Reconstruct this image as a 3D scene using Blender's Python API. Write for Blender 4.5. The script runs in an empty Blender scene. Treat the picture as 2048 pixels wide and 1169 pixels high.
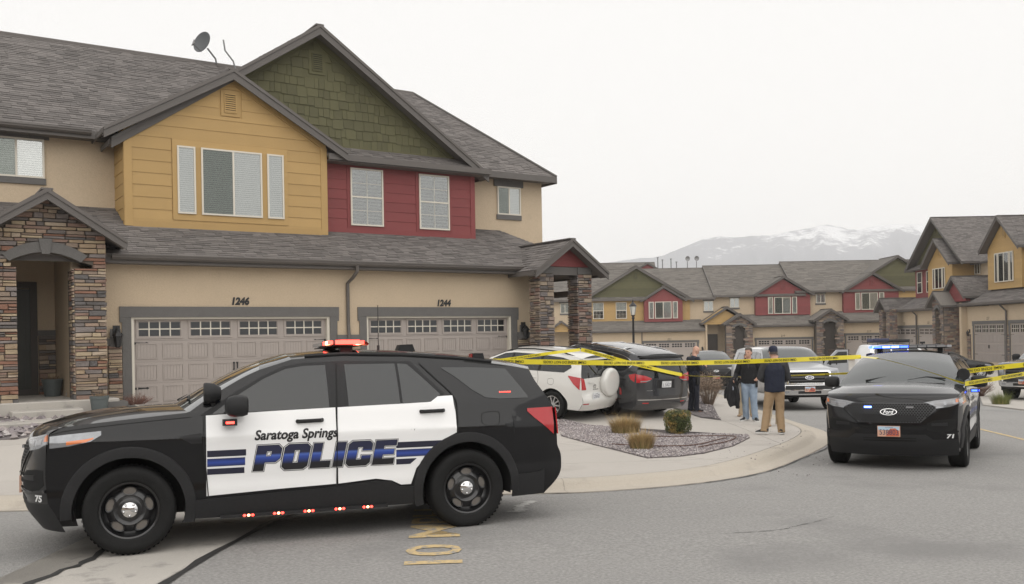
import bpy, bmesh, math, random
from mathutils import Vector, Matrix, Euler, noise
random.seed(7)
S = bpy.context.scene
C = S.collection
# ---------------------------------------------------------------- camera
RX, RY = 0.83122, -0.55595          # camera right in the ground plane (x runs along the near house front)
DX, DY = 0.55595, 0.83122           # camera forward
CAMH = 1.82
ROLL = math.radians(1.0)
cam_d = bpy.data.cameras.new('camera')
cam = bpy.data.objects.new('camera', cam_d)
C.objects.link(cam)
S.camera = cam
cam_d.sensor_fit = 'HORIZONTAL'
cam_d.sensor_width = 36
cam_d.lens = 1850 / 2048 * 36
cam_d.shift_y = 85.5 / 2048
cam_d.shift_x = -1.5 / 2048
cam_d.clip_start = 0.1
cam_d.clip_end = 9000
cr, sr = math.cos(ROLL), math.sin(ROLL)
ix = Vector((cr * RX, cr * RY, -sr))
iy = Vector((sr * RX, sr * RY, cr))
iz = Vector((-DX, -DY, 0))
cam.matrix_world = Matrix(((ix.x, iy.x, iz.x, 0), (ix.y, iy.y, iz.y, 0), (ix.z, iy.z, iz.z, CAMH), (0, 0, 0, 1)))
# ---------------------------------------------------------------- overcast sky and soft sun
SUN_EL, SUN_AZ = math.radians(52), math.radians(-112)    # azimuth of the direction towards the sun, from +x
W = bpy.data.worlds.new('World')
S.world = W
W.use_nodes = True
wn = W.node_tree.nodes
wl = W.node_tree.links
bg = wn['Background']
sky = wn.new('ShaderNodeTexSky')
sky.sky_type = 'NISHITA'
sky.sun_disc = False
sky.sun_elevation = SUN_EL
sky.sun_rotation = math.pi / 2 - SUN_AZ
sky.dust_density = 4
mixw = wn.new('ShaderNodeMix')
mixw.data_type = 'RGBA'
mixw.inputs[0].default_value = 0.955
wl.new(sky.outputs[0], mixw.inputs[6])
mixw.inputs[7].default_value = (8.75, 8.6, 8.4, 1)     # closed, even cloud cover
wl.new(mixw.outputs[2], bg.inputs[0])
bg.inputs[1].default_value = 0.1
sun_d = bpy.data.lights.new('sun', 'SUN')
sun = bpy.data.objects.new('sun', sun_d)
C.objects.link(sun)
sun_d.energy = 1.5
sun_d.angle = math.radians(100)
sun_d.color = (1.0, 0.97, 0.92)
sd = Vector((math.cos(SUN_AZ) * math.cos(SUN_EL), math.sin(SUN_AZ) * math.cos(SUN_EL), math.sin(SUN_EL)))
sun.rotation_euler = sd.to_track_quat('Z', 'Y').to_euler()
vs = S.view_settings
vs.view_transform = 'Standard'
vs.look = 'None'
vs.exposure = 0.26
vs.gamma = 1
vs.use_curve_mapping = False
S.cycles.max_bounces = 6
S.cycles.diffuse_bounces = 3
S.cycles.glossy_bounces = 3
S.cycles.transparent_max_bounces = 12
S.cycles.volume_bounces = 4

# ---------------------------------------------------------------- helpers
OFF = {}


def link(o, parent=None, loc=None):
    C.objects.link(o)
    l = Vector(loc) if loc is not None else Vector((0, 0, 0))
    if parent is not None:
        o.parent = parent
        if parent.name in OFF:
            l = l + OFF[parent.name]
    if loc is not None or parent is not None:
        o.location = l
    return o


def root(name, label, cat, loc=(0, 0, 0), rot=0, group=None, local=False):
    """Empty at a thing's base; children of a non-local root are given in world coordinates"""
    o = bpy.data.objects.new(name, None)
    o.empty_display_size = .2
    C.objects.link(o)
    o.location = loc
    o.rotation_euler = (0, 0, rot)
    tag(o, label, cat, group)
    if not local:
        OFF[o.name] = -Vector(loc)
    return o


def tag(o, label=None, cat=None, group=None, kind=None):
    for k, v in (('label', label), ('category', cat), ('group', group), ('kind', kind)):
        if v:
            o[k] = v
    return o


class MB:
    def __init__(s):
        s.v = []
        s.f = []

    def add(s, vs, fs):
        o = len(s.v)
        s.v += [tuple(p) for p in vs]
        s.f += [tuple(i + o for i in f) for f in fs]
        return s

    def box(s, x0, x1, y0, y1, z0, z1, T=None):
        vs = [(x, y, z) for z in (z0, z1) for y in (y0, y1) for x in (x0, x1)]
        if T:
            vs = [T(*p) for p in vs]
        return s.add(vs, [(0, 2, 3, 1), (4, 5, 7, 6), (0, 1, 5, 4), (2, 6, 7, 3), (0, 4, 6, 2), (1, 3, 7, 5)])

    def prism(s, poly, fn, d0, d1):
        """poly: 2D points, fn(p, q, d) -> 3D"""
        n = len(poly)
        vs = [fn(p, q, d0) for p, q in poly] + [fn(p, q, d1) for p, q in poly]
        fs = [tuple(range(n - 1, -1, -1)), tuple(range(n, 2 * n))]
        fs += [(i, (i + 1) % n, n + (i + 1) % n, n + i) for i in range(n)]
        return s.add(vs, fs)

    def grid(s, rows, closed=False):
        n = len(rows[0])
        fs = []
        for i in range(len(rows) - 1):
            for j in range(n - 1 + (1 if closed else 0)):
                k = (j + 1) % n
                fs.append((i * n + j, i * n + k, (i + 1) * n + k, (i + 1) * n + j))
        return s.add([p for r in rows for p in r], fs)

    def tube(s, pts, r, n=8, cap=True, sq=None):
        pts = [Vector(p) for p in pts]
        rows = []
        up = None
        for i, p in enumerate(pts):
            d = (pts[min(i + 1, len(pts) - 1)] - pts[max(i - 1, 0)]).normalized()
            if up is None:
                up = Vector((0, 0, 1)) if abs(d.z) < .9 else Vector((1, 0, 0))
            a = d.cross(up).normalized()
            b = a.cross(d).normalized()
            up = b
            q = r[i] if isinstance(r, (list, tuple)) else r
            qa, qb = q if isinstance(q, (list, tuple)) else (q, q)
            rows.append([tuple(p + a * (qa * math.cos(t)) + b * (qb * math.sin(t))) for t in [2 * math.pi * k / n for k in range(n)]])
        o = len(s.v)
        s.grid(rows, True)
        if cap:
            s.f.append(tuple(o + k for k in range(n)))
            e = o + (len(rows) - 1) * n
            s.f.append(tuple(e + k for k in reversed(range(n))))
        return s

    def lathe(s, prof, fn, n=32):
        """prof: (radius, axial); fn(a, b, axial)"""
        rows = [[fn(r * math.cos(t), r * math.sin(t), h) for t in [2 * math.pi * k / n for k in range(n)]] for r, h in prof]
        return s.grid(rows, True)

    def ball(s, c, r, n=10, m=7):
        rx, ry, rz = r if isinstance(r, (list, tuple)) else (r, r, r)
        rows = []
        for i in range(m + 1):
            th = math.pi * i / m
            rr = max(math.sin(th), 1e-3)
            rows.append([(c[0] + rx * rr * math.cos(2 * math.pi * k / n), c[1] + ry * rr * math.sin(2 * math.pi * k / n), c[2] - rz * math.cos(th)) for k in range(n)])
        return s.grid(rows, True)

    def mesh(s, name):
        m = bpy.data.meshes.new(name)
        m.from_pydata(s.v, [], s.f)
        m.validate()
        return m

    def build(s, name, mat, parent=None, smooth=False, loc=None, fix=True, bevel=0, ang=40):
        m = s.mesh(name)
        if fix or bevel:
            bm = bmesh.new()
            bm.from_mesh(m)
            bmesh.ops.remove_doubles(bm, verts=bm.verts, dist=1e-5)
            if bevel:
                bmesh.ops.bevel(bm, geom=[e for e in bm.edges], offset=bevel, segments=1, affect='EDGES')
            bmesh.ops.recalc_face_normals(bm, faces=bm.faces)
            bm.to_mesh(m)
            bm.free()
        if mat:
            m.materials.append(mat)
        if smooth:
            m.polygons.foreach_set('use_smooth', [True] * len(m.polygons))
            if ang:
                m.set_sharp_from_angle(angle=math.radians(ang))
        o = bpy.data.objects.new(name, m)
        return link(o, parent, loc)


def inst(name, mesh, parent, mw):
    o = bpy.data.objects.new(name, mesh)
    C.objects.link(o)
    o.parent = parent
    if parent.name in OFF:
        mw = Matrix.Translation(OFF[parent.name]) @ mw
    o.matrix_basis = mw
    return o


def lerp(a, b, t):
    return a + (b - a) * t


def pl(pts, x):
    """piecewise linear through (x, y) points"""
    if x <= pts[0][0]:
        return pts[0][1]
    for (a, b), (c, d) in zip(pts, pts[1:]):
        if x <= c:
            return b + (d - b) * (x - a) / (c - a) if c > a else d
    return pts[-1][1]


def sm(pts, x):
    """smooth (cubic Hermite) through points"""
    n = len(pts)
    if x <= pts[0][0]:
        return pts[0][1]
    if x >= pts[-1][0]:
        return pts[-1][1]
    for i in range(n - 1):
        if x <= pts[i + 1][0]:
            break
    x0, y0 = pts[i]
    x1, y1 = pts[i + 1]

    def sl(k):
        a = pts[max(k - 1, 0)]
        b = pts[min(k + 1, n - 1)]
        return (b[1] - a[1]) / (b[0] - a[0])
    h = x1 - x0
    t = (x - x0) / h
    m0, m1 = sl(i) * h, sl(i + 1) * h
    return (2 * t**3 - 3 * t * t + 1) * y0 + (t**3 - 2 * t * t + t) * m0 + (-2 * t**3 + 3 * t * t) * y1 + (t**3 - t * t) * m1


# ---------------------------------------------------------------- materials
def mat(name, col, rough=.7, metal=0, noise_=None, bump=None, rnd=0, hue=0, coat=0, spec=.5, emit=None, wear=None, noise2=None, objco=False):
    m = bpy.data.materials.new(name)
    m.use_nodes = True
    n, l = m.node_tree.nodes, m.node_tree.links
    b = n['Principled BSDF']
    b.inputs['Roughness'].default_value = rough
    b.inputs['Metallic'].default_value = metal
    b.inputs['Specular IOR Level'].default_value = spec
    b.inputs['Coat Weight'].default_value = coat
    b.inputs['Coat Roughness'].default_value = .04
    col = tuple(col) + (1,) if len(col) == 3 else col
    b.inputs['Base Color'].default_value = col
    if emit:
        b.inputs['Emission Color'].default_value = tuple(emit[0]) + (1,)
        b.inputs['Emission Strength'].default_value = emit[1]
    if not (noise_ or noise2 or bump or rnd or wear):
        return m
    if objco:
        pos = n.new('ShaderNodeTexCoord').outputs['Object']
    else:
        pos = n.new('ShaderNodeNewGeometry').outputs['Position']

    def nz(scale, det=5, stretch=None):
        t = n.new('ShaderNodeTexNoise')
        t.inputs['Scale'].default_value = scale
        t.inputs['Detail'].default_value = det
        t.inputs['Roughness'].default_value = .6
        if stretch:
            mp = n.new('ShaderNodeMapping')
            mp.inputs['Scale'].default_value = stretch
            l.new(pos, mp.inputs[0])
            l.new(mp.outputs[0], t.inputs['Vector'])
        else:
            l.new(pos, t.inputs['Vector'])
        return t.outputs['Fac']

    def ma(op, a, c=None):
        x = n.new('ShaderNodeMath')
        x.operation = op
        for i, q in enumerate((a, c)):
            if q is None:
                continue
            if isinstance(q, (int, float)):
                x.inputs[i].default_value = q
            else:
                l.new(q, x.inputs[i])
        return x.outputs[0]
    v = None
    for nn in (noise_, noise2):
        if nn:
            q = nz(nn[0], 6, nn[2] if len(nn) > 2 else None)
            q = ma('MULTIPLY', ma('SUBTRACT', q, .5), nn[1] * 3)
            v = q if v is None else ma('ADD', v, q)
    if rnd:
        oi = n.new('ShaderNodeObjectInfo').outputs['Random']
        gi = n.new('ShaderNodeNewGeometry').outputs['Random Per Island']
        r = ma('FRACT', ma('ADD', oi, gi))
        q = ma('MULTIPLY', ma('SUBTRACT', r, .5), rnd * 2)
        v = q if v is None else ma('ADD', v, q)
    if v is not None:
        v = ma('MAXIMUM', ma('ADD', v, 1.0), .15)
        sc = n.new('ShaderNodeVectorMath')
        sc.operation = 'SCALE'
        sc.inputs[0].default_value = col[:3]
        l.new(v, sc.inputs['Scale'])
        out = sc.outputs[0]
        if hue and rnd:
            hs = n.new('ShaderNodeHueSaturation')
            l.new(out, hs.inputs['Color'])
            l.new(ma('ADD', ma('MULTIPLY', ma('FRACT', ma('MULTIPLY', r, 7.31)), hue), .5 - hue / 2), hs.inputs['Hue'])
            out = hs.outputs[0]
        l.new(out, b.inputs['Base Color'])
    if wear:   # (scale, threshold, colour, amount): stains with their own shape
        t = nz(wear[0], 8)
        rp = n.new('ShaderNodeMapRange')
        rp.inputs[1].default_value = wear[1]
        rp.inputs[2].default_value = wear[1] + .12
        rp.inputs[4].default_value = wear[3]
        l.new(t, rp.inputs[0])
        mx = n.new('ShaderNodeMix')
        mx.data_type = 'RGBA'
        l.new(rp.outputs[0], mx.inputs[0])
        src = b.inputs['Base Color'].links[0].from_socket if b.inputs['Base Color'].links else None
        if src:
            l.new(src, mx.inputs[6])
        else:
            mx.inputs[6].default_value = col
        mx.inputs[7].default_value = tuple(wear[2]) + (1,)
        l.new(mx.outputs[2], b.inputs['Base Color'])
    if bump:
        t = nz(bump[0], 4, bump[2] if len(bump) > 2 else None)
        bp = n.new('ShaderNodeBump')
        bp.inputs['Strength'].default_value = bump[1]
        bp.inputs['Distance'].default_value = .02
        l.new(t, bp.inputs['Height'])
        l.new(bp.outputs[0], b.inputs['Normal'])
    return m


def ramp_random(name, cols, rough=.85, bump=(18, .6)):
    """stone whose colour is picked per piece"""
    m = mat(name, cols[0], rough, noise_=(9, .12), bump=bump, rnd=.12)
    n, l = m.node_tree.nodes, m.node_tree.links
    sc = [x for x in n if x.type == 'VECT_MATH'][0]
    rp = n.new('ShaderNodeValToRGB')
    rp.color_ramp.interpolation = 'CONSTANT'
    e = rp.color_ramp.elements
    while len(e) < len(cols):
        e.new(.5)
    for i, c in enumerate(cols):
        e[i].position = i / len(cols)
        e[i].color = tuple(c) + (1,)
    oi = n.new('ShaderNodeObjectInfo').outputs['Random']
    gi = n.new('ShaderNodeNewGeometry').outputs['Random Per Island']
    a = n.new('ShaderNodeMath')
    a.operation = 'ADD'
    l.new(oi, a.inputs[0])
    l.new(gi, a.inputs[1])
    fr = n.new('ShaderNodeMath')
    fr.operation = 'FRACT'
    l.new(a.outputs[0], fr.inputs[0])
    l.new(fr.outputs[0], rp.inputs[0])
    l.new(rp.outputs[0], sc.inputs[0])
    return m


def glass_mat(name, tint=(.75, .8, .78), refl=.25):
    m = bpy.data.materials.new(name)
    m.use_nodes = True
    n, l = m.node_tree.nodes, m.node_tree.links
    n.remove(n['Principled BSDF'])
    out = n['Material Output']
    tr = n.new('ShaderNodeBsdfTransparent')
    tr.inputs[0].default_value = tint + (1,)
    gl = n.new('ShaderNodeBsdfGlossy')
    gl.inputs['Roughness'].default_value = .02
    gl.inputs[0].default_value = (.97, .98, .97, 1)
    fr = n.new('ShaderNodeFresnel')
    fr.inputs[0].default_value = 1.5
    ad = n.new('ShaderNodeMath')
    ad.operation = 'ADD'
    ad.inputs[1].default_value = refl
    l.new(fr.outputs[0], ad.inputs[0])
    mx = n.new('ShaderNodeMixShader')
    l.new(ad.outputs[0], mx.inputs[0])
    l.new(tr.outputs[0], mx.inputs[1])
    l.new(gl.outputs[0], mx.inputs[2])
    l.new(mx.outputs[0], out.inputs[0])
    return m


M = {}
M['stucco'] = mat('stucco', (.50, .40, .285), .9, noise_=(1.3, .06), noise2=(26, .10), bump=(28, .5), wear=(1.1, .60, (.40, .32, .235), .5))
M['yellow'] = mat('yellow_siding', (.42, .272, .105), .65, noise_=(2, .05), bump=(40, .15, (1, 1, 14)), rnd=.05)
M['red'] = mat('red_siding', (.20, .042, .042), .65, noise_=(2, .06), bump=(40, .15, (1, 1, 14)), rnd=.06)
M['green'] = mat('green_shakes', (.095, .09, .042), .75, noise_=(3, .08), bump=(30, .3, (14, 14, 1)), rnd=.13)
M['trim'] = mat('grey_trim', (.105, .095, .088), .6, noise_=(3, .06), bump=(30, .12, (1, 1, 1)))
M['trimwood'] = mat('grey_stucco_trim', (.12, .115, .11), .8, noise_=(8, .1), bump=(25, .3))
M['soffit'] = mat('soffit', (.135, .122, .112), .7, noise_=(3, .05))
M['gutter'] = mat('gutter_metal', (.10, .088, .08), .4, noise_=(4, .06))
M['shingle'] = mat('roof_shingle', (.135, .122, .115), .92, noise_=(140, .16), noise2=(1.1, .05), bump=(220, .4), rnd=.27)
M['shingle_far'] = mat('roof_shingle_far', (.145, .132, .118), .92, noise_=(9, .12), bump=(60, .3), rnd=.2)
M['door'] = mat('garage_door_paint', (.34, .30, .275), .5, noise_=(2, .03), bump=(60, .08, (6, 6, .4)))
M['doorpane'] = mat('garage_window', (.018, .02, .022), .08, coat=.3)
M['white'] = mat('window_vinyl', (.62, .58, .50), .45, noise_=(4, .03))
M['blind'] = mat('blind', (.58, .59, .57), .6, noise_=(3, .04))
M['shutter'] = mat('shutter_white', (.20, .205, .20), .6, noise_=(3, .04))
M['dark'] = mat('dark_interior', (.02, .022, .022), .9, noise_=(2, .1))
M['screen'] = mat('window_screen', (.10, .11, .105), .8, noise_=(6, .06))
M['glass'] = glass_mat('window_glass', (.95, .96, .955), .13)
M['blackmetal'] = mat('black_metal', (.012, .012, .013), .45, noise_=(30, .1))
M['mortar'] = mat('mortar', (.10, .085, .07), .95, noise_=(20, .2), bump=(40, .5))
M['stone'] = ramp_random('ledge_stone', [(.36, .27, .18), (.15, .13, .12), (.26, .20, .155), (.24, .125, .085), (.39, .31, .21), (.19, .165, .155), (.29, .21, .16), (.11, .102, .10), (.33, .265, .20), (.21, .14, .11)])
M['pillarstone'] = ramp_random('pillar_stone', [(.27, .21, .16), (.13, .115, .11), (.20, .165, .14), (.20, .12, .095), (.30, .24, .18), (.165, .145, .14), (.24, .18, .15)])
M['frontdoor'] = mat('front_door', (.018, .02, .013), .45, noise_=(4, .1))
M['fardoor'] = mat('brown_door', (.045, .036, .03), .6, noise_=(4, .1))
M['concrete'] = mat('concrete', (.43, .40, .365), .9, noise_=(.55, .05), noise2=(45, .06), bump=(70, .15), wear=(.9, .56, (.33, .30, .27), .5), rnd=.035)
M['concrete_old'] = mat('old_concrete', (.41, .385, .35), .92, noise_=(1.2, .1), noise2=(60, .1), bump=(60, .3), wear=(3.5, .55, (.18, .17, .16), .6))
M['asphalt'] = mat('asphalt', (.27, .262, .252), .9, noise_=(.35, .08), noise2=(34, .42), bump=(60, .7), wear=(.32, .54, (.195, .19, .185), .8))
M['gravel'] = ramp_random('gravel', [(.30, .265, .262), (.19, .165, .165), (.36, .315, .30), (.25, .22, .225), (.42, .39, .38), (.15, .13, .135)], bump=(90, .3))
M['gravelbase'] = mat('gravel_base', (.17, .15, .15), .95, noise_=(30, .35), bump=(60, .9))

# ================================================================ ground
KN = [(0, .0), (7, .0), (9, -.03), (11, -.13), (13.5, -.25), (17, -.35), (22, -.47), (30, -.66), (45, -.85), (85, -1.2), (200, -1.6), (5000, -1.6)]


def gz(x, y):
    return pl(KN, max(x * DX + y * DY, 0))


def cz(x, y):
    b = gz(x, y) + .12
    t = min(max((y - 17.) / 6.5, 0), 1)
    t *= min(max((24.5 - x) / 6.0, 0), 1)
    return b + (.29 - b) * t


def wxy(X, Z):
    return (X * RX + Z * DX, X * RY + Z * DY)


mb = MB()
rows = []
for Z in [-60, 0] + [k[0] for k in KN[1:-1]] + [600, 2000, 4200]:
    z = pl(KN, max(Z, 0))
    rows.append([wxy(X, Z) + (z,) for X in (-3500, -60, 0, 60, 3500)])
mb.grid(rows)
tag(mb.build('road', M['asphalt'], smooth=False), 'grey worn asphalt street', kind='structure')


def clip(poly, p, n):
    out = []
    k = len(poly)
    for i in range(k):
        a, b = poly[i], poly[(i + 1) % k]
        da = (a[0] - p[0]) * n[0] + (a[1] - p[1]) * n[1]
        db = (b[0] - p[0]) * n[0] + (b[1] - p[1]) * n[1]
        if da >= 0:
            out.append(a)
        if da * db < 0:
            t = da / (da - db)
            out.append((a[0] + (b[0] - a[0]) * t, a[1] + (b[1] - a[1]) * t))
    return out


def inset(poly, d):
    n = len(poly)
    ar = sum(poly[i][0] * poly[(i + 1) % n][1] - poly[(i + 1) % n][0] * poly[i][1] for i in range(n))
    sg = 1 if ar > 0 else -1
    out = []
    for i in range(n):
        a, b, c = Vector(poly[i - 1]), Vector(poly[i]), Vector(poly[(i + 1) % n])
        e1, e2 = (b - a), (c - b)
        if e1.length < 1e-6 or e2.length < 1e-6:
            out.append(tuple(b))
            continue
        e1.normalize()
        e2.normalize()
        nn = Vector((-e1.y - e2.y, e1.x + e2.x))
        nn = nn.normalized() if nn.length > 1e-4 else Vector((0, 0))
        out.append(tuple(b + nn * d * sg))
    return out


def drape(name, poly, hf, off, m, parent=None, step=1.0, skirt=.12):
    bm = bmesh.new()
    vs = [bm.verts.new((p[0], p[1], 0)) for p in poly]
    try:
        bm.faces.new(vs)
    except ValueError:
        bm.free()
        return None
    bmesh.ops.triangulate(bm, faces=bm.faces[:], ngon_method='EAR_CLIP')
    xs = [p[0] for p in poly]
    ys = [p[1] for p in poly]
    for k in range(int(min(ys) / step), int(max(ys) / step) + 1):
        bmesh.ops.bisect_plane(bm, geom=bm.verts[:] + bm.edges[:] + bm.faces[:], plane_co=(0, k * step, 0), plane_no=(0, 1, 0))
    zs = [p[0] * DX + p[1] * DY for p in poly]
    for k, _ in KN:
        if min(zs) < k < max(zs):
            bmesh.ops.bisect_plane(bm, geom=bm.verts[:] + bm.edges[:] + bm.faces[:], plane_co=(DX * k, DY * k, 0), plane_no=(DX, DY, 0))
    for v in bm.verts:
        v.co.z = hf(v.co.x, v.co.y) + off
    bmesh.ops.recalc_face_normals(bm, faces=bm.faces[:])
    if bm.faces and sum(f.normal.z for f in bm.faces) < 0:
        bmesh.ops.reverse_faces(bm, faces=bm.faces[:])
    if skirt:
        be = [e for e in bm.edges if e.is_boundary]
        r = bmesh.ops.extrude_edge_only(bm, edges=be)
        for v in [g for g in r['geom'] if isinstance(g, bmesh.types.BMVert)]:
            v.co.z -= skirt
    me = bpy.data.meshes.new(name)
    bm.to_mesh(me)
    bm.free()
    me.materials.append(m)
    o = bpy.data.objects.new(name, me)
    return link(o, parent)


# kerb: rolled concrete, swept along the street edge in cast lengths
KERB = [(-9, 18.4), (-4, 15.35), (.98, 12.14), (3.6, 10.75), (6.23, 9.54), (7.2, 9.02), (8.84, 8.82), (10.48, 9.2), (12.33, 10.02), (14.36, 11.09), (15.9, 12.1), (17.09, 13.25), (18.93, 15.6), (21.17, 18.38), (27.99, 26.76), (36, 36.6)]


def catmull(pts, n=6):
    out = []
    for i in range(len(pts) - 1):
        p0, p1, p2, p3 = [Vector(pts[min(max(i + k, 0), len(pts) - 1)]) for k in (-1, 0, 1, 2)]
        for j in range(n):
            t = j / n
            out.append(.5 * ((2 * p1) + (p2 - p0) * t + (2 * p0 - 5 * p1 + 4 * p2 - p3) * t * t + (3 * p1 - p0 - 3 * p2 + p3) * t**3))
    out.append(Vector(pts[-1]))
    return out


kp = catmull(KERB, 6)
kn = []
for i, p in enumerate(kp):
    d = (kp[min(i + 1, len(kp) - 1)] - kp[max(i - 1, 0)]).normalized()
    kn.append(Vector((-d.y, d.x)))
KPROF = [(-.02, -.05), (0, .012), (.02, .014), (.27, .008), (.31, .022), (.37, .075), (.42, .105), (.48, .118), (.6, .12)]
M['kerbstone'] = mat('kerb_concrete', (.43, .385, .325), .9, noise_=(.8, .07), noise2=(40, .07), bump=(60, .2), wear=(1.6, .55, (.30, .265, .225), .6), rnd=.05)
pave = bpy.data.objects.new('pavement', None)
C.objects.link(pave)
tag(pave, 'pale concrete sidewalk and driveways with rolled kerb', kind='structure')
acc = 0
seg = []
for i, p in enumerate(kp):
    seg.append(i)
    if i:
        acc += (kp[i] - kp[i - 1]).length
    if acc > 2.6 or i == len(kp) - 1:
        if len(seg) > 1:
            rows = []
            for q, j in enumerate(seg):
                e = 0
                pp = kp[j]
                if q == 0:
                    pp = pp + (kp[seg[1]] - kp[j]).normalized() * .004
                r = []
                for a, h in KPROF:
                    w = pp + kn[j] * a
                    r.append((w.x, w.y, gz(w.x, w.y) + h))
                rows.append(r)
            o = MB().grid(rows).build('kerb_length', M['kerbstone'], pave, smooth=True, ang=60)
        seg = [i]
        acc = 0
BACK = [tuple(kp[i] + kn[i] * .605) for i in range(len(kp))]
area = BACK + [(36, 48), (-9, 48)]
cells = [area]
n_ = Vector((2.6, 5.25)).normalized()
JO = [((1.5, 14.65), tuple(n_)), ((1.5, 19.3), (0, 1))] + [((x, 0), (1, 0)) for x in (-3.2, .6, 4.35, 7.3, 10.4, 13.4, 16.6, 20.5)]
rad = [((15.5, 14.2), (.8, -.6)), ((12.9, 10.9), (.9, .42)), ((19.6, 17.9), (.66, .75)), ((22, 20.8), (.66, .75)), ((24.6, 24), (.66, .75))]
for p, n in JO:
    nx = []
    for c in cells:
        a, b = clip(c, p, n), clip(c, p, (-n[0], -n[1]))
        nx += [q for q in (a, b) if len(q) > 2]
    cells = nx
for p, n in rad:
    nx = []
    for c in cells:
        cx = sum(q[0] for q in c) / len(c)
        cy = sum(q[1] for q in c) / len(c)
        if cx > 11 and math.hypot(cx - p[0], cy - p[1]) < 7:
            a, b = clip(c, p, n), clip(c, p, (-n[0], -n[1]))
            nx += [q for q in (a, b) if len(q) > 2]
        else:
            nx.append(c)
    cells = nx
for c in cells:
    drape('slab', inset(c, .009), cz, 0, M['concrete'], pave)
# soil below the slabs, seen in the joints
drape('soil', inset(area, .02), cz, -.012, M['mortar'], pave, skirt=.15)

# gravel beds
BED1 = [(13.41, 18.2), (11.33, 15.21), (9.8, 10.91), (10.3, 10.75), (10.95, 10.83), (12.19, 11.35), (13.64, 12.27), (14.03, 12.66), (13.9, 13.1), (13.13, 14.07), (13.52, 16.3)]
BED2 = [(16.79, 15.99), (17.41, 16.63), (20.83, 20.51), (25.9, 25.9), (29, 31), (21.6, 31), (20.2, 24.6), (20.0, 21.5), (18.9, 19.3)]
BED3 = [(-2.0, 20.3), (1.9, 19.9), (2.9, 20.6), (3.0, 21.8), (4.1, 22.2), (4.6, 23.0), (4.6, 23.6), (-2, 23.4)]


def inside(p, poly):
    r = False
    j = len(poly) - 1
    for i in range(len(poly)):
        (x1, y1), (x2, y2) = poly[i], poly[j]
        if (y1 > p[1]) != (y2 > p[1]) and p[0] < (x2 - x1) * (p[1] - y1) / (y2 - y1) + x1:
            r = not r
        j = i
    return r


def scatter(poly, n, rmin, rmax, hf, mb, off=.0):
    xs = [p[0] for p in poly]
    ys = [p[1] for p in poly]
    k = 0
    while k < n:
        x, y = random.uniform(min(xs), max(xs)), random.uniform(min(ys), max(ys))
        if not inside((x, y), poly):
            continue
        k += 1
        r = random.uniform(rmin, rmax)
        z = hf(x, y) + off + r * .3
        a = random.random() * 6.28
        q = [random.uniform(.65, 1.25) for _ in range(6)]
        ca, sa = math.cos(a), math.sin(a)
        vs = [(x + r * q[0] * ca, y + r * q[0] * sa, z), (x - r * q[1] * sa, y + r * q[1] * ca, z + r * .1), (x - r * q[2] * ca, y - r * q[2] * sa, z), (x + r * q[3] * sa, y - r * q[3] * ca, z - r * .1), (x, y, z + r * .75 * q[4]), (x, y, z - r * .6)]
        mb.add(vs, [(0, 1, 4), (1, 2, 4), (2, 3, 4), (3, 0, 4), (1, 0, 5), (2, 1, 5), (3, 2, 5), (0, 3, 5)])


for i, (poly, n, r0, r1, lab) in enumerate(((BED1, 15000, .012, .028, 'purple grey gravel in the planting bed by the clipped shrub'), (BED2, 9000, .014, .032, 'grey gravel in the bed under the dry twiggy bush'), (BED3, 1100, .03, .10, 'loose rocks beside the porch steps'))):
    drape('gravel_bed_soil', poly, cz, .012, M['gravelbase'], pave, skirt=.03)
    mb = MB()
    scatter(poly, n, r0, r1, cz, mb, .014)
    if i == 0:
        scatter([(9.8, 9.6), (11, 9.5), (15.8, 12.6), (17, 15), (16.4, 15.5), (14.1, 12.5), (12, 11.1), (10.5, 10.6)], 110, .008, .02, lambda x, y: cz(x, y) - .008, mb)
        scatter([(10.5, 8.4), (15, 10.8), (14.3, 11.1), (12.3, 10), (10.4, 9.2)], 40, .006, .016, gz, mb)
    tag(mb.build('gravel', M['gravel'], fix=False), lab, 'gravel', kind='stuff')
# brown drip hoses lying on the gravel
M['hose'] = mat('brown_hose', (.10, .045, .03), .6)
for lab, pts in (('long brown drip hose running across the gravel bed', [(10.75, 12.9), (10.9, 12.3), (11.2, 11.9), (11.6, 11.75), (12.1, 11.9), (12.6, 12.15), (13.1, 12.35)]),
                 ('brown drip hose curled at the right end of the gravel bed', [(12.15, 13.8), (12.6, 13.3), (13.2, 12.85), (13.45, 12.5), (13.1, 12.15), (12.5, 11.8), (12.0, 11.62), (11.4, 11.4)])):
    q = catmull(pts, 6)
    tag(MB().tube([(p.x, p.y, cz(p.x, p.y) + .04) for p in q], .011, 6).build('drip_hose', M['hose'], smooth=True), lab, 'hose', 'drip hoses')

# valley gutter of concrete across the street, with tar seams
drape('valley_gutter', [(-1.3, 5.1), (.0, 5.15), (1.61, 7.25), (3.37, 9.53), (4.1, 10.45), (2.55, 11.2), (1.51, 8.65), (.86, 7.83)], gz, .006, M['concrete_old'], pave, skirt=.02)
M['tar'] = mat('tar_seam', (.03, .029, .028), .6, noise_=(14, .2))


def strip(pts, w, off, jit=.0, taper=False):
    q = catmull(pts, 8)
    L, Rr = [], []
    for i, p in enumerate(q):
        d = (q[min(i + 1, len(q) - 1)] - q[max(i - 1, 0)]).normalized()
        n = Vector((-d.y, d.x))
        ww = w * (1 + random.uniform(-jit, jit))
        if taper:
            ww *= max(.15, math.sin(math.pi * i / (len(q) - 1)))
        jj = n * random.uniform(-jit, jit) * w
        for lst, s in ((L, 1), (Rr, -1)):
            v = p + n * ww / 2 * s + jj
            lst.append((v.x, v.y, gz(v.x, v.y) + off))
    return L, Rr


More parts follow.
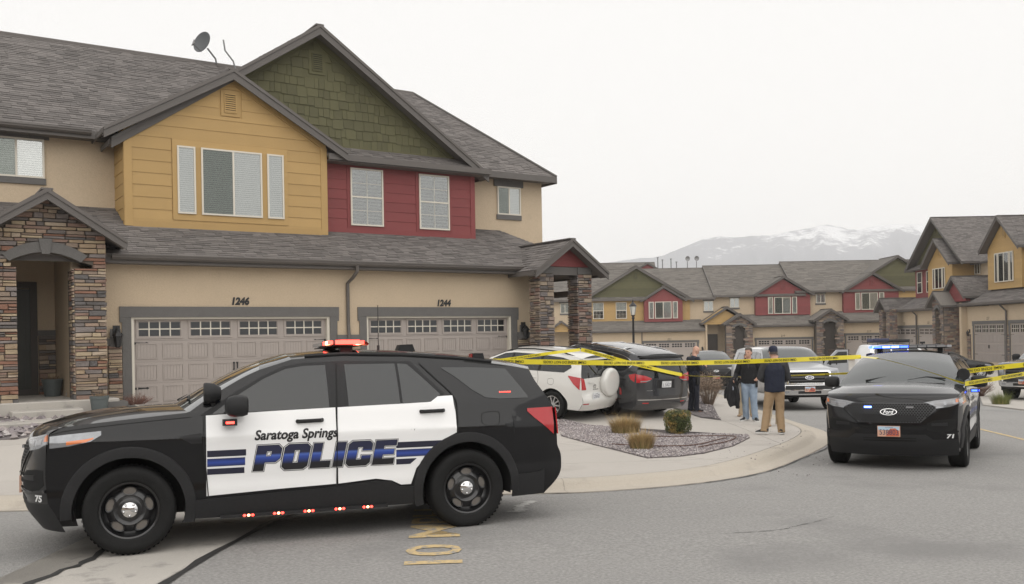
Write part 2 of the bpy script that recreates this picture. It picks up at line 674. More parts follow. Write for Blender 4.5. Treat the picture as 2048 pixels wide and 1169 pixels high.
for pts, w in (([(-1.35, 5.1), (.84, 7.87), (1.49, 8.69), (2.5, 11.1)], .07), ([(.03, 5.12), (1.64, 7.22), (3.4, 9.5), (4.1, 10.4)], .06), ([(-4, 15.3), (.98, 12.1), (3.6, 10.7), (6.23, 9.5), (7.2, 8.98), (8.84, 8.78), (10.48, 9.15), (12.33, 9.98), (14.4, 11.05), (17.1, 13.2)], .03)):
    a, b = strip(pts, w, .011, .45)
    MB().grid([a, b]).build('tar_seam', M['tar'], pave, fix=False)
for pts in ([(6.05, 6.02), (6.3, 5.9), (6.77, 5.74), (7.0, 5.76), (7.33, 5.78), (7.9, 5.9)], [(17.3, 12.9), (18.1, 12.7), (19.2, 13.1)]):
    a, b = strip(pts, .011, .005, .9, True)
    MB().grid([a, b]).build('road_crack', M['tar'], pave, fix=False)
# far kerbs, driveways and the right-hand apron
M['concrete_far'] = mat('concrete_far', (.40, .375, .34), .9, noise_=(.4, .08), noise2=(20, .06))
drape('apron', [(22.6, 8.6), (26.34, 13.63), (27.92, 15.69), (34.57, 19.6), (50, 34), (75, 30), (60, -5)], gz, .04, M['concrete_far'], pave, step=3)
drape('far_sidewalk', [wxy(-12, 62), wxy(13.5, 62), wxy(14.5, 60), wxy(23, 60), wxy(40, 64), wxy(40, 90), wxy(-12, 90)], gz, .10, M['concrete_far'], pave, step=4)
# paint on the road
M['roadyellow'] = mat('worn_yellow_paint', (.52, .39, .20), .8, noise_=(25, .25), wear=(14, .50, (.26, .25, .24), .9))
M['roadwhite'] = mat('worn_white_paint', (.46, .45, .43), .8, noise_=(25, .25), wear=(14, .5, (.26, .25, .24), .8))


TEXTS = {}


def solidify_eval(o):
    """mesh of an object with its modifiers, evaluated alone in a scratch scene"""
    sc = bpy.data.scenes.new('scratch')
    sc.collection.objects.link(o)
    with bpy.context.temp_override(scene=sc, view_layer=sc.view_layers[0]):
        dg = bpy.context.evaluated_depsgraph_get()
        me = bpy.data.meshes.new_from_object(o.evaluated_get(dg))
    bpy.data.objects.remove(o)
    bpy.data.scenes.remove(sc)
    return me


def text_mesh(txt, size=1, extrude=0, offset=0, shear=0, align='LEFT', res=3):
    key = (txt, size, extrude, offset, shear, align, res)
    if key in TEXTS:
        return TEXTS[key].copy()
    cu = bpy.data.curves.new('t', 'FONT')
    cu.body = txt
    cu.size = size
    cu.extrude = extrude
    cu.offset = offset
    cu.shear = shear
    cu.align_x = align
    cu.resolution_u = res
    o = bpy.data.objects.new('t', cu)
    me = solidify_eval(o)
    bpy.data.curves.remove(cu)
    TEXTS[key] = me
    return me.copy()


def text_obj(name, txt, fn, m, parent=None, cuts=(), **kw):
    """flat lettering; fn maps (x, y) of the text plane to 3D"""
    me = text_mesh(txt, **kw)
    bm = bmesh.new()
    bm.from_mesh(me)
    for ax, step in cuts:
        lo = min(v.co[ax] for v in bm.verts)
        hi = max(v.co[ax] for v in bm.verts)
        k = lo + step
        no = (1, 0, 0) if ax == 0 else (0, 1, 0)
        while k < hi:
            bmesh.ops.bisect_plane(bm, geom=bm.verts[:] + bm.edges[:] + bm.faces[:], plane_co=(k, k, 0), plane_no=no)
            k += step
    for v in bm.verts:
        v.co = Vector(fn(v.co.x, v.co.y))
    bm.to_mesh(me)
    bm.free()
    me.name = name
    me.materials.clear()
    me.materials.append(m)
    o = bpy.data.objects.new(name, me)
    return link(o, parent)


rd = Vector((.49, .87)).normalized()
up = Vector((-rd.y, rd.x))
o0 = Vector((3.67, 6.26))


def roadmap(x, y):
    p = o0 + rd * x * .92 + up * y * .66
    return (p.x, p.y, gz(p.x, p.y) + .006)


mk = text_obj('speed_marking', '10 MPH', roadmap, M['roadyellow'], pave, size=1.0, offset=.014)
a, b = strip([(5.45, 8.18), (5.6, 8.3), (5.75, 8.5), (6.0, 8.72), (6.15, 8.8)], .12, .006, .35)
MB().grid([a, b]).build('paint_smear', M['roadwhite'], pave, fix=False)
a, b = strip([(13, 4.1), (18.01, 9.33), (19.65, 11.07), (21.3, 12.8)], .1, .005)
MB().grid([a, b]).build('yellow_line', M['roadyellow'], pave, fix=False)

# ================================================================ building kit
def face(Y):
    return lambda u, d, z: (u, Y - d, z)


def sideL(X):      # wall facing -x
    return lambda u, d, z: (X - d, u, z)


def segs(u0, u1, holes, za, zb):
    s = [(u0, u1)]
    for a, b, c, d in holes:
        if d > za + .002 and c < zb - .002:
            n = []
            for p, q in s:
                if b <= p or a >= q:
                    n.append((p, q))
                else:
                    if a > p:
                        n.append((p, a))
                    if b < q:
                        n.append((b, q))
            s = n
    return s


def boards(parent, T, m, z0, z1, ex, span, holes=(), name='siding_board', join=False):
    z = z0
    J = MB()
    while z < z1 - .01:
        zt = min(z + ex, z1)
        cuts = sorted({z, zt} | {h for q in holes for h in q[2:4] if z < h < zt})
        for za, zb in zip(cuts, cuts[1:]):
            a0, a1 = span(za)
            b0, b1 = span(zb)
            if a1 - a0 < .02:
                continue
            for p, q in segs(min(a0, b0), max(a1, b1), holes, za, zb):
                d0 = .024 - .014 * (za - z) / ex
                d1 = .024 - .014 * (zb - z) / ex
                pa, qa, pb, qb = max(p, a0), min(q, a1), max(p, b0), min(q, b1)
                if qa - pa < .005:
                    continue
                if qb < pb:
                    pb = qb = (pb + qb) / 2
                vs = [T(pa, 0, za), T(qa, 0, za), T(qa, d0, za), T(pa, d0, za), T(pb, 0, zb), T(qb, 0, zb), T(qb, d1, zb), T(pb, d1, zb)]
                fs = [(0, 1, 2, 3), (3, 2, 6, 7), (4, 7, 6, 5), (0, 3, 7, 4), (1, 5, 6, 2)]
                if join:
                    J.add(vs, fs)
                else:
                    MB().add(vs, fs).build(name, m, parent, fix=False)
        z = zt
    if join:
        J.build('siding', m, parent, fix=False)['kind'] = 'stuff'


def shakes(parent, T, m, z0, z1, ex, span, holes=(), wr=(.13, .36), join=False):
    z = z0
    J = MB()
    while z < z1:
        zt = min(z + ex, z1)
        a0, a1 = span(z)
        u = a0
        while u < a1 - .01:
            w = min(random.uniform(*wr), a1 - u)
            lo = z - random.choice((0, .0, .02, .035, .05))
            b0, b1 = span(zt)
            p, q = u + .004, u + w - .004
            u += w
            if any(a < (p + q) / 2 < b and c < (lo + zt) / 2 < d for a, b, c, d in holes) or q - p < .01:
                continue
            pt, qt = min(max(p, b0), b1), max(min(q, b1), b0)
            if qt < pt:
                pt = qt = (pt + qt) / 2
            d0 = random.uniform(.024, .034)
            vs = [T(p, 0, lo), T(q, 0, lo), T(q, d0, lo), T(p, d0, lo), T(pt, 0, zt), T(qt, 0, zt), T(qt, .008, zt), T(pt, .008, zt)]
            fs = [(0, 1, 2, 3), (3, 2, 6, 7), (4, 7, 6, 5), (0, 3, 7, 4), (1, 5, 6, 2)]
            if join:
                J.add(vs, fs)
            else:
                MB().add(vs, fs).build('shake', m, parent, fix=False)
        z = zt
    if join:
        J.build('shakes', m, parent, fix=False)['kind'] = 'stuff'


UNIT_TAB = MB().add([(0, 0, 0), (1, 0, 0), (1, 0, 1), (0, 0, 1), (0, 1, 0), (1, 1, 0), (1, 1, .15), (0, 1, .15)], [(0, 1, 2, 3), (3, 2, 6, 7), (0, 3, 7, 4), (1, 5, 6, 2), (4, 7, 6, 5)]).mesh('shingle')
UNIT_TAB.materials.append(M['shingle'])


def roofplane(part, O, U, V, vmax, span, ex=.142, indiv=None, m=None, wr=(.16, .42), slab=.10, budget=None):
    O, U, V = Vector(O), Vector(U).normalized(), Vector(V).normalized()
    N = U.cross(V).normalized()
    if N.z < 0:
        N = -N
    m = m or M['shingle']
    (a0, a1), (b0, b1) = span(0), span(vmax)
    if slab:
        top = [O + U * a0, O + U * a1, O + U * b1 + V * vmax, O + U * b0 + V * vmax]
        vs = [tuple(p - N * .004) for p in top] + [tuple(p - N * slab) for p in top]
        MB().add(vs, [(0, 1, 2, 3), (7, 6, 5, 4), (0, 4, 5, 1), (1, 5, 6, 2), (2, 6, 7, 3), (3, 7, 4, 0)]).build('roof_deck', M['soffit'], part)
    J = MB()
    v = 0
    while v < vmax - .02:
        u0, u1 = span(v)
        u = u0 - random.uniform(0, .2)
        h = min(ex * 1.12, vmax - v)
        while u < u1 - .02:
            w = random.uniform(*wr)
            p, q = max(u + .004, u0), min(u + w - .004, u1)
            u += w
            if q - p < .03:
                continue
            t = random.choice((.008, .011, .017, .02))
            base = O + U * p + V * v
            if indiv and indiv(base) and budget and budget[0] > 0:
                budget[0] -= 1
                mw = Matrix((tuple(U * (q - p)) + (0,), tuple(V * h) + (0,), tuple(N * t) + (0,), (0, 0, 0, 1))).transposed()
                mw.translation = base
                inst('shingle', UNIT_TAB, part, mw)
            else:
                c = [base, base + U * (q - p), base + U * (q - p) + N * t, base + N * t]
                d = [base + V * h, base + U * (q - p) + V * h, base + U * (q - p) + V * h + N * (t * .15), base + V * h + N * (t * .15)]
                J.add(c + d, [(0, 1, 2, 3), (3, 2, 6, 7), (0, 3, 7, 4), (1, 5, 6, 2)])
        v += ex
    if J.v:
        o = J.build('shingles', m, part, fix=False)
        o['kind'] = 'stuff'


def gable_roof(parent, T, uc, zap, half, slope, df, db, fh=.24, m=None, indiv=None, budget=None, dbs=None, ft=.05, shing=True, under=None):
    """ridge runs along d from df (front) to db (back)"""
    part = MB().box(uc - .12, uc + .12, db, df, zap - .03, zap + .012, T).build('gable_roof', m or M['shingle'], parent)
    zl = zap - half * slope
    L = math.hypot(half, half * slope)
    P = lambda u, d, z: Vector(T(u, d, z))
    e = P(uc, df, 0) - P(uc, db, 0)
    ln = e.length
    for s in (-1, 1):
        O = P(uc + s * half, db, zl)
        U = e / ln
        V = (P(uc, db, zap) - O).normalized()
        if shing:
            roofplane(part, O, U, V, L, lambda v: (0, ln), m=m, indiv=indiv, budget=budget, slab=.09)
        else:
            N = U.cross(V)
            N = N if N.z > 0 else -N
            c = [O, O + U * ln, O + U * ln + V * L, O + V * L]
            MB().add([tuple(p) for p in c] + [tuple(p - N * .12) for p in c], [(0, 1, 2, 3), (7, 6, 5, 4), (0, 4, 5, 1), (1, 5, 6, 2), (2, 6, 7, 3), (3, 7, 4, 0)]).build('roof_slope', m or M['shingle'], part)
        # rake board with a thin drip edge
        poly = [(uc, zap - .02), (uc + s * half, zl - .02), (uc + s * half, zl - .02 - fh), (uc + s * (half - .0), zl - .02 - fh), (uc, zap - .02 - fh * 1.12)]
        MB().prism(poly, lambda a, b, d: T(a, d, b), df - ft, df + .002).build('rake_board', M['trim'], parent)
        poly = [(uc, zap + .012), (uc + s * half, zl + .012), (uc + s * half, zl - .07), (uc, zap - .085)]
        MB().prism(poly, lambda a, b, d: T(a, d, b), df + .003, df + .03).build('drip_edge', M['gutter'], parent)
        if under is not None:   # soffit boards under the overhang
            MB().prism([(uc, zap - .14), (uc + s * half, zl - .14), (uc + s * half, zl - .165), (uc, zap - .165)], lambda a, b, d: T(a, d, b), under, df - ft - .001).build('soffit', M['soffit'], parent)
        # eave fascia
        a = uc + s * half
        MB().box(min(a, a + s * .03), max(a, a + s * .03), db, df - ft - .02, zl - .14, zl - .01, T).build('eave_board', M['trim'], parent)
    return part


def stone_variants(mname, n=6):
    out = []
    for k in range(n):
        bm = bmesh.new()
        bmesh.ops.create_cube(bm, size=1)
        for v in bm.verts:
            if v.co.y < 0:      # the outer face
                v.co.x *= random.uniform(.88, .99)
                v.co.z *= random.uniform(.78, .97)
                v.co.y += random.uniform(-.18, .12)
        bmesh.ops.bevel(bm, geom=[e for e in bm.edges if e.verts[0].co.y < 0 or e.verts[1].co.y < 0], offset=.06, segments=1, affect='EDGES')
        me = bpy.data.meshes.new('stone')
        bm.to_mesh(me)
        bm.free()
        me.materials.append(M[mname])
        out.append(me)
    return out


STONES = stone_variants('stone')
PSTONES = stone_variants('pillarstone')


def stones(parent, T, u0, u1, z0, z1, test=None, budget=None, var=None, rows=(.06, .14), lens=(.14, .48), jut=.05, mj='stone', jl=.012):
    var = var or STONES
    P = lambda u, d, z: Vector(T(u, d, z))
    eu, ed, ez = P(1, 0, 0) - P(0, 0, 0), P(0, 1, 0) - P(0, 0, 0), Vector((0, 0, 1))
    J = MB()
    z = z0
    while z < z1 - .015:
        h = min(random.uniform(*rows), z1 - z)
        if z1 - z - h < .035:
            h = z1 - z
        u = u0
        first = True
        while u < u1 - .01:
            w = random.uniform(*lens) * (1.25 if h < .08 else 1)
            w = min(w, u1 - u)
            if u1 - u - w < .08:
                w = u1 - u
            parts = [(z, h)]
            if h > .105 and random.random() < .45:
                k_ = random.uniform(.4, .6)
                parts = [(z, h * k_), (z + h * k_, h * (1 - k_))]
            for z_, h_ in parts:
              c = (u + w / 2, z_ + h_ / 2)
              if test is None or test(*c):
                dd = jut * random.uniform(.6, 1.25)
                ex = .012 if (first or u + w >= u1 - .001) else 0
                ww = w - jl * .6
                if budget and budget[0] > 0:
                    budget[0] -= 1
                    mw = Matrix((tuple(eu * (ww + ex) * random.choice((-1, 1))) + (0,), tuple(-ed * dd * 2) + (0,), tuple(ez * (h_ - jl * .7)) + (0,), (0, 0, 0, 1))).transposed()
                    mw.translation = P(c[0], 0, c[1])
                    inst('stone', random.choice(var), parent, mw)
                else:
                    q = .012
                    vs = []
                    for (a, b) in ((-1, -1), (1, -1), (1, 1), (-1, 1)):
                        vs.append(tuple(P(c[0] + a * (ww + ex) / 2, 0, c[1] + b * (h_ - jl) / 2)))
                    for (a, b) in ((-1, -1), (1, -1), (1, 1), (-1, 1)):
                        vs.append(tuple(P(c[0] + a * ((ww + ex) / 2 - q * random.uniform(.3, 1.6)), dd * random.uniform(.85, 1.15), c[1] + b * ((h_ - jl) / 2 - q * random.uniform(.2, 1.2)))))
                    J.add(vs, [(4, 5, 6, 7), (0, 1, 5, 4), (1, 2, 6, 5), (2, 3, 7, 6), (3, 0, 4, 7)])
            first = False
            u += w
        z += h
    if J.v:
        o = J.build('stone_veneer', M[mj], parent, fix=True)
        o['kind'] = 'stuff'


def ring(mb, T, u0, u1, z0, z1, w, d0, d1, w2=None):
    w2 = w2 or w
    mb.box(u0, u1, d0, d1, z1 - w2, z1, T)
    mb.box(u0, u1, d0, d1, z0, z0 + w2, T)
    mb.box(u0, u0 + w, d0, d1, z0 + w2, z1 - w2, T)
    mb.box(u1 - w, u1, d0, d1, z0 + w2, z1 - w2, T)
    return mb


def window(parent, T, u0, u1, z0, z1, d=.03, splits=(), hsplit=None, kind='blind', grid=None, fw=.045, screen=None, detail=True):
    """vinyl frame with panes, covering behind the glass"""
    f = ring(MB(), T, u0, u1, z0, z1, fw, d - .03, d + .035)
    us = [u0] + [lerp(u0, u1, s) for s in splits] + [u1]
    for u in us[1:-1]:
        f.box(u - fw * .55, u + fw * .55, d - .03, d + .03, z0 + fw, z1 - fw, T)
    if hsplit:
        zm = lerp(z0, z1, hsplit)
        f.box(u0 + fw, u1 - fw, d - .03, d + .032, zm - fw * .5, zm + fw * .5, T)
    fr = f.build('window', M['white'], parent)
    MB().box(u0 + .01, u1 - .01, d - .028, d - .022, z0 + .01, z1 - .01, T).build('backing', M['dark'], fr)
    zs = [z0, z1] if not hsplit else [z0, lerp(z0, z1, hsplit), z1]
    for i, (a, b) in enumerate(zip(us, us[1:])):
        for za, zb in zip(zs, zs[1:]):
            MB().box(a + fw * .6, b - fw * .6, d + .012, d + .016, za + fw * .6, zb - fw * .6, T).build('pane', M['glass'], fr)
        if grid:
            gm = MB()
            for k in range(1, grid[0]):
                u = lerp(a + fw, b - fw, k / grid[0])
                gm.box(u - .006, u + .006, d + .017, d + .024, z0 + fw, z1 - fw, T)
            for k in range(1, grid[1]):
                z = lerp(z0 + fw, z1 - fw, k / grid[1])
                gm.box(a + fw, b - fw, d + .017, d + .023, z - .006, z + .006, T)
            gm.build('muntin', M['white'], fr)
        if screen is not None and i in screen:
            MB().box(a + fw * .6, b - fw * .6, d + .020, d + .022, z0 + fw * .6, z1 - fw * .6, T).build('insect_screen', M['screenmesh'], fr)
    if kind in ('blind', 'shutter'):
        st = .056 if kind == 'blind' else .10
        mb = MB()
        z = z0 + fw
        lo = z0 + fw
        while z < z1 - fw:
            if kind == 'blind':
                mb.box(u0 + fw * .7, u1 - fw * .7, d - .016, d - .006, z, z + st * .86, T)
            else:
                for (a, b) in zip(us, us[1:]):
                    for qa, qb in ((a + fw, (a + b) / 2 - .03), ((a + b) / 2 + .03, b - fw)):
                        mb.add([T(qa, d - .02, z), T(qb, d - .02, z), T(qb, d - .004, z + st * .34), T(qa, d - .004, z + st * .34)], [(0, 1, 2, 3)])
            z += st
        if kind == 'shutter':
            for (a, b) in zip(us, us[1:]):
                mb.box((a + b) / 2 - .03, (a + b) / 2 + .03, d - .015, d - .002, z0 + fw, z1 - fw, T)
        mb.build('blind', M['blind' if kind == 'blind' else 'shutter'], fr)
    return fr


M['screenmesh'] = glass_mat('screen_mesh', (.80, .81, .80), -.04)


def garage(parent, T, u0, u1, z0, z1, dd=-.12, detail=True, lights=4, name='garage_door', hard=True):
    """sectional door: four sections, the top one glazed, the others with panels"""
    b = MB()
    hs = (z1 - z0)
    n = 4
    zr = [z0 + hs * k / 4 for k in range(5)]
    for k in range(4):
        b.box(u0, u1, dd - .04, dd, zr[k] + .004, zr[k + 1] - .004, T)
    b.box(u0, u1, dd - .05, dd - .012, z0, z1, T)
    part = b.build(name, M['door'], parent)
    W_ = u1 - u0
    for i in range(lights):
        a = u0 + W_ * (i + .5) / lights
        w = W_ / lights * .405
        za, zb = zr[3] + .10, zr[4] - .055
        ring(MB(), T, a - w - .05, a + w + .05, za - .05, zb + .05, .045, dd + .001, dd + .022).build('light_frame', M['door'], part)
        if detail:
            for cx in range(4):
                for cy in range(2):
                    pa, pb = a - w + 2 * w * cx / 4, a - w + 2 * w * (cx + 1) / 4
                    qa, qb = lerp(za, zb, cy / 2), lerp(za, zb, (cy + 1) / 2)
                    MB().box(pa + .016, pb - .016, dd + .002, dd + .006, qa + .014, qb - .014, T).build('pane', M['doorpane'], part)
            mb = MB()
            for cx in range(1, 4):
                p = a - w + 2 * w * cx / 4
                mb.box(p - .014, p + .014, dd + .001, dd + .016, za, zb, T)
            mb.box(a - w, a + w, dd + .001, dd + .0155, (za + zb) / 2 - .014, (za + zb) / 2 + .014, T)
            mb.build('muntin', M['white'], part)
        else:
            for cx in range(4):
                for cy in range(2):
                    pa, pb = a - w + 2 * w * cx / 4, a - w + 2 * w * (cx + 1) / 4
                    qa, qb = lerp(za, zb, cy / 2), lerp(za, zb, (cy + 1) / 2)
                    MB().box(pa + .03, pb - .03, dd + .002, dd + .006, qa + .03, qb - .03, T).build('pane', M['doorpane'], part)
    if detail:
        for k in range(3):
            for i in range(8):
                a, c = u0 + W_ * (i + .1) / 8, u0 + W_ * (i + .9) / 8
                za, zb = zr[k] + .07, zr[k + 1] - .06
                p = ring(MB(), T, a, c, za, zb, .026, dd + .0005, dd + .02)
                k2 = 6
                for q in range(k2):
                    x0, x1 = lerp(a + .03, c - .03, q / k2), lerp(a + .03, c - .03, (q + 1) / k2)
                    p.box(x0 + .005, x1 - .005, dd + .0008, dd + .007, za + .03, zb - .03, T)
                p.build('panel', M['door'], part)
    if hard:
        for s in (0, 1):
            for z in (zr[3] - .06, zr[1] - .12):
                e = u0 + .01 if s == 0 else u1 - .01
                g = 1 if s == 0 else -1
                mb = MB()
                pts = [(e, .028), (e + g * .26, .012), (e + g * .30, .03), (e + g * .345, .0), (e + g * .30, -.03), (e + g * .26, -.012), (e, -.028)]
                mb.prism([(p, z + q) for p, q in pts], lambda a, c, d: T(a, d, c), dd + .002, dd + .014)
                mb.build('strap_hinge', M['blackmetal'], part)
        for s in (-1, 1):
            a = (u0 + u1) / 2 + s * .045
            z = zr[1] + hs * .12
            mb = MB()
            mb.box(a - .012, a + .012, dd + .02, dd + .045, z, z + .2, T)
            mb.box(a - .025, a + .025, dd + .001, dd + .025, z - .01, z + .03, T)
            mb.box(a - .025, a + .025, dd + .001, dd + .025, z + .17, z + .21, T)
            mb.build('pull_handle', M['blackmetal'], part)
    return part


def header_trim(parent, T, u0, u1, z, zb, o=.26, h=.26, d=.05):
    """stucco surround of a garage opening with a capped head"""
    MB().box(u0 - o, u1 + o, 0, d, z, z + h, T).build('door_head', M['trimwood'], parent)
    for a, b in ((u0 - o * .8, u0), (u1, u1 + o * .8)):
        MB().box(a, b, 0, d * .85, zb, z - .002, T).build('door_jamb', M['trimwood'], parent)
    for a, b in ((u0 - o, u0 - o * .8), (u1 + o * .8, u1 + o)):
        MB().box(a, b, 0, d * .85, z - .12, z - .002, T).build('head_return', M['trimwood'], parent)


def vent(parent, T, u0, u1, z0, z1, m, o=.09, d=.03):
    MB().box(u0 - o, u1 + o, .0, d, z0 - o, z1 + o, T).build('vent_trim', m, parent)
    f = ring(MB(), T, u0, u1, z0, z1, .025, d, d + .025).build('vent', m, parent)
    MB().box(u0 + .02, u1 - .02, d + .001, d + .003, z0 + .02, z1 - .02, T).build('vent_back', M['dark'], f)
    n = 8
    for k in range(n):
        z = lerp(z0 + .03, z1 - .03, k / n)
        zz = lerp(z0 + .03, z1 - .03, (k + .75) / n)
        MB().add([T(u0 + .02, d + .022, z), T(u1 - .02, d + .022, z), T(u1 - .02, d + .006, zz), T(u0 + .02, d + .006, zz)], [(0, 1, 2, 3)]).build('louvre', m, f, fix=False)


def lantern(parent, T, u, z, s=1):
    """black wall lantern on a back plate"""
    b = MB()
    b.box(u - .07 * s, u + .07 * s, .0, .02, z + .05, z + .30 * s, T)
    b.tube([T(u, .02, z + .2), T(u, .10, z + .28), T(u, .16, z + .24), T(u, .16, z + .18)], .014, 6)
    r = [(.02, .20), (.11, .10), (.115, .085), (.085, .08), (.06, -.14), (.03, -.16)]
    b.lathe(r, lambda a, c, h: T(u + a * s, .16 + c * s, z + h * s), 6)
    o = b.build('wall_lantern', M['blackmetal'], parent)
    g = MB()
    g.lathe([(.079, .07), (.058, -.12)], lambda a, c, h: T(u + a * s, .16 + c * s, z + h * s), 6)
    g.build('lantern_glass', M['lampglass'], o)
    return o


M['lampglass'] = mat('lantern_glass', (.12, .11, .09), .15)


def gutter(parent, x0, x1, y, z, down=()):
    prof = [(0, 0), (0, -.12), (-.06, -.13), (-.11, -.08), (-.115, -.035), (-.13, -.03), (-.13, .0), (-.115, .0), (-.10, -.04), (-.02, -.04), (-.02, 0)]
    MB().prism([(y + a, z + b) for a, b in prof], lambda a, b, d: (d, a, b), x0, x1).build('gutter', M['gutter'], parent)

# ================================================================ the near townhouse
YF = 23.65
H1 = root('townhouse', 'near tan townhouse with yellow, green and red gables and two garages', 'house', (10, 24, .2))
SB = [300]      # stones built one by one
RB = [300]      # shingles built one by one
TF = face(YF)
D1, D2 = (4.75, 9.84), (10.92, 15.76)
ZD0, ZD1 = .27, 2.40
w = MB()
w.box(4.12, D1[0], YF, YF + .3, .1, ZD1)
w.box(D1[1], D2[0], YF, YF + .3, .1, ZD1)
w.box(D2[1], 16.48, YF, YF + .3, .1, ZD1)
w.box(4.12, 16.48, YF, YF + .3, ZD1, 3.85)
w.box(16.18, 16.48, YF + .3, 27, .1, 4.05)
w.box(4.12, 4.35, YF + .3, 26, .1, 4.1)
wall = w.build('garage_wall', M['stucco'], H1)
for (a, b) in (D1, D2):
    header_trim(H1, TF, a, b, ZD1, .27)
    garage(H1, TF, a + .07, b - .07, ZD0, ZD1 - .05)
    f = MB()
    f.box(a, a + .068, -.13, -.002, ZD0, ZD1, TF)
    f.box(b - .068, b, -.13, -.002, ZD0, ZD1, TF)
    f.box(a + .068, b - .068, -.13, -.002, ZD1 - .048, ZD1, TF)
    f.build('door_frame', M['white'], H1)
# stone wainscot strips beside the doors with their grey cap band
for (a, b) in ((4.22, 4.53), (10.06, 10.70), (15.98, 16.46)):
    st = MB().box(a, b, .0, .03, .15, 1.72, TF).build('wainscot', M['mortar'], H1)
    stones(st, lambda u, d, z: TF(u, d + .03, z), a, b, .16, 1.72, budget=SB, rows=(.07, .16), lens=(.18, .5))
    MB().box(a - .03, b + .0, .0, .085, 1.722, 1.90, TF).build('wainscot_cap', M['trimwood'], H1)
MB().box(4.26, 4.50, .086, .10, 1.70, 2.12, TF).build('lantern_plate', M['trimwood'], H1)
lantern(H1, lambda u, d, z: TF(u, d + .10, z), 4.40, 1.86, 1.15)
MB().box(16.02, 16.26, .086, .10, 1.70, 2.12, TF).build('lantern_plate', M['trimwood'], H1)
lantern(H1, lambda u, d, z: TF(u, d + .10, z), 16.14, 1.86, 1.15)
for txt, x, z in (('1246', 7.16, 2.72), ('1244', 13.15, 2.70)):
    text_obj('house_number', txt, lambda a, b: (x + a * .94, YF - .012, z + b), M['blackmetal'], H1, size=.25, shear=.18, offset=.014)
# low roof over the garages
LP = .471
YG, ZG = 23.2, 3.87


def zlow(y):
    return ZG + LP * (y - YG)


Lr = math.hypot(1, LP)
lowroof = MB().box(-9, 17.9, YG + .03, YG + .05, ZG - .2, ZG - .02).build('low_roof', M['trim'], H1)
RB0 = [300]
roofplane(lowroof, (0, YG, ZG), (1, 0, 0), (0, 1, LP), 3.3 * Lr, lambda v: (-9, 18.95 - v * 1.85 / (3.3 * Lr)), indiv=lambda p: 4.4 < p.x < 11.5 and p.y < 25.2, budget=RB0)
MB().add([(17.1, 26.5, 5.42), (18.95, YG, ZG), (18.95, 26.5, ZG)], [(0, 1, 2)]).build('hip_slope', M['shingle'], lowroof)
MB().box(4.2, 16.4, YG + .04, YF - .001, ZG - .2, ZG - .17).build('soffit', M['soffit'], H1)
gutter(H1, 4.25, 16.0, YG, ZG + .01)
ds = MB()
ds.tube([(10.45, YG - .06, ZG - .1), (10.45, YG - .05, ZG - .26), (10.40, YG + .12, ZG - .42), (10.36, YF - .06, ZG - .56), (10.36, YF - .06, 2.2)], .05, 8)
ds.tube([(10.36, YF - .06, 2.2), (10.36, YF - .10, 1.9), (10.36, YF - .10, .4)], .05, 8)
ds.build('downspout', M['gutter'], H1, smooth=True)
# upper walls behind
YS = 26.4
b = MB()
b.box(-12, 18.98, YS, 36.3, 3.4, 7.35)
b.box(4.4, 16.2, 24.0, 36, .1, 4.0)
b.box(16.2, 18.6, 25.6, 36, .1, 4.4)
b.build('upper_wall', M['stucco'], H1)
TS = face(YS)
# left and right upper windows with dark head and sill
for (a, c, z0, z1) in ((1.99, 3.27, 6.03, 7.03), (17.1, 18.05, 5.92, 6.88)):
    window(H1, TS, a, c, z0, z1, d=.03, splits=(.5,), kind='blind', screen=(0,))
    MB().box(a - .12, c + .12, 0, .05, z1 + .002, z1 + .24, TS).build('window_head', M['trimwood'], H1)
    MB().box(a - .03, c + .03, 0, .055, z0 - .16, z0 - .002, TS).build('window_sill', M['trimwood'], H1)
# main roof
ZE, YE = 7.27, 25.88
SL = (11.1 - ZE) / (31.4 - YE)
ml = math.hypot(1, SL)
mainroof = MB().box(-13, 16.6, 31.3, 31.5, 11.03, 11.11).build('main_roof', M['shingle'], H1)
vm = (31.4 - YE) * ml
roofplane(mainroof, (0, YE, ZE), (1, 0, 0), (0, 1, SL), vm, lambda v: (-13, 19.25 - (19.25 - 16.6) * v / vm), slab=.12)
MB().add([(-13, 31.4, 11.1), (16.6, 31.4, 11.1), (19.25, 36.9, ZE), (-13, 36.9, ZE)], [(0, 1, 2, 3)]).build('rear_slope', M['shingle'], mainroof)
MB().add([(19.25, YE, ZE), (19.25, 36.9, ZE), (16.6, 31.4, 11.1)], [(0, 1, 2)]).build('hip_slope', M['shingle'], mainroof)
MB().box(-13, 19.25, YE - .04, YE, ZE - .2, ZE + .0).build('fascia', M['trim'], H1)
MB().box(-13, 19.25, YE + .001, YS - .001, ZE - .16, ZE - .13).build('soffit', M['soffit'], H1)
MB().box(19.22, 19.28, YE + .0, 36.9, ZE - .22, ZE - .01).build('fascia', M['trim'], H1)
MB().box(18.981, 19.21, YE + .55, 36.8, ZE - .16, ZE - .13).build('soffit', M['soffit'], H1)
MB().tube([(-13, 31.4, 11.12), (16.6, 31.4, 11.12)], .05, 6).build('ridge_cap', M['shingle'], mainroof)
MB().tube([(16.6, 31.4, 11.12), (19.25, YE, ZE + .03)], .05, 6).build('ridge_cap', M['shingle'], mainroof)
gutter(H1, -10, 4.3, YE - .04, ZE + .01)
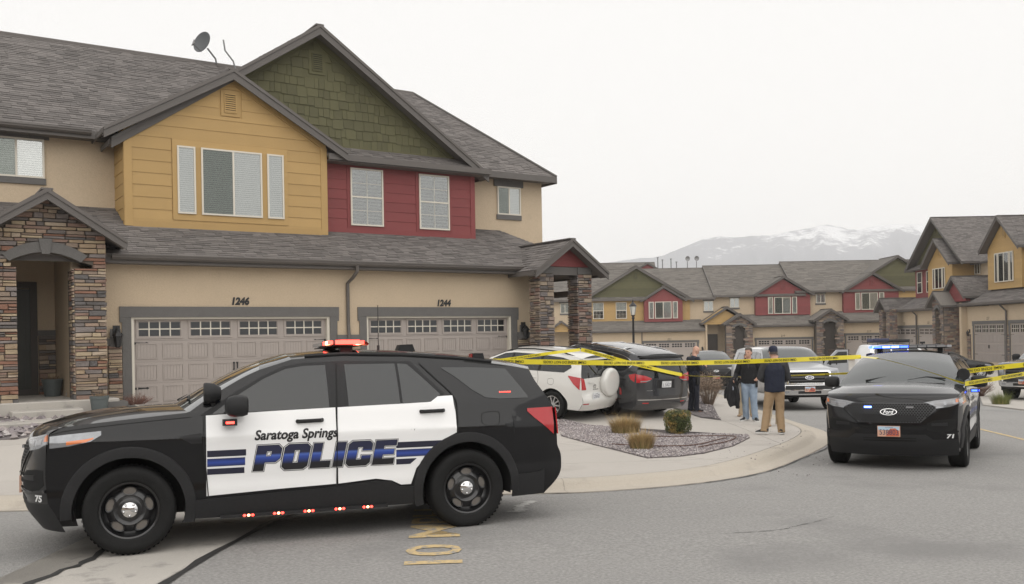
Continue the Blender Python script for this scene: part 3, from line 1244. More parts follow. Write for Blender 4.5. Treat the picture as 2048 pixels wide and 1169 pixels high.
# yellow bay
YY = 25.15
TY = face(YY)
yx0, yx1 = 4.97, 10.43
MB().box(yx0, yx1, YY + .0, YS + 1.0, 4.3, 7.35).prism([(yx0, 7.35), (yx1, 7.35), (7.7, 8.98)], lambda a, c, d: (a, d, c), YY, YS + 1).build('bay_core', M['yellow'], H1)
ysp = lambda z: (max(yx0 + .17, 7.7 - (8.80 - z) / .588), min(yx1 - .17, 7.7 + (8.80 - z) / .588))
yh = [(6.12, 9.27, 5.0, 7.12), (7.38, 8.01, 7.86, 8.62)]
boards(H1, TY, M['yellow'], 4.93, 8.80, .315, ysp, yh)
t = MB()
t.box(yx0 - .024, yx0 + .17, 0, .036, 4.79, 7.28, TY)
t.build('corner_board', M['yellow'], H1)
MB().box(yx1 - .17, yx1 + .024, 0, .036, 4.79, 7.28, TY).build('corner_board', M['yellow'], H1)
MB().box(yx0 + .17, yx1 - .17, 0, .034, 4.77, 4.93, TY).build('base_board', M['yellow'], H1)
for s in (-1, 1):
    MB().prism([(7.7, 9.02), (7.7 + s * 2.73, 7.41), (7.7 + s * 2.73, 7.20), (7.7, 8.80)], lambda a, c, d: TY(a, d, c), 0, .037).build('frieze_board', M['yellow'], H1)
ring(MB(), TY, 6.14, 9.27, 5.0, 7.13, .12, 0, .04, .17).box(6.73, 6.88, 0, .04, 5.17, 6.96, TY).box(8.53, 8.68, 0, .04, 5.17, 6.96, TY).build('window_surround', M['yellow'], H1)
window(H1, TY, 6.26, 6.73, 5.17, 6.96, d=.04, kind='blind')
window(H1, TY, 6.88, 8.53, 5.17, 6.96, d=.04, splits=(.52,), kind='blind', screen=(0,))
window(H1, TY, 8.68, 9.15, 5.17, 6.96, d=.04, kind='blind')
vent(H1, TY, 7.53, 7.86, 7.98, 8.50, M['yellow'])
# left return of the bay
TR = sideL(yx0)
boards(H1, TR, M['yellow'], 4.95, 7.25, .315, lambda z: (YY + .13, YS))
MB().box(YY - .02, YY + .13, 0, .034, 4.79, 7.28, TR).build('corner_board', M['yellow'], H1)
gable_roof(H1, face(YY), 7.71, 9.12, 3.28, .588, .32, -4.4, under=0)
# green gable over the red wall
YR = 25.45
TG = face(25.62)
gx, gs = 10.31, .679
MB().prism([(gx - 5.0, 7.3), (gx + 5.25, 7.3), (gx, 10.72)], lambda a, c, d: TG(a, d, c), -.5, 0).build('gable_core', M['green'], H1)
gsp = lambda z: (max(gx - (10.52 - z) / gs, 9.0 if z < 8.3 else 6), gx + (10.52 - z) / gs)
shakes(H1, TG, M['green'], 7.50, 10.5, .275, gsp, [(10.10, 10.72, 9.5, 10.28)])
MB().box(9.5, 14.95, 0, .036, 7.36, 7.52, TG).build('base_board', M['green'], H1)
for s in (-1, 1):
    MB().prism([(gx, 10.72), (gx + s * 4.95, 7.36), (gx + s * 4.65, 7.36), (gx, 10.5)], lambda a, c, d: TG(a, d, c), 0, .037).build('frieze_board', M['green'], H1)
vent(H1, TG, 10.24, 10.57, 9.62, 10.14, M['green'])
gable_roof(H1, face(YR), gx, 10.84, 5.66, gs, .36, -6.0, under=-.17)
# skirt roof between green and red
skirt = MB().box(10.5, 15.9, 25.03, 25.06, 6.95, 7.08).build('skirt_roof', M['trim'], H1)
roofplane(skirt, (0, 25.0, 7.08), (1, 0, 0), (0, 1, .66), .62 * 1.2, lambda v: (10.45, 15.98), slab=.06)
MB().box(10.45, 15.98, 24.94, 24.999, 6.96, 7.13).build('gutter', M['gutter'], H1)
MB().box(10.45, 15.9, 25.0, YR - .001, 6.93, 6.95).build('soffit', M['soffit'], H1)
# red wall
TD = face(YR)
MB().box(10.43, 15.6, YR, YS + .5, 4.5, 7.1).build('red_core', M['red'], H1)
rh = [(11.20, 12.46, 5.06, 7.2), (13.49, 14.76, 5.06, 7.2)]
boards(H1, TD, M['red'], 5.05, 6.93, .288, lambda z: (10.44, 15.46), rh)
t = MB()
t.box(15.46, 15.625, 0, .036, 4.93, 6.93, TD)
t.box(10.44, 15.46, 0, .034, 4.90, 5.05, TD)
for a, c in ((11.20, 12.46), (13.49, 14.76)):
    ring(t, TD, a, c, 5.05, 6.93, .1, 0, .038)
t.build('red_trim', M['red'], H1)
for a, c in ((11.30, 12.36), (13.59, 14.66)):
    window(H1, TD, a, c, 5.15, 6.86, d=.04, hsplit=.5, kind='shutter', grid=(2, 4))
# stone entry porch on the left
HP = face(22.9)
pc = 2.83
porch = MB()


def arch(u):
    return 3.58 + .26 * math.cos((u - pc) / .62 * 1.2)


N = 14
ax = [lerp(2.25, 3.41, k / N) for k in range(N + 1)]
porch.box(1.58, 2.25, 22.95, 23.5, .15, 3.5)
porch.box(3.41, 4.05, 22.95, YF + .2, .15, 3.5)
poly = [(1.58, 3.5)] + [(u, max(arch(u), 3.5)) for u in ax] + [(4.05, 3.5), (4.05, 4.3), (pc, 5.08), (1.58, 4.3)]
porch.prism(poly, lambda a, c, d: (a, d, c), 22.95, 23.35)
porch = porch.build('porch_portal', M['mortar'], H1)
tst = lambda u, z: z < 5.02 - abs(u - pc) * .66 and not (2.19 < u < 3.47 and z < arch(min(max(u, 2.25), 3.41)) + .12) and not (abs(u - pc) < .84 and 3.80 - .30 * ((u - pc) / .86) ** 2 < z < 4.06 - .30 * ((u - pc) / .86) ** 2)
stones(porch, lambda u, d, z: HP(u, d - .05, z), 1.56, 4.08, 3.5, 5.05, tst, budget=SB, rows=(.06, .13), jut=.06)
stones(porch, lambda u, d, z: HP(u, d - .05, z), 3.41, 4.08, .50, 3.5, None, budget=SB, jut=.06)
stones(porch, lambda u, d, z: HP(u, d - .05, z), 1.58, 2.25, .50, 3.5, None, budget=SB, jut=.06)
stones(porch, lambda u, d, z: (3.41 - d, u, z), 22.95, 23.5, .50, 3.5, None, jut=.04)
stones(porch, lambda u, d, z: (4.05 + d, u, z), 22.95, YF, .50, 3.9, None, jut=.04)
# arch trim with keystone
outer = [(u, arch(u)) for u in [lerp(1.97, 3.69, k / 20) for k in range(21)]]
inn = [(u, max(3.50, arch(u) - .0)) for u in [lerp(2.22, 3.44, k / 20) for k in range(21)]]
lo = [(lerp(1.97, 3.69, k / 20), 0) for k in range(21)]
av = lambda u: 3.84 - .30 * ((u - pc) / .86) ** 2
poly = [(u, av(u) + .24) for u, _ in lo] + [(u, av(u)) for u in [lerp(3.55, 2.11, k / 20) for k in range(21)]]
MB().prism(poly, lambda a, c, d: HP(a, d, c), -.2, .03).build('arch_trim', M['trimwood'], H1)
MB().prism([(pc - .08, 3.80), (pc + .08, 3.80), (pc + .14, 4.14), (pc - .14, 4.14)], lambda a, c, d: HP(a, d, c), .031, .07).build('keystone', M['trimwood'], H1)
# inside of the porch
i = MB()
i.box(1.0, 3.41, 26.0, 26.2, .3, 4.2)
i.box(3.42, 3.6, 23.5, 26.2, .3, 4.2)
i.box(1.0, 3.6, 23.36, 26.2, 4.15, 4.3)
i.box(.6, 1.0, 23.36, 26.2, .3, 4.2)
i.build('porch_wall', M['stucco'], H1)
ib = face(26.0)
st = MB().box(3.02, 3.41, 0, .02, .5, 2.0, ib).build('wainscot', M['mortar'], H1)
stones(st, lambda u, d, z: ib(u, d + .02, z), 3.02, 3.41, .5, 2.0, rows=(.08, .16))
MB().box(3.0, 3.41, 0, .07, 2.002, 2.14, ib).build('wainscot_cap', M['trimwood'], H1)
d = ring(MB(), ib, 1.75, 3.0, .5, 3.35, .16, 0, .07).build('door_surround', M['fardoor'], H1)
fd = MB().box(1.93, 2.84, .0, .03, .55, 3.17, ib).build('front_door', M['frontdoor'], H1)
for zz0, zz1 in ((.75, 1.45), (1.65, 2.95)):
    for a, c in ((2.02, 2.33), (2.43, 2.75)):
        ring(MB(), ib, a, c, zz0, zz1, .03, .031, .045).build('panel', M['frontdoor'], fd)
MB().ball((2.0, 25.92, 1.55), .035).build('door_handle', M['blackmetal'], fd, smooth=True)
gable_roof(H1, HP, pc, 5.20, 1.62, .66, .48, -3.2, fh=.2, under=0)
# porch slab and steps
for nm, x0, x1, y0, y1, z0, z1 in (('porch_slab', .2, 4.3, 22.75, 26.0, .05, .52), ('step', 2.05, 3.45, 22.2, 22.749, .05, .36), ('step', 1.7, 3.5, 21.2, 22.199, -.15, .20)):
    MB().box(x0, x1, y0, y1, z0, z1).build(nm, M['concrete_old'], H1, bevel=.02)
MB().box(4.0, 4.45, 22.6, 23.2, .05, .45).build('plinth', M['trimwood'], H1)
# right-hand portico on two stone pillars
PX = 17.08
PB = [0]
por = MB()
for x0, x1, y0, y1 in ((16.12, 16.6, 22.6, 23.08), (17.58, 18.06, 22.6, 23.08)):
    p = MB().box(x0, x1, y0, y1, .0, 3.66).build('pillar', M['mortar'], H1)
    for Tq, a, c in ((face(y0), x0, x1), (sideL(x0), y0, y1)):
        stones(p, Tq, a - .02, c + .02, .05, 3.64, budget=SB if Tq(0, 0, 0)[0] == 0 else None, var=PSTONES, rows=(.06, .15), lens=(.14, .36), jut=.05, mj='pillarstone')
    stones(p, lambda u, d, z: (x1 + d, u, z), y0, y1, .05, 3.64, var=PSTONES, jut=.04, mj='pillarstone')
    MB().box(x0 - .02, x1 + .02, y0 - .02, y1 + .02, 3.661, 3.86).build('pillar_cap', M['trimwood'], H1)
TP = face(22.62)
MB().box(16.0, 18.16, -.15, 0, 3.62, 3.86, TP).build('beam', M['trim'], H1)
MB().prism([(PX - 1.05, 3.87), (PX + 1.05, 3.87), (PX, 4.58)], lambda a, c, d: TP(a, d, c), -.1, 0).build('portico_gable', M['red'], H1)
for za, zb in ((3.875, 4.08), (4.085, 4.3)):
    hw = lambda z: max(.02, (4.50 - z) / .69)
    MB().prism([(PX - hw(za), za), (PX + hw(za), za), (PX + hw(zb), zb), (PX - hw(zb), zb)], lambda a, c, d: TP(a, d, c), .001, .02).build('siding_board', M['red'], H1)
gable_roof(H1, face(22.6), PX, 4.70, 1.38, .72, .42, -2.9, fh=.2, under=0)
pw = MB()
pw.box(16.48, 18.4, 25.2, 25.6, .1, 4.4)
pw.build('entry_wall', M['stucco'], H1)
MB().box(16.85, 17.8, 25.15, 25.199, .4, 2.5).build('entry_door', M['fardoor'], H1)
MB().box(18.1, 18.16, 23.1, 25.2, 3.0, 3.2).build('gutter', M['gutter'], H1)
MB().tube([(18.35, 25.05, 3.3), (18.35, 25.1, 3.0), (18.35, 25.12, .2)], .045, 8).build('downspout', M['gutter'], H1, smooth=True)

# satellite dish and bare mast on the ridge
M['dish'] = mat('dish_grey', (.07, .075, .08), .5, noise_=(5, .05))
M['steel'] = mat('galvanised', (.22, .22, .22), .45, metal=.6, noise_=(12, .1))
dz = root('satellite_dish', 'dark grey satellite dish on the ridge of the near townhouse', 'satellite dish', (9.15, 31.3, 11.1))
MB().tube([(9.15, 31.3, 11.08), (9.1, 31.25, 11.25), (8.82, 31.2, 11.55)], .03, 8).build('mast', M['steel'], dz, smooth=True)
ax_ = Vector((-.80, -.52, .30)).normalized()
s_ = ax_.cross(Vector((0, 0, 1))).normalized()
u_ = s_.cross(ax_)
c0 = Vector((8.68, 31.15, 11.68))
rows = []
for k in range(7):
    r = k / 6
    rows.append([tuple(c0 + s_ * (r * .33 * math.cos(t)) + u_ * (r * .38 * math.sin(t)) + ax_ * (.09 * r * r)) for t in [2 * math.pi * j / 24 for j in range(24)]])
dd_ = MB().grid(rows, True)
rows = [[tuple(Vector(p) - ax_ * .02) for p in r] for r in rows]
dd_.grid(rows, True)
dd_.build('dish', M['dish'], dz, smooth=True)
MB().tube([tuple(c0 - u_ * .33), tuple(c0 + ax_ * .42 - u_ * .30)], .013, 6).tube([tuple(c0 + ax_ * .42 - u_ * .34), tuple(c0 + ax_ * .40 - u_ * .14)], .03, 8).tube([tuple(c0 + ax_ * .36 - u_ * .3 + s_ * .1), tuple(c0 + ax_ * .44 - u_ * .3 - s_ * .1)], .02, 6).build('feed_arm', M['steel'], dz, smooth=True)
cc_ = catmull([(8.3, 30.95, 11.42), (8.5, 31.0, 11.25), (8.8, 31.15, 11.3), (8.85, 31.2, 11.5)], 6)
ms = root('roof_mast', 'bent bare antenna mast on the roof right of the dish', 'mast', (9.75, 31.0, 10.8))
MB().tube([(9.72, 31.0, 10.8), (9.62, 31.0, 11.18), (9.35, 31.0, 11.5), (9.30, 31.0, 11.85)], .028, 8).build('mast_pipe', M['steel'], ms, smooth=True)
# pots by the porch
M['pot'] = mat('slate_pot', (.085, .10, .10), .6, noise_=(9, .12), bump=(30, .2))
M['potsoil'] = mat('soil', (.05, .04, .035), .95, noise_=(30, .3))
M['drystem'] = mat('dry_stem', (.22, .145, .085), .9, noise_=(20, .2), rnd=.3)


def pot(x, y, z, r, h, lab, stems=25, sh=.18):
    p = root('plant_pot', lab, 'plant pot', (x, y, z))
    MB().lathe([(.001, 0), (r * .72, 0), (r * .74, .02), (r * .95, h * .86), (r * 1.0, h * .87), (r * 1.02, h), (r * .9, h), (r * .88, h * .9)], lambda a, b, c: (x + a, y + b, z + c), 24).build('pot', M['pot'], p, smooth=True)
    MB().lathe([(.001, h * .92), (r * .9, h * .9)], lambda a, b, c: (x + a, y + b, z + c), 16).build('soil', M['potsoil'], p)
    mb = MB()
    for k in range(stems):
        a = random.random() * 6.28
        q = random.random() * r * .7
        l = random.uniform(.5, 1.2) * sh
        b = Vector((x + q * math.cos(a), y + q * math.sin(a), z + h * .9))
        e = b + Vector((math.cos(a) * l * .6, math.sin(a) * l * .6, l))
        mb.tube([tuple(b), tuple((b + e) / 2 + Vector((0, 0, .02))), tuple(e)], [.004, .003, .001], 4, False)
    mb.build('dry_stems', M['drystem'], p)
    return p


pot(3.78, 22.25, .12, .20, .5, 'slate grey pot with dry stems in front of the stone column', 40, .14)
pot(3.18, 24.9, .52, .24, .42, 'dark pot on the porch floor by the front door', 50, .16)
MB().ball((3.45, 24.4, .58), (.05, .05, .07)).ball((3.45, 24.4, .68), .04).build('garden_figurine', M['concrete_old'], smooth=True)
tag(bpy.context.scene.objects['garden_figurine'], 'tiny grey figurine beside the porch pot', 'figurine')
sk = root('shepherd_hook', 'thin black metal hook standing by the stone column', 'hook', (3.96, 22.3, .2))
MB().tube([(3.96, 22.3, .1), (3.96, 22.3, 1.3), (3.99, 22.3, 1.38), (4.03, 22.3, 1.36), (4.03, 22.3, 1.3)], .006, 6).build('rod', M['blackmetal'], sk)

# ================================================================ the far row of townhouses
ANG_R = math.atan2(RY, RX)
FZ = 86.0


def frow(name, label, X):
    p = wxy(0, FZ)
    return root(name, label, 'house', (p[0], p[1], 0), ANG_R, 'far row of townhouses', local=True)


def simple_roof(parent, x0, x1, y0, z0, y1, z1, yb, m='shingle_far', wr=(.3, .8)):
    r = MB().box(x0, x1, y1 - .1, y1 + .1, z1 - .06, z1 + .02).build('main_roof', M[m], parent)
    sl = (z1 - z0) / (y1 - y0)
    roofplane(r, (0, y0, z0), (1, 0, 0), (0, 1, sl), (y1 - y0) * math.hypot(1, sl), lambda v: (x0, x1), ex=.2, wr=wr, m=M[m])
    MB().add([(x0, y1, z1), (x1, y1, z1), (x1, yb, z0), (x0, yb, z0)], [(0, 1, 2, 3)]).build('rear_slope', M[m], r)
    for x in (x0 + .02, x1 - .02):
        MB().prism([(y0 + .1, z0 - .1), (yb - .1, z0 - .1), (y1, z1 - .12)], lambda a, b, d: (d, a, b), x - .02, x + .02).build('gable_end', M['stucco'], parent)
    for x, s in ((x0, -1), (x1, 1)):
        MB().prism([(y0, z0 + .03), (y1, z1 + .03), (y1, z1 - .22), (y0, z0 - .2)], lambda a, b, d: (d, a, b), x - .04, x + .04).build('rake_board', M['gutter'], parent)
    MB().box(x0, x1, y0 - .1, y0, z0 - .16, z0 + .03).build('gutter', M['gutter'], parent)
    return r


def tri_window(parent, T, a, z0, z1, d=.04, W3=2.72):
    k = W3 / 2.72
    window(parent, T, a, a + .47 * k, z0, z1, d=d, kind='blind', fw=.06)
    window(parent, T, a + .58 * k, a + 2.13 * k, z0, z1, d=d, splits=(.5,), kind='blind', fw=.06, screen=(0,))
    window(parent, T, a + 2.25 * k, a + W3, z0, z1, d=d, kind='blind', fw=.06)


def gable_wall(parent, T, uc, zb, ze, zap, half, slope, m, dz=1.0, ex=.2):
    """boarded wall with a gable top"""
    MB().prism([(uc - half, zb), (uc + half, zb), (uc + half, ze), (uc, zap), (uc - half, ze)], lambda a, b, d: T(a, d, b), -dz, 0).build('wall', m, parent)
    boards(parent, T, m, zb, zap - .1, ex, lambda z: (uc - min(half, (zap - z) / slope), uc + min(half, (zap - z) / slope)), join=True)


def stone_arch(parent, T, uc, zf, zap, half, slope, cw, ow, d, ztop, var=PSTONES):
    """stone portal: two piers, arch and gable roof"""
    o = ow / 2
    mb = MB()
    mb.box(uc - o - cw, uc - o, d - .6, d, zf, ztop, T)
    mb.box(uc + o, uc + o + cw, d - .6, d, zf, ztop, T)
    n = 10
    pts = [(uc - o - cw, ztop)] + [(lerp(uc - o, uc + o, k / n), ztop + .22 * math.sin(math.pi * k / n)) for k in range(n + 1)] + [(uc + o + cw, ztop), (uc + o + cw, zap - (o + cw) * slope), (uc, zap - .05), (uc - o - cw, zap - (o + cw) * slope)]
    mb.prism(pts, lambda a, b, q: T(a, q, b), d - .4, d)
    p = mb.build('porch_portal', M['mortar'], parent)
    tst = lambda u, z: z < zap - .1 - abs(u - uc) * slope and not (abs(u - uc) < o + .03 and z < ztop + .24)
    stones(p, lambda u, q, z: T(u, q + d, z), uc - o - cw, uc + o + cw, zf, zap, tst, var=var, rows=(.09, .2), lens=(.2, .6), jut=.05, mj='pillarstone')
    poly = [(lerp(uc - o - .15, uc + o + .15, k / n), ztop + .06 + .26 * math.sin(math.pi * k / n) + .12) for k in range(n + 1)] + [(lerp(uc + o, uc - o, k / n), ztop + .22 * math.sin(math.pi * k / n)) for k in range(n + 1)]
    MB().prism(poly, lambda a, b, q: T(a, q, b), d - .1, d + .09).build('arch_trim', M['trimwood'], parent)
    gable_roof(parent, T, uc, zap + .12, half, slope, d + .35, d - 3.0, fh=.2, m=M['shingle_far'], shing=False)
    return p


def low_roof(parent, x0, x1, zg, zt, y0=-.45, y1=1.45, m='shingle_far'):
    lr = MB().box(x0, x1, y0 + .03, y0 + .06, zg - .2, zg - .02).build('low_roof', M['trim'], parent)
    sl = (zt - zg) / (y1 - y0)
    roofplane(lr, (0, y0, zg), (1, 0, 0), (0, 1, sl), (y1 - y0) * math.hypot(1, sl), lambda v: (x0, x1), ex=.2, wr=(.3, .8), m=M[m], slab=.1)
    MB().box(x0, x1, y0 - .12, y0, zg - .14, zg + .02).build('gutter', M['gutter'], parent)


def far_number(parent, T, txt, u, z, d=.03, s=.26):
    text_obj('house_number', txt, lambda a, b: T(u + a, d, z + b), M['blackmetal'], parent, size=s, shear=.15)


T0 = face(0)
T1 = face(1.5)
# --- unit with the green gable and red bay
A = frow('townhouse', 'far townhouse with a wide green gable over yellow siding and red bay', 11)
MB().box(3.0, 19.4, 1.5, 12, -1.5, 5.0).build('upper_wall', M['stucco'], A)
MB().box(7.0, 17.9, 0, 1.49, -1.5, 2.05).build('garage_wall', M['stucco'], A)
simple_roof(A, 2.0, 19.1, 1.0, 4.98, 6.0, 8.15, 11)
low_roof(A, 6.6, 17.8, 2.02, 2.98)
MB().prism([(11.72 - 5.1, 4.97), (11.72 + 5.1, 4.97), (11.72, 8.02)], lambda a, b, d: (a, 1.35 - d, b), -.3, 0).build('gable_core', M['green'], A)
boards(A, face(1.35), M['green'], 5.0, 7.9, .2, lambda z: (11.72 - (7.95 - z) / .61, 11.72 + (7.95 - z) / .61), join=True)
vent(A, face(1.33), 11.55, 11.85, 6.9, 7.4, M['green'])
gable_roof(A, face(1.35), 11.72, 8.13, 5.4, .61, .4, -5, m=M['shingle_far'], shing=False)
MB().box(6.95, 16.76, 1.36, 1.6, 2.9, 4.98).build('yellow_core', M['yellow'], A)
boards(A, face(1.36), M['yellow'], 2.9, 4.97, .2, lambda z: (6.95, 16.76), join=True)
for a in (7.6, 9.77):
    window(A, face(1.33), a, a + 1.02, 3.16, 4.7, d=.04, hsplit=.5, kind='none', fw=.06, grid=(3, 4))
    MB().box(a + .1, a + .92, 1.305, 1.312, 3.9 if a > 9 else 3.95, 4.62, ).build('shade', M['blind'], A)
gable_wall(A, face(.9), 14.2, 2.8, 4.72, 5.9, 1.8, .63, M['red'], .6)
gable_roof(A, face(.9), 14.22, 6.17, 2.15, .62, .3, -1.2, fh=.17, m=M['shingle_far'], shing=False)
tri_window(A, face(.88), 12.81, 3.1, 4.68)
for a in (4.54, 18.11):
    window(A, T1, a, a + .88, 3.75, 4.7, d=.04, splits=(.5,), kind='blind', fw=.06)
    MB().box(a - .1, a + .98, 0, .05, 4.702, 4.9, T1).build('window_head', M['trimwood'], A)
    MB().box(a - .05, a + .93, 0, .06, 3.6, 3.748, T1).build('window_sill', M['trimwood'], A)
header_trim(A, T0, 12.2, 17.1, .84, -1.35, .22, .2)
garage(A, T0, 12.25, 17.05, -1.35, .82, .004, detail=False)
far_number(A, T0, '221', 14.35, 1.06)
lantern(A, T0, 17.6, .1)
MB().box(17.35, 17.85, 0, .06, -1.4, .05, T0).build('wainscot', M['pillarstone'], A)
# entry with yellow gable and brown door
gable_wall(A, face(-.2), 19.5, 2.45, 2.6, 3.92, 2.0, .62, M['yellow'], .6)
gable_roof(A, face(-.2), 19.86, 4.1, 2.38, .63, .35, -2, fh=.18, m=M['shingle_far'], shing=False)
MB().box(17.88, 18.05, -.2, 1.4, -1.4, 2.45).build('entry_wall', M['stucco'], A)
en = MB().box(18.1, 19.35, 1.2, 1.4, -1.4, 2.5).build('entry_wall', M['stucco'], A)
dr = MB().box(18.17, 19.29, 1.12, 1.199, -.8, 1.55).build('entry_door', M['fardoor'], A)
MB().tube([(12.0, -.06, 1.9), (12.0, -.05, -1.2)], .05, 6).build('downspout', M['gutter'], A)
# small entry at its left end
gable_wall(A, face(-.6), 4.5, 2.0, 2.1, 2.9, 1.15, .7, M['yellow'], .4)
gable_roof(A, face(-.6), 4.5, 3.02, 1.35, .7, .3, -2, fh=.16, m=M['shingle_far'], shing=False)
MB().box(5.4, 5.75, -.6, -.3, -1.4, 2.0).build('pillar', M['pillarstone'], A)

# --- unit with a single red gable
B = frow('townhouse', 'far townhouse with one red gable and number 219', 24)
MB().box(19.4, 28.15, 1.5, 12, -1.4, 5.2).build('upper_wall', M['stucco'], B)
MB().box(21.5, 28.0, 0, 1.49, -1.4, 2.3).build('garage_wall', M['stucco'], B)
simple_roof(B, 18.98, 27.6, 1.0, 5.17, 6.0, 8.35, 11)
low_roof(B, 21.0, 28.0, 2.30, 3.35)
gable_wall(B, face(1.1), 25.48, 3.24, 5.0, 6.65, 2.58, .61, M['red'], .6)
vent(B, face(1.08), 25.33, 25.66, 5.7, 6.15, M['red'])
gable_roof(B, face(1.1), 25.53, 6.93, 2.9, .605, .35, -3.5, fh=.19, m=M['shingle_far'], shing=False)
tri_window(B, face(1.08), 24.07, 3.36, 4.94)
window(B, T1, 20.58, 21.45, 4.02, 4.95, d=.04, splits=(.5,), kind='blind', fw=.06)
MB().box(20.48, 21.55, 0, .05, 4.952, 5.1, T1).build('window_head', M['trimwood'], B)
MB().box(20.53, 21.5, 0, .06, 3.87, 4.018, T1).build('window_sill', M['trimwood'], B)
header_trim(B, T0, 22.67, 27.75, .95, -1.25, .2, .2)
garage(B, T0, 22.72, 27.70, -1.25, .93, .004, detail=False)
far_number(B, T0, '219', 24.9, 1.2)
stone_arch(B, T0, 20.86, -1.3, 3.32, 1.5, .63, .68, 1.1, .9, 2.1)
MB().box(20.25, 21.5, -.4, -.3, -1.2, 2.3).build('entry_door', M['fardoor'], B)
lantern(B, T0, 22.4, .1)
MB().box(22.05, 22.45, 0, .05, -1.3, .05, T0).build('wainscot', M['pillarstone'], B)

# --- unit with a red and a green gable
E_ = frow('townhouse', 'far townhouse with red and green gables at the right end of the row', 33)
MB().box(28.15, 41, 1.5, 12, -1.2, 5.5).build('upper_wall', M['stucco'], E_)
MB().box(30.0, 41, 0, 1.49, -1.2, 2.55).build('garage_wall', M['stucco'], E_)
simple_roof(E_, 26.63, 41, 1.0, 5.45, 6.0, 8.62, 11)
low_roof(E_, 30.0, 41, 2.56, 3.5)
gable_wall(E_, face(1.1), 33.8, 3.35, 5.3, 6.9, 2.6, .61, M['red'], .6)
vent(E_, face(1.08), 33.75, 34.05, 5.9, 6.35, M['red'])
gable_roof(E_, face(1.1), 33.9, 7.13, 2.95, .6, .35, -3.5, fh=.19, m=M['shingle_far'], shing=False)
tri_window(E_, face(1.08), 32.28, 3.6, 5.2)
gable_wall(E_, face(1.45), 36.4, 5.35, 5.4, 8.5, 4.4, .6, M['green'], .4)
gable_roof(E_, face(1.45), 36.41, 8.68, 5.0, .6, .35, -4, fh=.19, m=M['shingle_far'], shing=False)
MB().box(36.4, 41, 1.2, 1.5, 3.3, 5.4).build('yellow_core', M['yellow'], E_)
window(E_, T1, 28.72, 29.6, 4.3, 5.2, d=.04, splits=(.5,), kind='blind', fw=.06)
MB().box(28.62, 29.7, 0, .05, 5.202, 5.38, T1).build('window_head', M['trimwood'], E_)
MB().box(28.67, 29.65, 0, .06, 4.15, 4.298, T1).build('window_sill', M['trimwood'], E_)
header_trim(E_, T0, 31.0, 36.0, 1.22, -1.0, .2, .2)
garage(E_, T0, 31.05, 35.95, -1.0, 1.2, .004, detail=False)
far_number(E_, T0, '217', 32.9, 1.47)
stone_arch(E_, T0, 29.2, -1.2, 3.6, 1.65, .62, .66, 1.18, .9, 2.35)
MB().box(28.6, 29.8, -.4, -.3, -1.1, 2.5).build('entry_door', M['fardoor'], E_)
lantern(E_, T0, 30.7, .3)
MB().box(30.4, 30.78, 0, .05, -1.1, .3, T0).build('wainscot', M['pillarstone'], E_)

# --- roofs of a row further back
p = wxy(0, 116)
Bk = root('townhouse', 'roof of a townhouse row showing behind the green gable', 'house', (p[0], p[1], 0), ANG_R, local=True)
MB().box(2, 19.5, 1, 9, -1, 6).build('wall', M['stucco'], Bk)
simple_roof(Bk, 1, 18.6, 0, 6, 4.5, 10.95, 9)
gable_wall(Bk, face(2.6), 17.4, 9, 9.3, 10.6, 1.0, .6, M['red'], .4)
gable_roof(Bk, face(2.6), 17.4, 10.8, 1.5, .6, .3, -2, fh=.2, m=M['shingle_far'], shing=False)
mb = MB()
for x, h in ((18.9, 1.2), (19.5, .9), (20.6, 1.0), (21.3, .6)):
    MB().tube([(x, 3.5, 9.9), (x, 3.5, 10.2 + h)], .07, 6).tube([(x, 3.5, 10.2 + h), (x, 3.5, 10.3 + h)], .14, 6).build('vent_pipe', M['steel'], Bk)
for i, x in enumerate((21.4, 22.5)):
    q = root('satellite_dish', ('left', 'right')[i] + ' of two small pale dishes above the far roof ridge', 'satellite dish', wxy(x * .995, 112) + (10.15,), ANG_R, 'small far dishes', local=True)
    MB().tube([(0, 0, -1.5), (0, 0, .2)], .05, 6).build('mast', M['steel'], q)
    MB().lathe([(.001, 0), (.2, .02), (.28, .07), (.29, .07), (.2, 0), (.001, -.02)], lambda a, b, c: (a, -c - .15, b * 1.05 + .5), 16).build('dish', M['steel'], q, smooth=True)

# ================================================================ the building on the right
p = wxy(31.6, 60)
Rt = root('townhouse', 'right-hand townhouse row seen edge on with green, pink and yellow gables', 'house', (p[0], p[1], 0), math.atan2(-DY, -DX), local=True)
# u = 60 - distance ahead; y = into the building
MB().box(-17, 14, 2.6, 14, -1, 6.6).build('upper_wall', M['stucco'], Rt)
w = MB()
w.box(-16.6, 14, 0, 2.59, -1, 3.2)
w.build('garage_wall', M['stucco'], Rt)
low_roof(Rt, -17.0, -7.6, 3.28, 4.25, m='shingle')
low_roof(Rt, -4.6, 14, 3.42, 4.45, m='shingle')
# green gable, pink wall
MB().box(-15.6, -12.2, 1.4, 2.6, 4.0, 6.6).build('pink_core', M['red'], Rt)
boards(Rt, face(1.4), M['red'], 4.1, 6.5, .2, lambda z: (-15.6, -12.2), join=True)
for a in (-15.16, -13.48):
    window(Rt, face(1.38), a, a + .87, 4.6, 6.3, d=.04, hsplit=.5, kind='blind', fw=.06)
MB().prism([(-16.2, 6.7), (-7.1, 6.7), (-11.65, 10.2)], lambda a, b, d: (a, 1.6 - d, b), -.3, 0).build('gable_core', M['green'], Rt)
shakes(Rt, face(1.6), M['green'], 6.9, 10.1, .28, lambda z: (-11.65 - (10.0 - z) / .775, -11.65 + (10.0 - z) / .775), join=True)
vent(Rt, face(1.58), -11.8, -11.5, 8.9, 9.5, M['green'])
gable_roof(Rt, face(1.4), -11.65, 10.36, 4.9, .775, .5, -12, fh=.22, under=-.2, m=M['shingle'])
sk = MB().box(-16.3, -12.2, .95, 1.0, 6.4, 6.52).build('skirt_roof', M['trim'], Rt)
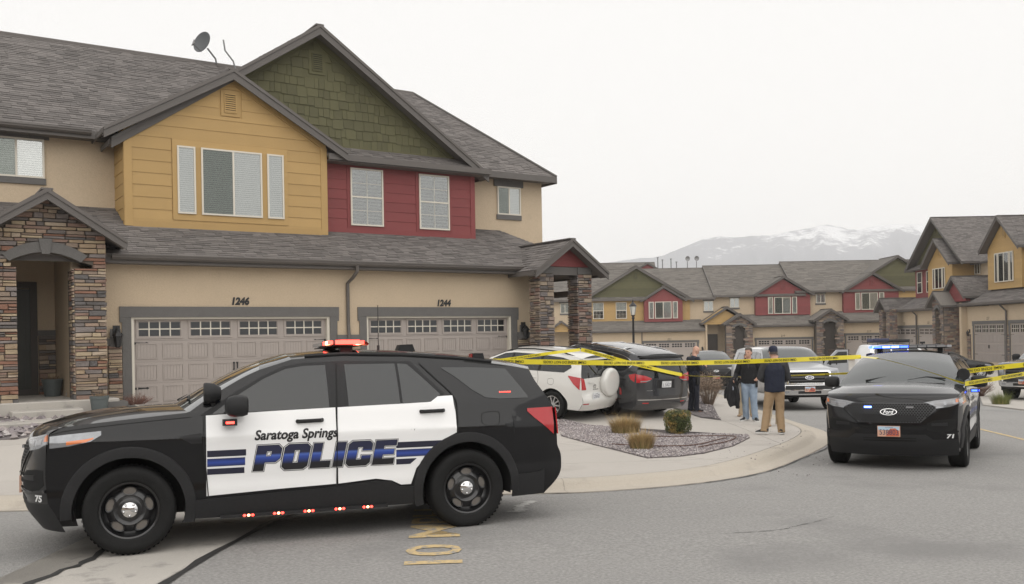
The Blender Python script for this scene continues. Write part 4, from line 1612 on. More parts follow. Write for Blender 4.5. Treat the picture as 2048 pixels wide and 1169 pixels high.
roofplane(sk, (0, .9, 6.5), (1, 0, 0), (0, 1, .6), .8, lambda v: (-16.4, -12), slab=.06)
# first yellow gable
gable_wall(Rt, face(.9), -10.2, 4.1, 6.5, 8.25, 2.0, .85, M['yellow'], 1.6)
vent(Rt, face(.88), -10.4, -10.1, 7.2, 7.8, M['yellow'])
gable_roof(Rt, face(.9), -10.15, 8.56, 2.35, .84, .5, -8, fh=.22, under=0, m=M['shingle'])
tri_window(Rt, face(.88), -11.3, 4.75, 6.32, W3=2.0)
# second yellow gable
gable_wall(Rt, face(.9), -1.0, 4.3, 6.95, 8.85, 2.1, .88, M['yellow'], 1.6)
vent(Rt, face(.88), -1.15, -.85, 7.7, 8.3, M['yellow'])
gable_roof(Rt, face(.9), -.97, 9.13, 2.48, .88, .5, -10, fh=.22, under=0, m=M['shingle'])
tri_window(Rt, face(.88), -2.13, 4.75, 6.7, W3=2.3)
# third gable further right and the roof body
gable_roof(Rt, face(1.4), 8, 10.6, 6.5, .7, .5, -12, fh=.22, m=M['shingle'], shing=False)
window(Rt, face(2.58), -8.2, -7.4, 5.65, 6.45, d=.04, splits=(.5,), kind='blind', fw=.06)
rr = MB().box(-9.5, 2, 2.2, 2.25, 6.35, 6.5).build('fascia', M['trim'], Rt)
roofplane(rr, (0, 2.15, 6.5), (1, 0, 0), (0, 1, .6), 4.5, lambda v: (-9, 2), slab=.1)
# doors
for a, b, zt, txt in ((-3.3, .6, 1.98, '227'), (1.3, 5.6, 1.98, None), (-16.4, -12.5, 1.8, '223'), (-11.9, -8.4, 1.8, '225')):
    header_trim(Rt, T0, a, b, zt, -.5, .25, .22)
    garage(Rt, T0, a + .05, b - .05, -.55, zt - .02, .004, detail=(a > -5))
    if txt:
        far_number(Rt, T0, txt, (a + b) / 2 - .3, zt + .3, s=.25)
for a in (-4.2, .78, 5.8):
    st = MB().box(a, a + .42, 0, .04, -.5, 1.3, T0).build('wainscot', M['mortar'], Rt)
    stones(st, lambda u, d, z: T0(u, d + .04, z), a, a + .42, -.5, 1.3, var=PSTONES, rows=(.1, .2), mj='pillarstone')
lantern(Rt, T0, -3.95, 1.35)
for u in (-12.2, .95):
    MB().tube([(u, -.5, 3.2), (u, -.1, 2.8), (u, -.1, -.4)], .06, 6).build('downspout', M['gutter'], Rt)
# stone porch and the red entry gable beside it
stone_arch(Rt, T0, -6.1, -.8, 4.3, 1.25, .85, .45, .75, 1.2, 3.0)
for a, b in ((-6.95, -6.5), (-5.7, -5.25)):
    o = MB().box(a, b, -1.15, .9, -.8, 3.4).build('porch_wall', M['mortar'], Rt)
    stones(o, lambda u, d, z: (b + d, u, z), -1.15, .9, -.8, 3.4, var=PSTONES, rows=(.1, .2), mj='pillarstone')
gable_wall(Rt, face(-.4), -5.1, 3.6, 3.7, 5.1, 1.5, .8, M['red'], .3)
gable_roof(Rt, face(-.4), -5.1, 5.42, 1.75, .85, .3, -3, fh=.2, m=M['shingle'])
MB().box(-4.6, -4.3, -.4, .0, -.8, 3.5).build('entry_wall', M['stucco'], Rt)
# portico at the far end
for a in (-16.9, -15.4):
    o = MB().box(a, a + .6, -1.1, -.5, -1, 3.35).build('pillar', M['mortar'], Rt)
    stones(o, lambda u, d, z: (u, -1.1 - d, z), a, a + .6, -1, 3.35, var=PSTONES, rows=(.1, .2), mj='pillarstone')
    stones(o, lambda u, d, z: (a + .6 + d, u, z), -1.1, -.5, -1, 3.35, var=PSTONES, rows=(.1, .2), mj='pillarstone')
gable_roof(Rt, face(-1.1), -16.1, 4.32, 1.25, .85, .3, -3, fh=.2, m=M['shingle'])
q = root('satellite_dish', 'grey dish on the ridge of the right-hand building', 'satellite dish', wxy(36.6, 60.5) + (9.0,), 0, local=True)
MB().lathe([(.001, 0), (.5, .1), (.8, .3), (.82, .3), (.5, 0)], lambda a, b, c: (a, -c, b * .55 + .75), 18).build('dish', M['steel'], q, smooth=True)
MB().tube([(0, 0, -.6), (0, 0, .5)], .05, 6).build('mast', M['steel'], q)

# ================================================================ mountains
SK = [(900, 680), (1020, 600), (1150, 535), (1280, 516.6), (1306, 516), (1327, 511), (1368, 494.6), (1406, 478.5), (1438, 473.3), (1470, 475.6), (1508, 472), (1543, 471), (1573, 464), (1602, 459.5), (1626, 455), (1643, 449.5), (1670, 451.5), (1696, 458.6), (1719, 459), (1743, 453.7), (1772, 448.6), (1830, 448.4), (1851, 451.6), (1900, 462), (1960, 455), (2048, 470), (2150, 490), (2300, 540), (2600, 600)]
MZ = 2600.0
ridge = []
for u, v in SK:
    dx, dy = u - 1024, v - 584.5
    x = 1024 + dx * cr - dy * sr
    y = 584.5 + dx * sr + dy * cr
    ridge.append(((x - 1024) / 1850 * MZ, CAMH + (670 - y) / 1850 * MZ))
rows = []
NX = 300
for j in range(46):
    t = j / 36.0
    r = []
    for i in range(NX + 1):
        X = lerp(ridge[0][0], ridge[-1][0], i / NX)
        h = pl(ridge, X)
        n1 = noise.fractal(Vector((X * .006, t * 1.2, 3.3)), 1.0, 2.1, 5)
        rg = abs(noise.noise(Vector((X * .011 + t * .9, t * .35, 8.1))))
        if t <= 1:
            f = t ** 1.25
            z = h * f + (n1 * 34 - rg * 60) * math.sin(math.pi * t) * min(1, h / 120)
            if t == 1:
                z = h + noise.noise(Vector((X * .05, 1, 1))) * 1.6
        else:
            z = h * (1 - (t - 1) * 2.2)
        Z = lerp(1500, MZ, t) + n1 * 20 * (1 - t)
        r.append(wxy(X * (Z / MZ) if t < 1 else X, Z) + (max(z, -3),))
    rows.append(r)
mt = bpy.data.materials.new('snowy_mountain')
mt.use_nodes = True
n, l = mt.node_tree.nodes, mt.node_tree.links
bs = n['Principled BSDF']
bs.inputs['Roughness'].default_value = .95
ge = n.new('ShaderNodeNewGeometry')
sp = n.new('ShaderNodeSeparateXYZ')
l.new(ge.outputs['Position'], sp.inputs[0])
t1 = n.new('ShaderNodeTexNoise')
t1.inputs['Scale'].default_value = .006
t1.inputs['Detail'].default_value = 3
t2 = n.new('ShaderNodeTexNoise')
t2.inputs['Scale'].default_value = .03
t2.inputs['Detail'].default_value = 9
t2.inputs['Roughness'].default_value = .75
for t in (t1, t2):
    l.new(ge.outputs['Position'], t.inputs['Vector'])


def mth(op, a, c):
    x = n.new('ShaderNodeMath')
    x.operation = op
    for i, q in enumerate((a, c)):
        if isinstance(q, (int, float)):
            x.inputs[i].default_value = q
        else:
            l.new(q, x.inputs[i])
    return x.outputs[0]


hh = mth('MULTIPLY', mth('SUBTRACT', sp.outputs[2], 195), 1 / 260)
sn = mth('ADD', mth('ADD', hh, mth('MULTIPLY', t1.outputs[0], 1.0)), mth('MULTIPLY', t2.outputs[0], 1.5))
mr = n.new('ShaderNodeMapRange')
mr.inputs[1].default_value = 1.43
mr.inputs[2].default_value = 1.60
l.new(sn, mr.inputs[0])
mx = n.new('ShaderNodeMix')
mx.data_type = 'RGBA'
mx.inputs[6].default_value = (.14, .15, .18, 1)
mx.inputs[7].default_value = (.66, .67, .69, 1)
l.new(mr.outputs[0], mx.inputs[0])
l.new(mx.outputs[2], bs.inputs['Base Color'])
tag(MB().grid(rows).build('mountain', mt, smooth=True, fix=False, ang=None), 'hazy mountain with patches of snow behind the roofs', kind='structure')
# haze
hz = bpy.data.materials.new('haze_air')
hz.use_nodes = True
n, l = hz.node_tree.nodes, hz.node_tree.links
n.remove(n['Principled BSDF'])
pv = n.new('ShaderNodeVolumePrincipled')
pv.inputs['Color'].default_value = (1, 1, 1, 1)
pv.inputs['Density'].default_value = .00036
pv.inputs['Anisotropy'].default_value = 0.0
l.new(pv.outputs[0], n['Material Output'].inputs['Volume'])
hzb = MB()
c = [wxy(X, Z) for X, Z in ((-3600, -80), (3600, -80), (3600, 4300), (-3600, 4300))]
hzb.add([q + (-6,) for q in c] + [q + (322,) for q in c], [(3, 2, 1, 0), (4, 5, 6, 7), (0, 1, 5, 4), (1, 2, 6, 5), (2, 3, 7, 6), (3, 0, 4, 7)])
tag(hzb.build('haze', hz), 'thin pale haze hanging over the whole valley', kind='stuff')

# ================================================================ vehicles
M['black_paint'] = mat('black_paint', (.004, .004, .005), .3, coat=1, spec=.08, noise_=(1.5, .1))
M['black_paint'].node_tree.nodes['Principled BSDF'].inputs['Coat IOR'].default_value = 1.42
M['white_paint'] = mat('white_paint', (.82, .82, .82), .3, coat=.8, noise_=(2, .02))
M['pearl_paint'] = mat('pearl_white_paint', (.66, .65, .62), .3, coat=.8, noise_=(2, .02))
M['grey_paint'] = mat('granite_paint', (.045, .046, .05), .25, metal=.35, coat=.9, noise_=(2, .05))
M['silver_paint'] = mat('silver_paint', (.36, .37, .39), .28, metal=.6, coat=.8, noise_=(2, .03))
M['dgrey_paint'] = mat('dark_grey_paint', (.06, .062, .065), .25, metal=.4, coat=.9, noise_=(2, .03))
M['plastic'] = mat('black_plastic', (.022, .022, .023), .5, spec=.2, noise_=(40, .15), bump=(200, .05))
M['tyre'] = mat('tyre_rubber', (.010, .010, .010), .75, spec=.25, noise_=(20, .25), bump=(60, .2))
M['steelrim'] = mat('black_steel_rim', (.010, .010, .011), .28, coat=.4)
M['chrome'] = mat('chrome', (.72, .72, .72), .12, metal=1, noise_=(20, .05))
M['alloy'] = mat('alloy', (.48, .48, .49), .28, metal=.9)
M['carglass'] = mat('car_glass', (.010, .012, .013), .03, coat=.5, spec=.5)
M['screenglass'] = mat('windscreen_glass', (.03, .036, .036), .03, coat=1.0, spec=.8)
M['tail'] = mat('tail_lamp', (.42, .012, .016), .12, coat=1, objco=True, bump=(40, .1))
M['lampclear'] = mat('headlamp', (.27, .28, .295), .1, coat=1, metal=.4, noise_=(16, .3), objco=True)
M['amber'] = mat('amber_lamp', (.65, .18, .05), .15, coat=1)
M['seam'] = mat('panel_gap', (.004, .004, .004), .8)
M['under'] = mat('underbody', (.008, .008, .008), .9)
M['brake'] = mat('brake_metal', (.16, .145, .13), .5, metal=.4, noise_=(20, .2))
M['platewhite'] = mat('plate_white', (.66, .67, .68), .5)
M['plateblue'] = mat('plate_ink', (.03, .035, .09), .5)
M['redlit'] = mat('lit_red_led', (.5, .02, .02), .3, emit=((1, .05, .035), 6))
M['redhot'] = mat('lit_red_core', (.9, .5, .3), .3, emit=((1, .42, .2), 7))
M['bluelit'] = mat('lit_blue_led', (.1, .15, .8), .3, emit=((.03, .08, 1), 6))
M['bluehot'] = mat('lit_blue_core', (.5, .6, 1), .3, emit=((.10, .24, 1), 6))
M['lens'] = mat('clear_lens', (.25, .25, .26), .15, coat=1)
M['letter'] = mat('letter_black', (.008, .008, .01), .45)
M['decalwhite'] = mat('decal_white', (.72, .72, .72), .4)


def banded(name, stops, z0, z1):
    """printed decal whose ink runs through colours by height on the door"""
    m = mat(name, (.1, .1, .1), .4, coat=.3)
    n, l = m.node_tree.nodes, m.node_tree.links
    tc = n.new('ShaderNodeTexCoord')
    sp = n.new('ShaderNodeSeparateXYZ')
    l.new(tc.outputs['Object'], sp.inputs[0])
    mr = n.new('ShaderNodeMapRange')
    mr.inputs[1].default_value = z0
    mr.inputs[2].default_value = z1
    l.new(sp.outputs[2], mr.inputs[0])
    rp = n.new('ShaderNodeValToRGB')
    e = rp.color_ramp.elements
    while len(e) < len(stops):
        e.new(.5)
    for i, (p, c) in enumerate(stops):
        e[i].position = p
        e[i].color = tuple(c) + (1,)
    l.new(mr.outputs[0], rp.inputs[0])
    l.new(rp.outputs[0], n['Principled BSDF'].inputs['Base Color'])
    return m


NAVY, BLUE, BLK = (.010, .013, .045), (.02, .055, .30), (.004, .004, .007)
M['police_ink'] = banded('police_ink', [(0, BLK), (.25, BLK), (.52, BLUE), (.60, (.06, .12, .42)), (.68, NAVY), (1, NAVY)], .65, .88)
M['stripe_blue'] = banded('stripe_blue', [(0, NAVY), (.5, BLUE), (1, NAVY)], .71, .79)
M['stripe_navy'] = mat('stripe_navy', (.008, .009, .028), .4, coat=.3)
M['grille'] = mat('grille_black', (.045, .045, .048), .4)
M['hole'] = mat('grille_hole', (.002, .002, .002), .9)


class Car:
    def __init__(s, name, label, group, xy, heading, st, Wp, belt, prof, tum, axles, wr, hw, rock, paint, roofpaint=None, zoff=0, hf=None, arch=.44, p=2.4, tw=.245, tum2=0.0):
        s.st, s.Wp, s.belt, s.prof, s.tum, s.axles, s.wr, s.hw, s.rock, s.arch, s.tum2 = st, Wp, belt, prof, tum, axles, wr, hw, rock, arch, tum2
        s.paint = M[paint]
        h = math.radians(heading)
        ch, sh = math.cos(h), math.sin(h)
        hf = hf or gz
        zs = []
        for a in axles:
            for b in (hw, -hw):
                zs.append(hf(xy[0] + ch * -a - sh * b, xy[1] + sh * -a + ch * b))
        s.r = root(name, label, 'car', (xy[0], xy[1], 0), h, group, local=True)
        f, r = (zs[0] + zs[1]) / 2, (zs[2] + zs[3]) / 2
        l, q = (zs[0] + zs[2]) / 2, (zs[1] + zs[3]) / 2
        pitch = math.atan2(r - f, axles[1] - axles[0])
        roll = math.atan2(l - q, 2 * hw)
        zc = sum(zs) / 4 + zoff
        mid = (axles[0] + axles[1]) / 2
        Mx = Matrix.Translation((xy[0], xy[1], 0)) @ Matrix.Rotation(h, 4, 'Z') @ Matrix.Translation((-mid, 0, zc)) @ Matrix.Rotation(pitch, 4, 'Y') @ Matrix.Rotation(roll, 4, 'X') @ Matrix.Translation((mid, 0, 0))
        s.r.matrix_world = Mx
        s.fr = sorted([(e[1], e[0]) for z, g, e, c in st if z in 'fF'])
        s.re = sorted([(e[1], e[0]) for z, g, e, c in st if z in 'rR'])
        s.top = [e for z, g, e, c in st if z in 'tFR']
        s.a0, s.a1 = s.top[0][0], s.top[-1][0]
        s.cf = sorted([(c[1], c[0]) for z, g, e, c in st if z in 'fF'])
        s.cre = sorted([(c[1], c[0]) for z, g, e, c in st if z in 'rR'])
        s.p = p

    def Y(s, a, z):
        w = sm(s.Wp, a)
        zb = pl(s.belt, a)
        if z <= zb:
            return w * sm(s.prof, z)
        d = z - zb
        return w * sm(s.prof, zb) - s.tum * d - s.tum2 * d * d

    def pt(s, a, z, off=0, side=1):
        return (-a, side * (s.Y(a, z) + off), z)

    def fx(s, y, z, off=0):
        """front surface at (y, z)"""
        ae, ac = pl(s.fr, z), pl(s.cf, z)
        t = min(abs(y) / s.Y(ae, z), 1)
        return (-(lerp(ac, ae, t ** s.p)) + off, y, z)

    def rx(s, y, z, off=0):
        ae, ac = pl(s.re, z), pl(s.cre, z)
        t = min(abs(y) / s.Y(ae, z), 1)
        return (-(lerp(ac, ae, t ** s.p)) - off, y, z)

    def B(s, mb, name, m, smooth=True, parent=None, ang=35):
        return mb.build(name, m, parent or s.r, smooth=smooth, ang=ang)

    def wrap(s, segmats, NT=20, sub=5):
        st = s.st
        i = 0
        while i < len(st) - 1:
            g = st[i][1]
            j = i
            while j < len(st) - 1 and st[j][1] == g:
                j += 1
            E = catmull([st[k][2] for k in range(max(i - 0, 0), j + 1)], sub)
            Cc = catmull([st[k][3] for k in range(i, j + 1)], sub)
            rows = []
            for e, c in zip(E, Cc):
                ye = s.Y(e[0], e[1])
                r = []
                for k in range(-NT, NT + 1):
                    t = k / NT
                    t = math.copysign(1 - (1 - abs(t)) ** 1.5, t)
                    f = abs(t) ** s.p
                    r.append((-lerp(c[0], e[0], f), ye * t, lerp(c[1], e[1], f)))
                rows.append(r)
            nm, m = segmats[g]
            s.B(MB().grid(rows), nm, m)
            i = j

    def zbot(s, a):
        z = s.rock
        for ax in s.axles:
            d = abs(a - ax)
            if d < s.arch:
                z = max(z, s.wr + math.sqrt(s.arch**2 - d * d) * 1.0)
        return z

    def sides(s, mname='body_side', NR=26):
        xs = set()
        n = int((s.a1 - s.a0) / .045)
        for k in range(n + 1):
            xs.add(round(lerp(s.a0, s.a1, k / n), 4))
        for ax in s.axles:
            for k in range(25):
                xs.add(round(ax - s.arch * math.cos(math.pi * k / 24), 4))
        xs = sorted(x for x in xs if s.a0 <= x <= s.a1)
        for side in (1, -1):
            rows = []
            for a in xs:
                zb = s.zbot(a)
                zt = pl(s.top, a)
                zb = min(zb, zt - .02)
                kf = max(0, 1 - (a - s.a0) / .35)
                kr = max(0, 1 - (s.a1 - a) / .35)
                r = []
                bl = pl(s.belt, a)
                zl = [lerp(zb, zt, k / NR) for k in range(NR + 1)]
                for z in zl:
                    aa = a + (pl(s.fr, z) - s.a0) * kf + (pl(s.re, z) - s.a1) * kr
                    r.append(s.pt(aa, z, 0, side))
                rows.append(r)
            s.B(MB().grid(rows), mname, s.paint)

    def patch(s, name, lo, hi, m, off=.004, side=1, na=22, nr=5, parent=None, skirt=.012, smooth=True):
        a0, a1 = max(lo[0][0], hi[0][0]), min(lo[-1][0], hi[-1][0])
        xs = sorted({round(lerp(a0, a1, k / na), 4) for k in range(na + 1)} | {round(p[0], 4) for p in lo + hi if a0 <= p[0] <= a1})
        rows = []
        for a in xs:
            l, h = pl(lo, a), pl(hi, a)
            rows.append([s.pt(a, lerp(l, h, k / nr), off, side) for k in range(nr + 1)])
        return s._skirted(name, rows, m, parent, skirt, smooth, lambda p: (p[0], p[1] - side * skirt, p[2]))

    def _skirted(s, name, rows, m, parent, skirt, smooth, fn):
        mb = MB().grid(rows)
        if skirt:
            bd = [r[0] for r in rows] + rows[-1][1:] + [r[-1] for r in reversed(rows[:-1])] + list(reversed(rows[0][1:-1]))
            mb.grid([bd, [fn(p) for p in bd]], True)
        return s.B(mb, name, m, smooth, parent)

    def fpatch(s, name, lo, hi, m, off=.006, rear=False, mirror=False, na=16, nr=4, parent=None, skirt=.012):
        """front / rear view patch: lo, hi are (y, z) polylines over the same y range"""
        out = []
        for sg in ((1, -1) if mirror else (1,)):
            y0, y1 = max(lo[0][0], hi[0][0]), min(lo[-1][0], hi[-1][0])
            ys = sorted({round(lerp(y0, y1, k / na), 4) for k in range(na + 1)} | {round(p[0], 4) for p in lo + hi if y0 <= p[0] <= y1})
            f = s.rx if rear else s.fx
            rows = [[f(sg * y, lerp(pl(lo, y), pl(hi, y), k / nr), off) for k in range(nr + 1)] for y in ys]
            q = skirt if rear else -skirt
            out.append(s._skirted(name, rows, m, parent, skirt, True, lambda p: (p[0] + q, p[1], p[2])))
        return out

    def seam(s, pts, w=.008, off=.002, sides=(1, -1), m=None, name='panel_gap'):
        q = catmull(pts, 6)
        for side in sides:
            L, R_ = [], []
            for i, p in enumerate(q):
                d = (q[min(i + 1, len(q) - 1)] - q[max(i - 1, 0)]).normalized()
                n = Vector((-d.y, d.x)) * w / 2
                L.append(s.pt(p.x + n.x, p.y + n.y, off, side))
                R_.append(s.pt(p.x - n.x, p.y - n.y, off, side))
            s.B(MB().grid([L, R_]), name, m or M['seam'])

    def flare(s, ax, ri, ro, m, o=.022, side=1, th0=-8, th1=188, ztop=1.0):
        n = 30
        rows = []
        for k in range(n + 1):
            th = math.radians(lerp(th0, th1, k / n))
            c, sn = math.cos(th), math.sin(th)
            r = []
            for f, of in ((0, -.05), (0, o), (.55, o * 1.05), (.9, o * .8), (1, .002)):
                q = lerp(ri, ro, f)
                a, z = ax + q * c, s.wr + q * sn * ztop
                z = max(z, s.rock * .9)
                r.append((-a, side * (s.Y(a, max(z, .3)) + of), z))
            rows.append(r)
        s.B(MB().grid(rows), 'wheel_arch', m)

    def core(s, zt=1.0, inner=.62):
        mb = MB()
        a0, a1 = s.a0 + .15, s.a1 - .1
        mb.box(-a1, -a0, -inner, inner, s.rock + .02, zt)
        f, r = s.axles
        hwid = s.hw - .02
        mb.box(-(r - s.arch - .02), -(f + s.arch + .02), -hwid, hwid, s.rock + .01, zt - .1)
        s.B(mb, 'underbody', M['under'], False)

    def wheel(s, ax, side, kind='steel', steer=0):
        e = bpy.data.objects.new('wheel', None)
        C.objects.link(e)
        e.parent = s.r
        e.location = (-ax, side * (s.hw), s.wr)
        e.rotation_euler = (0, 0, steer)
        R = s.wr
        tw = .125
        F = lambda a, b, h: (a, side * h, b)
        tp = [(R * .60, -tw * .9), (R * .66, -tw), (R * .86, -tw * 1.05), (R * .97, -tw * .85), (R, -tw * .55), (R, tw * .55), (R * .97, tw * .85), (R * .93, tw * .99), (R * .86, tw * 1.06), (R * .80, tw * 1.03), (R * .70, tw * 1.0), (R * .645, tw * .93), (R * .62, tw * .78)]
        MB().lathe(tp, F, 48).build('tyre', M['tyre'], e, smooth=True, ang=50)
        tr = MB()
        for k in range(56):
            t = 2 * math.pi * k / 56
            for h in (-.065, 0, .065):
                c, sn = math.cos(t), math.sin(t)
                c2, s2 = math.cos(t + .06), math.sin(t + .06)
                rr = R + .004
                tr.add([F(rr * c, rr * sn, h - .026), F(rr * c2, rr * s2, h - .026), F(rr * c2, rr * s2, h + .026), F(rr * c, rr * sn, h + .026)], [(0, 1, 2, 3)])
        tr.build('tread', M['tyre'], e)['kind'] = 'stuff'
        rimm = M['steelrim'] if kind == 'steel' else M['alloy']
        if kind == 'steel':
            pr = [(R * .645, tw * .80), (R * .635, tw * .92), (R * .60, tw * .88), (R * .57, tw * .45), (R * .50, tw * .30), (R * .44, tw * .42), (R * .34, tw * .55), (R * .26, tw * .40), (R * .22, tw * .45), (.001, tw * .45)]
            MB().lathe(pr, F, 40).build('rim', rimm, e, smooth=True, ang=50)
            for k in range(5):
                t = 2 * math.pi * (k + .25) / 5
                cx, cy = R * .43 * math.cos(t), R * .43 * math.sin(t)
                n_ = 18
                ox, oy = math.cos(t), math.sin(t)

                def ov(q, h, f=1):
                    a = R * .085 * math.cos(q) * f
                    b = R * .145 * math.sin(q) * f
                    return F(cx + ox * a - oy * b, cy + oy * a + ox * b, h)
                rows = [[ov(2 * math.pi * j / n_, h, f) for j in range(n_)] for f, h in ((1.25, tw * .40), (1.12, tw * .62), (.95, tw * .60), (.9, tw * .38))]
                MB().grid(rows, True).build('vent_lip', rimm, e, smooth=True)
                MB().add([ov(2 * math.pi * j / n_, tw * .52, .93) for j in range(n_)], [tuple(range(n_))]).build('vent_opening', M['brake'], e)
            cp = [(.001, tw * .74), (R * .10, tw * .72), (R * .17, tw * .62), (R * .195, tw * .44)]
            hc = MB().lathe(cp, F, 30)
            for k in range(5):
                t = 2 * math.pi * (k + .75) / 5
                hc.ball(F(R * .135 * math.cos(t), R * .135 * math.sin(t), tw * .68), .012, 8, 5)
            hc.build('hub_cap', M['chrome'], e, smooth=True)
        else:
            pr = [(R * .66, tw * .80), (R * .65, tw * .95), (R * .60, tw * .90), (R * .57, tw * .1), (.001, tw * -.1)]
            MB().lathe(pr, F, 40).build('rim', M['alloy'] if kind == 'alloy' else rimm, e, smooth=True, ang=50)
            MB().lathe([(R * .56, tw * .12), (.001, tw * .12)], F, 24).build('rim_hollow', M['under'], e)
            sp = MB()
            ns = 10 if kind == 'alloy' else 6
            for k in range(ns):
                t = 2 * math.pi * k / ns
                c, sn = math.cos(t), math.sin(t)
                w0, w1 = R * .05, R * (.04 if ns == 10 else .07)
                for (ra, rb, ha, hb) in ((R * .1, R * .6, tw * .75, tw * .82),):
                    pts = []
                    for r, w, h in ((ra, w0, ha), (rb, w1, hb)):
                        for q in (-1, 1):
                            pts.append(F(r * c - sn * w * q, r * sn + c * w * q, h))
                            pts.append(F(r * c - sn * w * q, r * sn + c * w * q, h - tw * .45))
                    sp.add(pts, [(0, 4, 6, 2), (0, 1, 5, 4), (2, 6, 7, 3), (4, 5, 7, 6), (0, 2, 3, 1)])
            sp.lathe([(.001, tw * .84), (R * .12, tw * .82), (R * .15, tw * .55)], F, 20)
            sp.build('spokes', M['alloy'], e)
        return e

    def wheels(s, kind='steel', steer=0):
        for i, ax in enumerate(s.axles):
            for side in (1, -1):
                s.wheel(ax, side, kind, steer if i == 0 else 0)
                mb = MB()
                rows = []
                for k in range(19):
                    t = math.pi * (k / 18 * 1.1 - .05)
                    rows.append([(-(ax + (s.arch - .005) * math.cos(t)), side * y, s.wr + (s.arch - .005) * math.sin(t)) for y in (.5, s.Y(ax, .6) - .012)])
                mb.grid(rows)
                s.B(mb, 'wheel_well', M['under'])

    def mirror(s, a, z, y, sx=.2, sy=.22, sz=.2, m=None, sides=(1, -1)):
        for side in sides:
            mb = MB()
            prof = [(0, .01), (.01, .35), (.05, .62), (.18, .86), (.45, 1), (.8, .97), (.98, .86), (1, .8), (1.0, .01)]
            rows = []
            n = 16
            for f, k in prof:
                rows.append([(-(a + .0) - sx * .5 + sx * .5 * 2 * (0) + (-sx * f), side * (y + sy / 2 + sy / 2 * k * math.copysign(abs(math.cos(t)) ** .6, math.cos(t))), z + sz / 2 * k * math.copysign(abs(math.sin(t)) ** .6, math.sin(t))) for t in [2 * math.pi * j / n for j in range(n)]])
            mb.grid(rows, True)
            o = s.B(mb, 'wing_mirror', m or M['plastic'])
            MB().add([(-(a + sx * 1.5) - .002, side * (y + .03), z - sz * .3), (-(a + sx * 1.5) - .002, side * (y + sy * .93), z - sz * .3), (-(a + sx * 1.5) - .002, side * (y + sy * .93), z + sz * .3), (-(a + sx * 1.5) - .002, side * (y + .03), z + sz * .3)], [(0, 1, 2, 3)]).build('mirror_glass', M['carglass'], o)
            MB().box(-(a + sx * 1.2), -(a + sx * .75), side * (y - .12) if side > 0 else side * (y + .04), side * (y + .04) if side > 0 else side * (y - .12), z - sz * .42, z - sz * .2).build('mirror_arm', m or M['plastic'], o)

    def fit_text(s, name, txt, a0, a1, z0, z1, m, off, side=1, shear=.2, offset=0, parent=None, cap=True):
        me = text_mesh(txt, 1, 0, offset, shear)
        xs = [v.co.x for v in me.vertices]
        ref = text_mesh('H' if cap else txt, 1, 0, offset, 0)
        ys = [v.co.y for v in ref.vertices]
        x0, x1, y0, y1 = min(xs), max(xs), min(ys), max(ys)
        bpy.data.meshes.remove(me)
        bpy.data.meshes.remove(ref)

        def fn(x, y):
            fx = (x - x0) / (x1 - x0)
            a = lerp(a0, a1, fx) if side > 0 else lerp(a1, a0, fx)
            z = lerp(z0, z1, (y - y0) / (y1 - y0))
            return s.pt(a, z, off, side)
        return text_obj(name, txt, fn, m, parent or s.r, cuts=((1, .2),), size=1, shear=shear, offset=offset)

    def front_text(s, txt, y0, y1, z0, z1, m, off, rear=False, shear=0, offset=0, name='lettering', parent=None):
        me = text_mesh(txt, 1, 0, offset, shear)
        xs = [v.co.x for v in me.vertices]
        ys = [v.co.y for v in me.vertices]
        x0, x1, q0, q1 = min(xs), max(xs), min(ys), max(ys)
        bpy.data.meshes.remove(me)

        def fn(x, y):
            yy = lerp(y0, y1, (x - x0) / (x1 - x0))
            z = lerp(z0, z1, (y - q0) / (q1 - q0))
            return (s.rx if rear else s.fx)(yy, z, off)
        return text_obj(name, txt, fn, m, parent or s.r, size=1, shear=shear, offset=offset)

    def plate(s, y, z, txt, rear=False, utah=True, tilt=0, top='UTAH'):
        x = s.rx(y, z)[0] if rear else s.fx(y, z)[0]
        sg = -1 if rear else 1
        d = lambda k: x + sg * k
        b = MB().box(min(d(.012), d(.03)), max(d(.012), d(.03)), y - .153, y + .153, z - .077, z + .077).build('licence_plate', M['platewhite'] if not utah else M['platepeach'], s.r)
        fx_ = lambda yy, zz, k: (d(k), yy, zz)
        if utah:
            MB().add([fx_(y - .145, z + .02, .031), fx_(y + .145, z + .02, .031), fx_(y + .145, z + .07, .031), fx_(y - .145, z + .07, .031)], [(0, 1, 2, 3)]).build('plate_sky', M['platesky'], b)
            MB().add([fx_(y - sg * .04, z - .07, .0313), fx_(y + sg * .14, z - .07, .0313), fx_(y + sg * .14, z - .0, .0313), fx_(y + sg * .09, z + .045, .0313), fx_(y + sg * .02, z + .04, .0313)], [(0, 1, 2, 3, 4)]).build('plate_arch', M['platered'], b)
        me = text_mesh(txt, 1)
        x1 = max(v.co.x for v in me.vertices)
        h1 = max(v.co.y for v in me.vertices)
        bpy.data.meshes.remove(me)
        yl, yr = (y - sg * .13, y + sg * .13)
        text_obj('plate_number', txt, lambda a, c: fx_(lerp(yl, yr, a / x1), z - .05 + c / h1 * .075, .0325), M['plateblue'], b, size=1)
        if top:
            text_obj('plate_state', top, lambda a, c: fx_(lerp(y - sg * .045, y + sg * .045, a / 2.3), z + .048 + c * .024, .0325), M['plateblue'], b, size=1)
        return b


M['platepeach'] = mat('plate_peach', (.60, .35, .25), .5, noise_=(14, .08))
M['platesky'] = mat('plate_sky', (.42, .55, .66), .5)
M['platered'] = mat('plate_red_rock', (.50, .12, .06), .5, noise_=(20, .15))


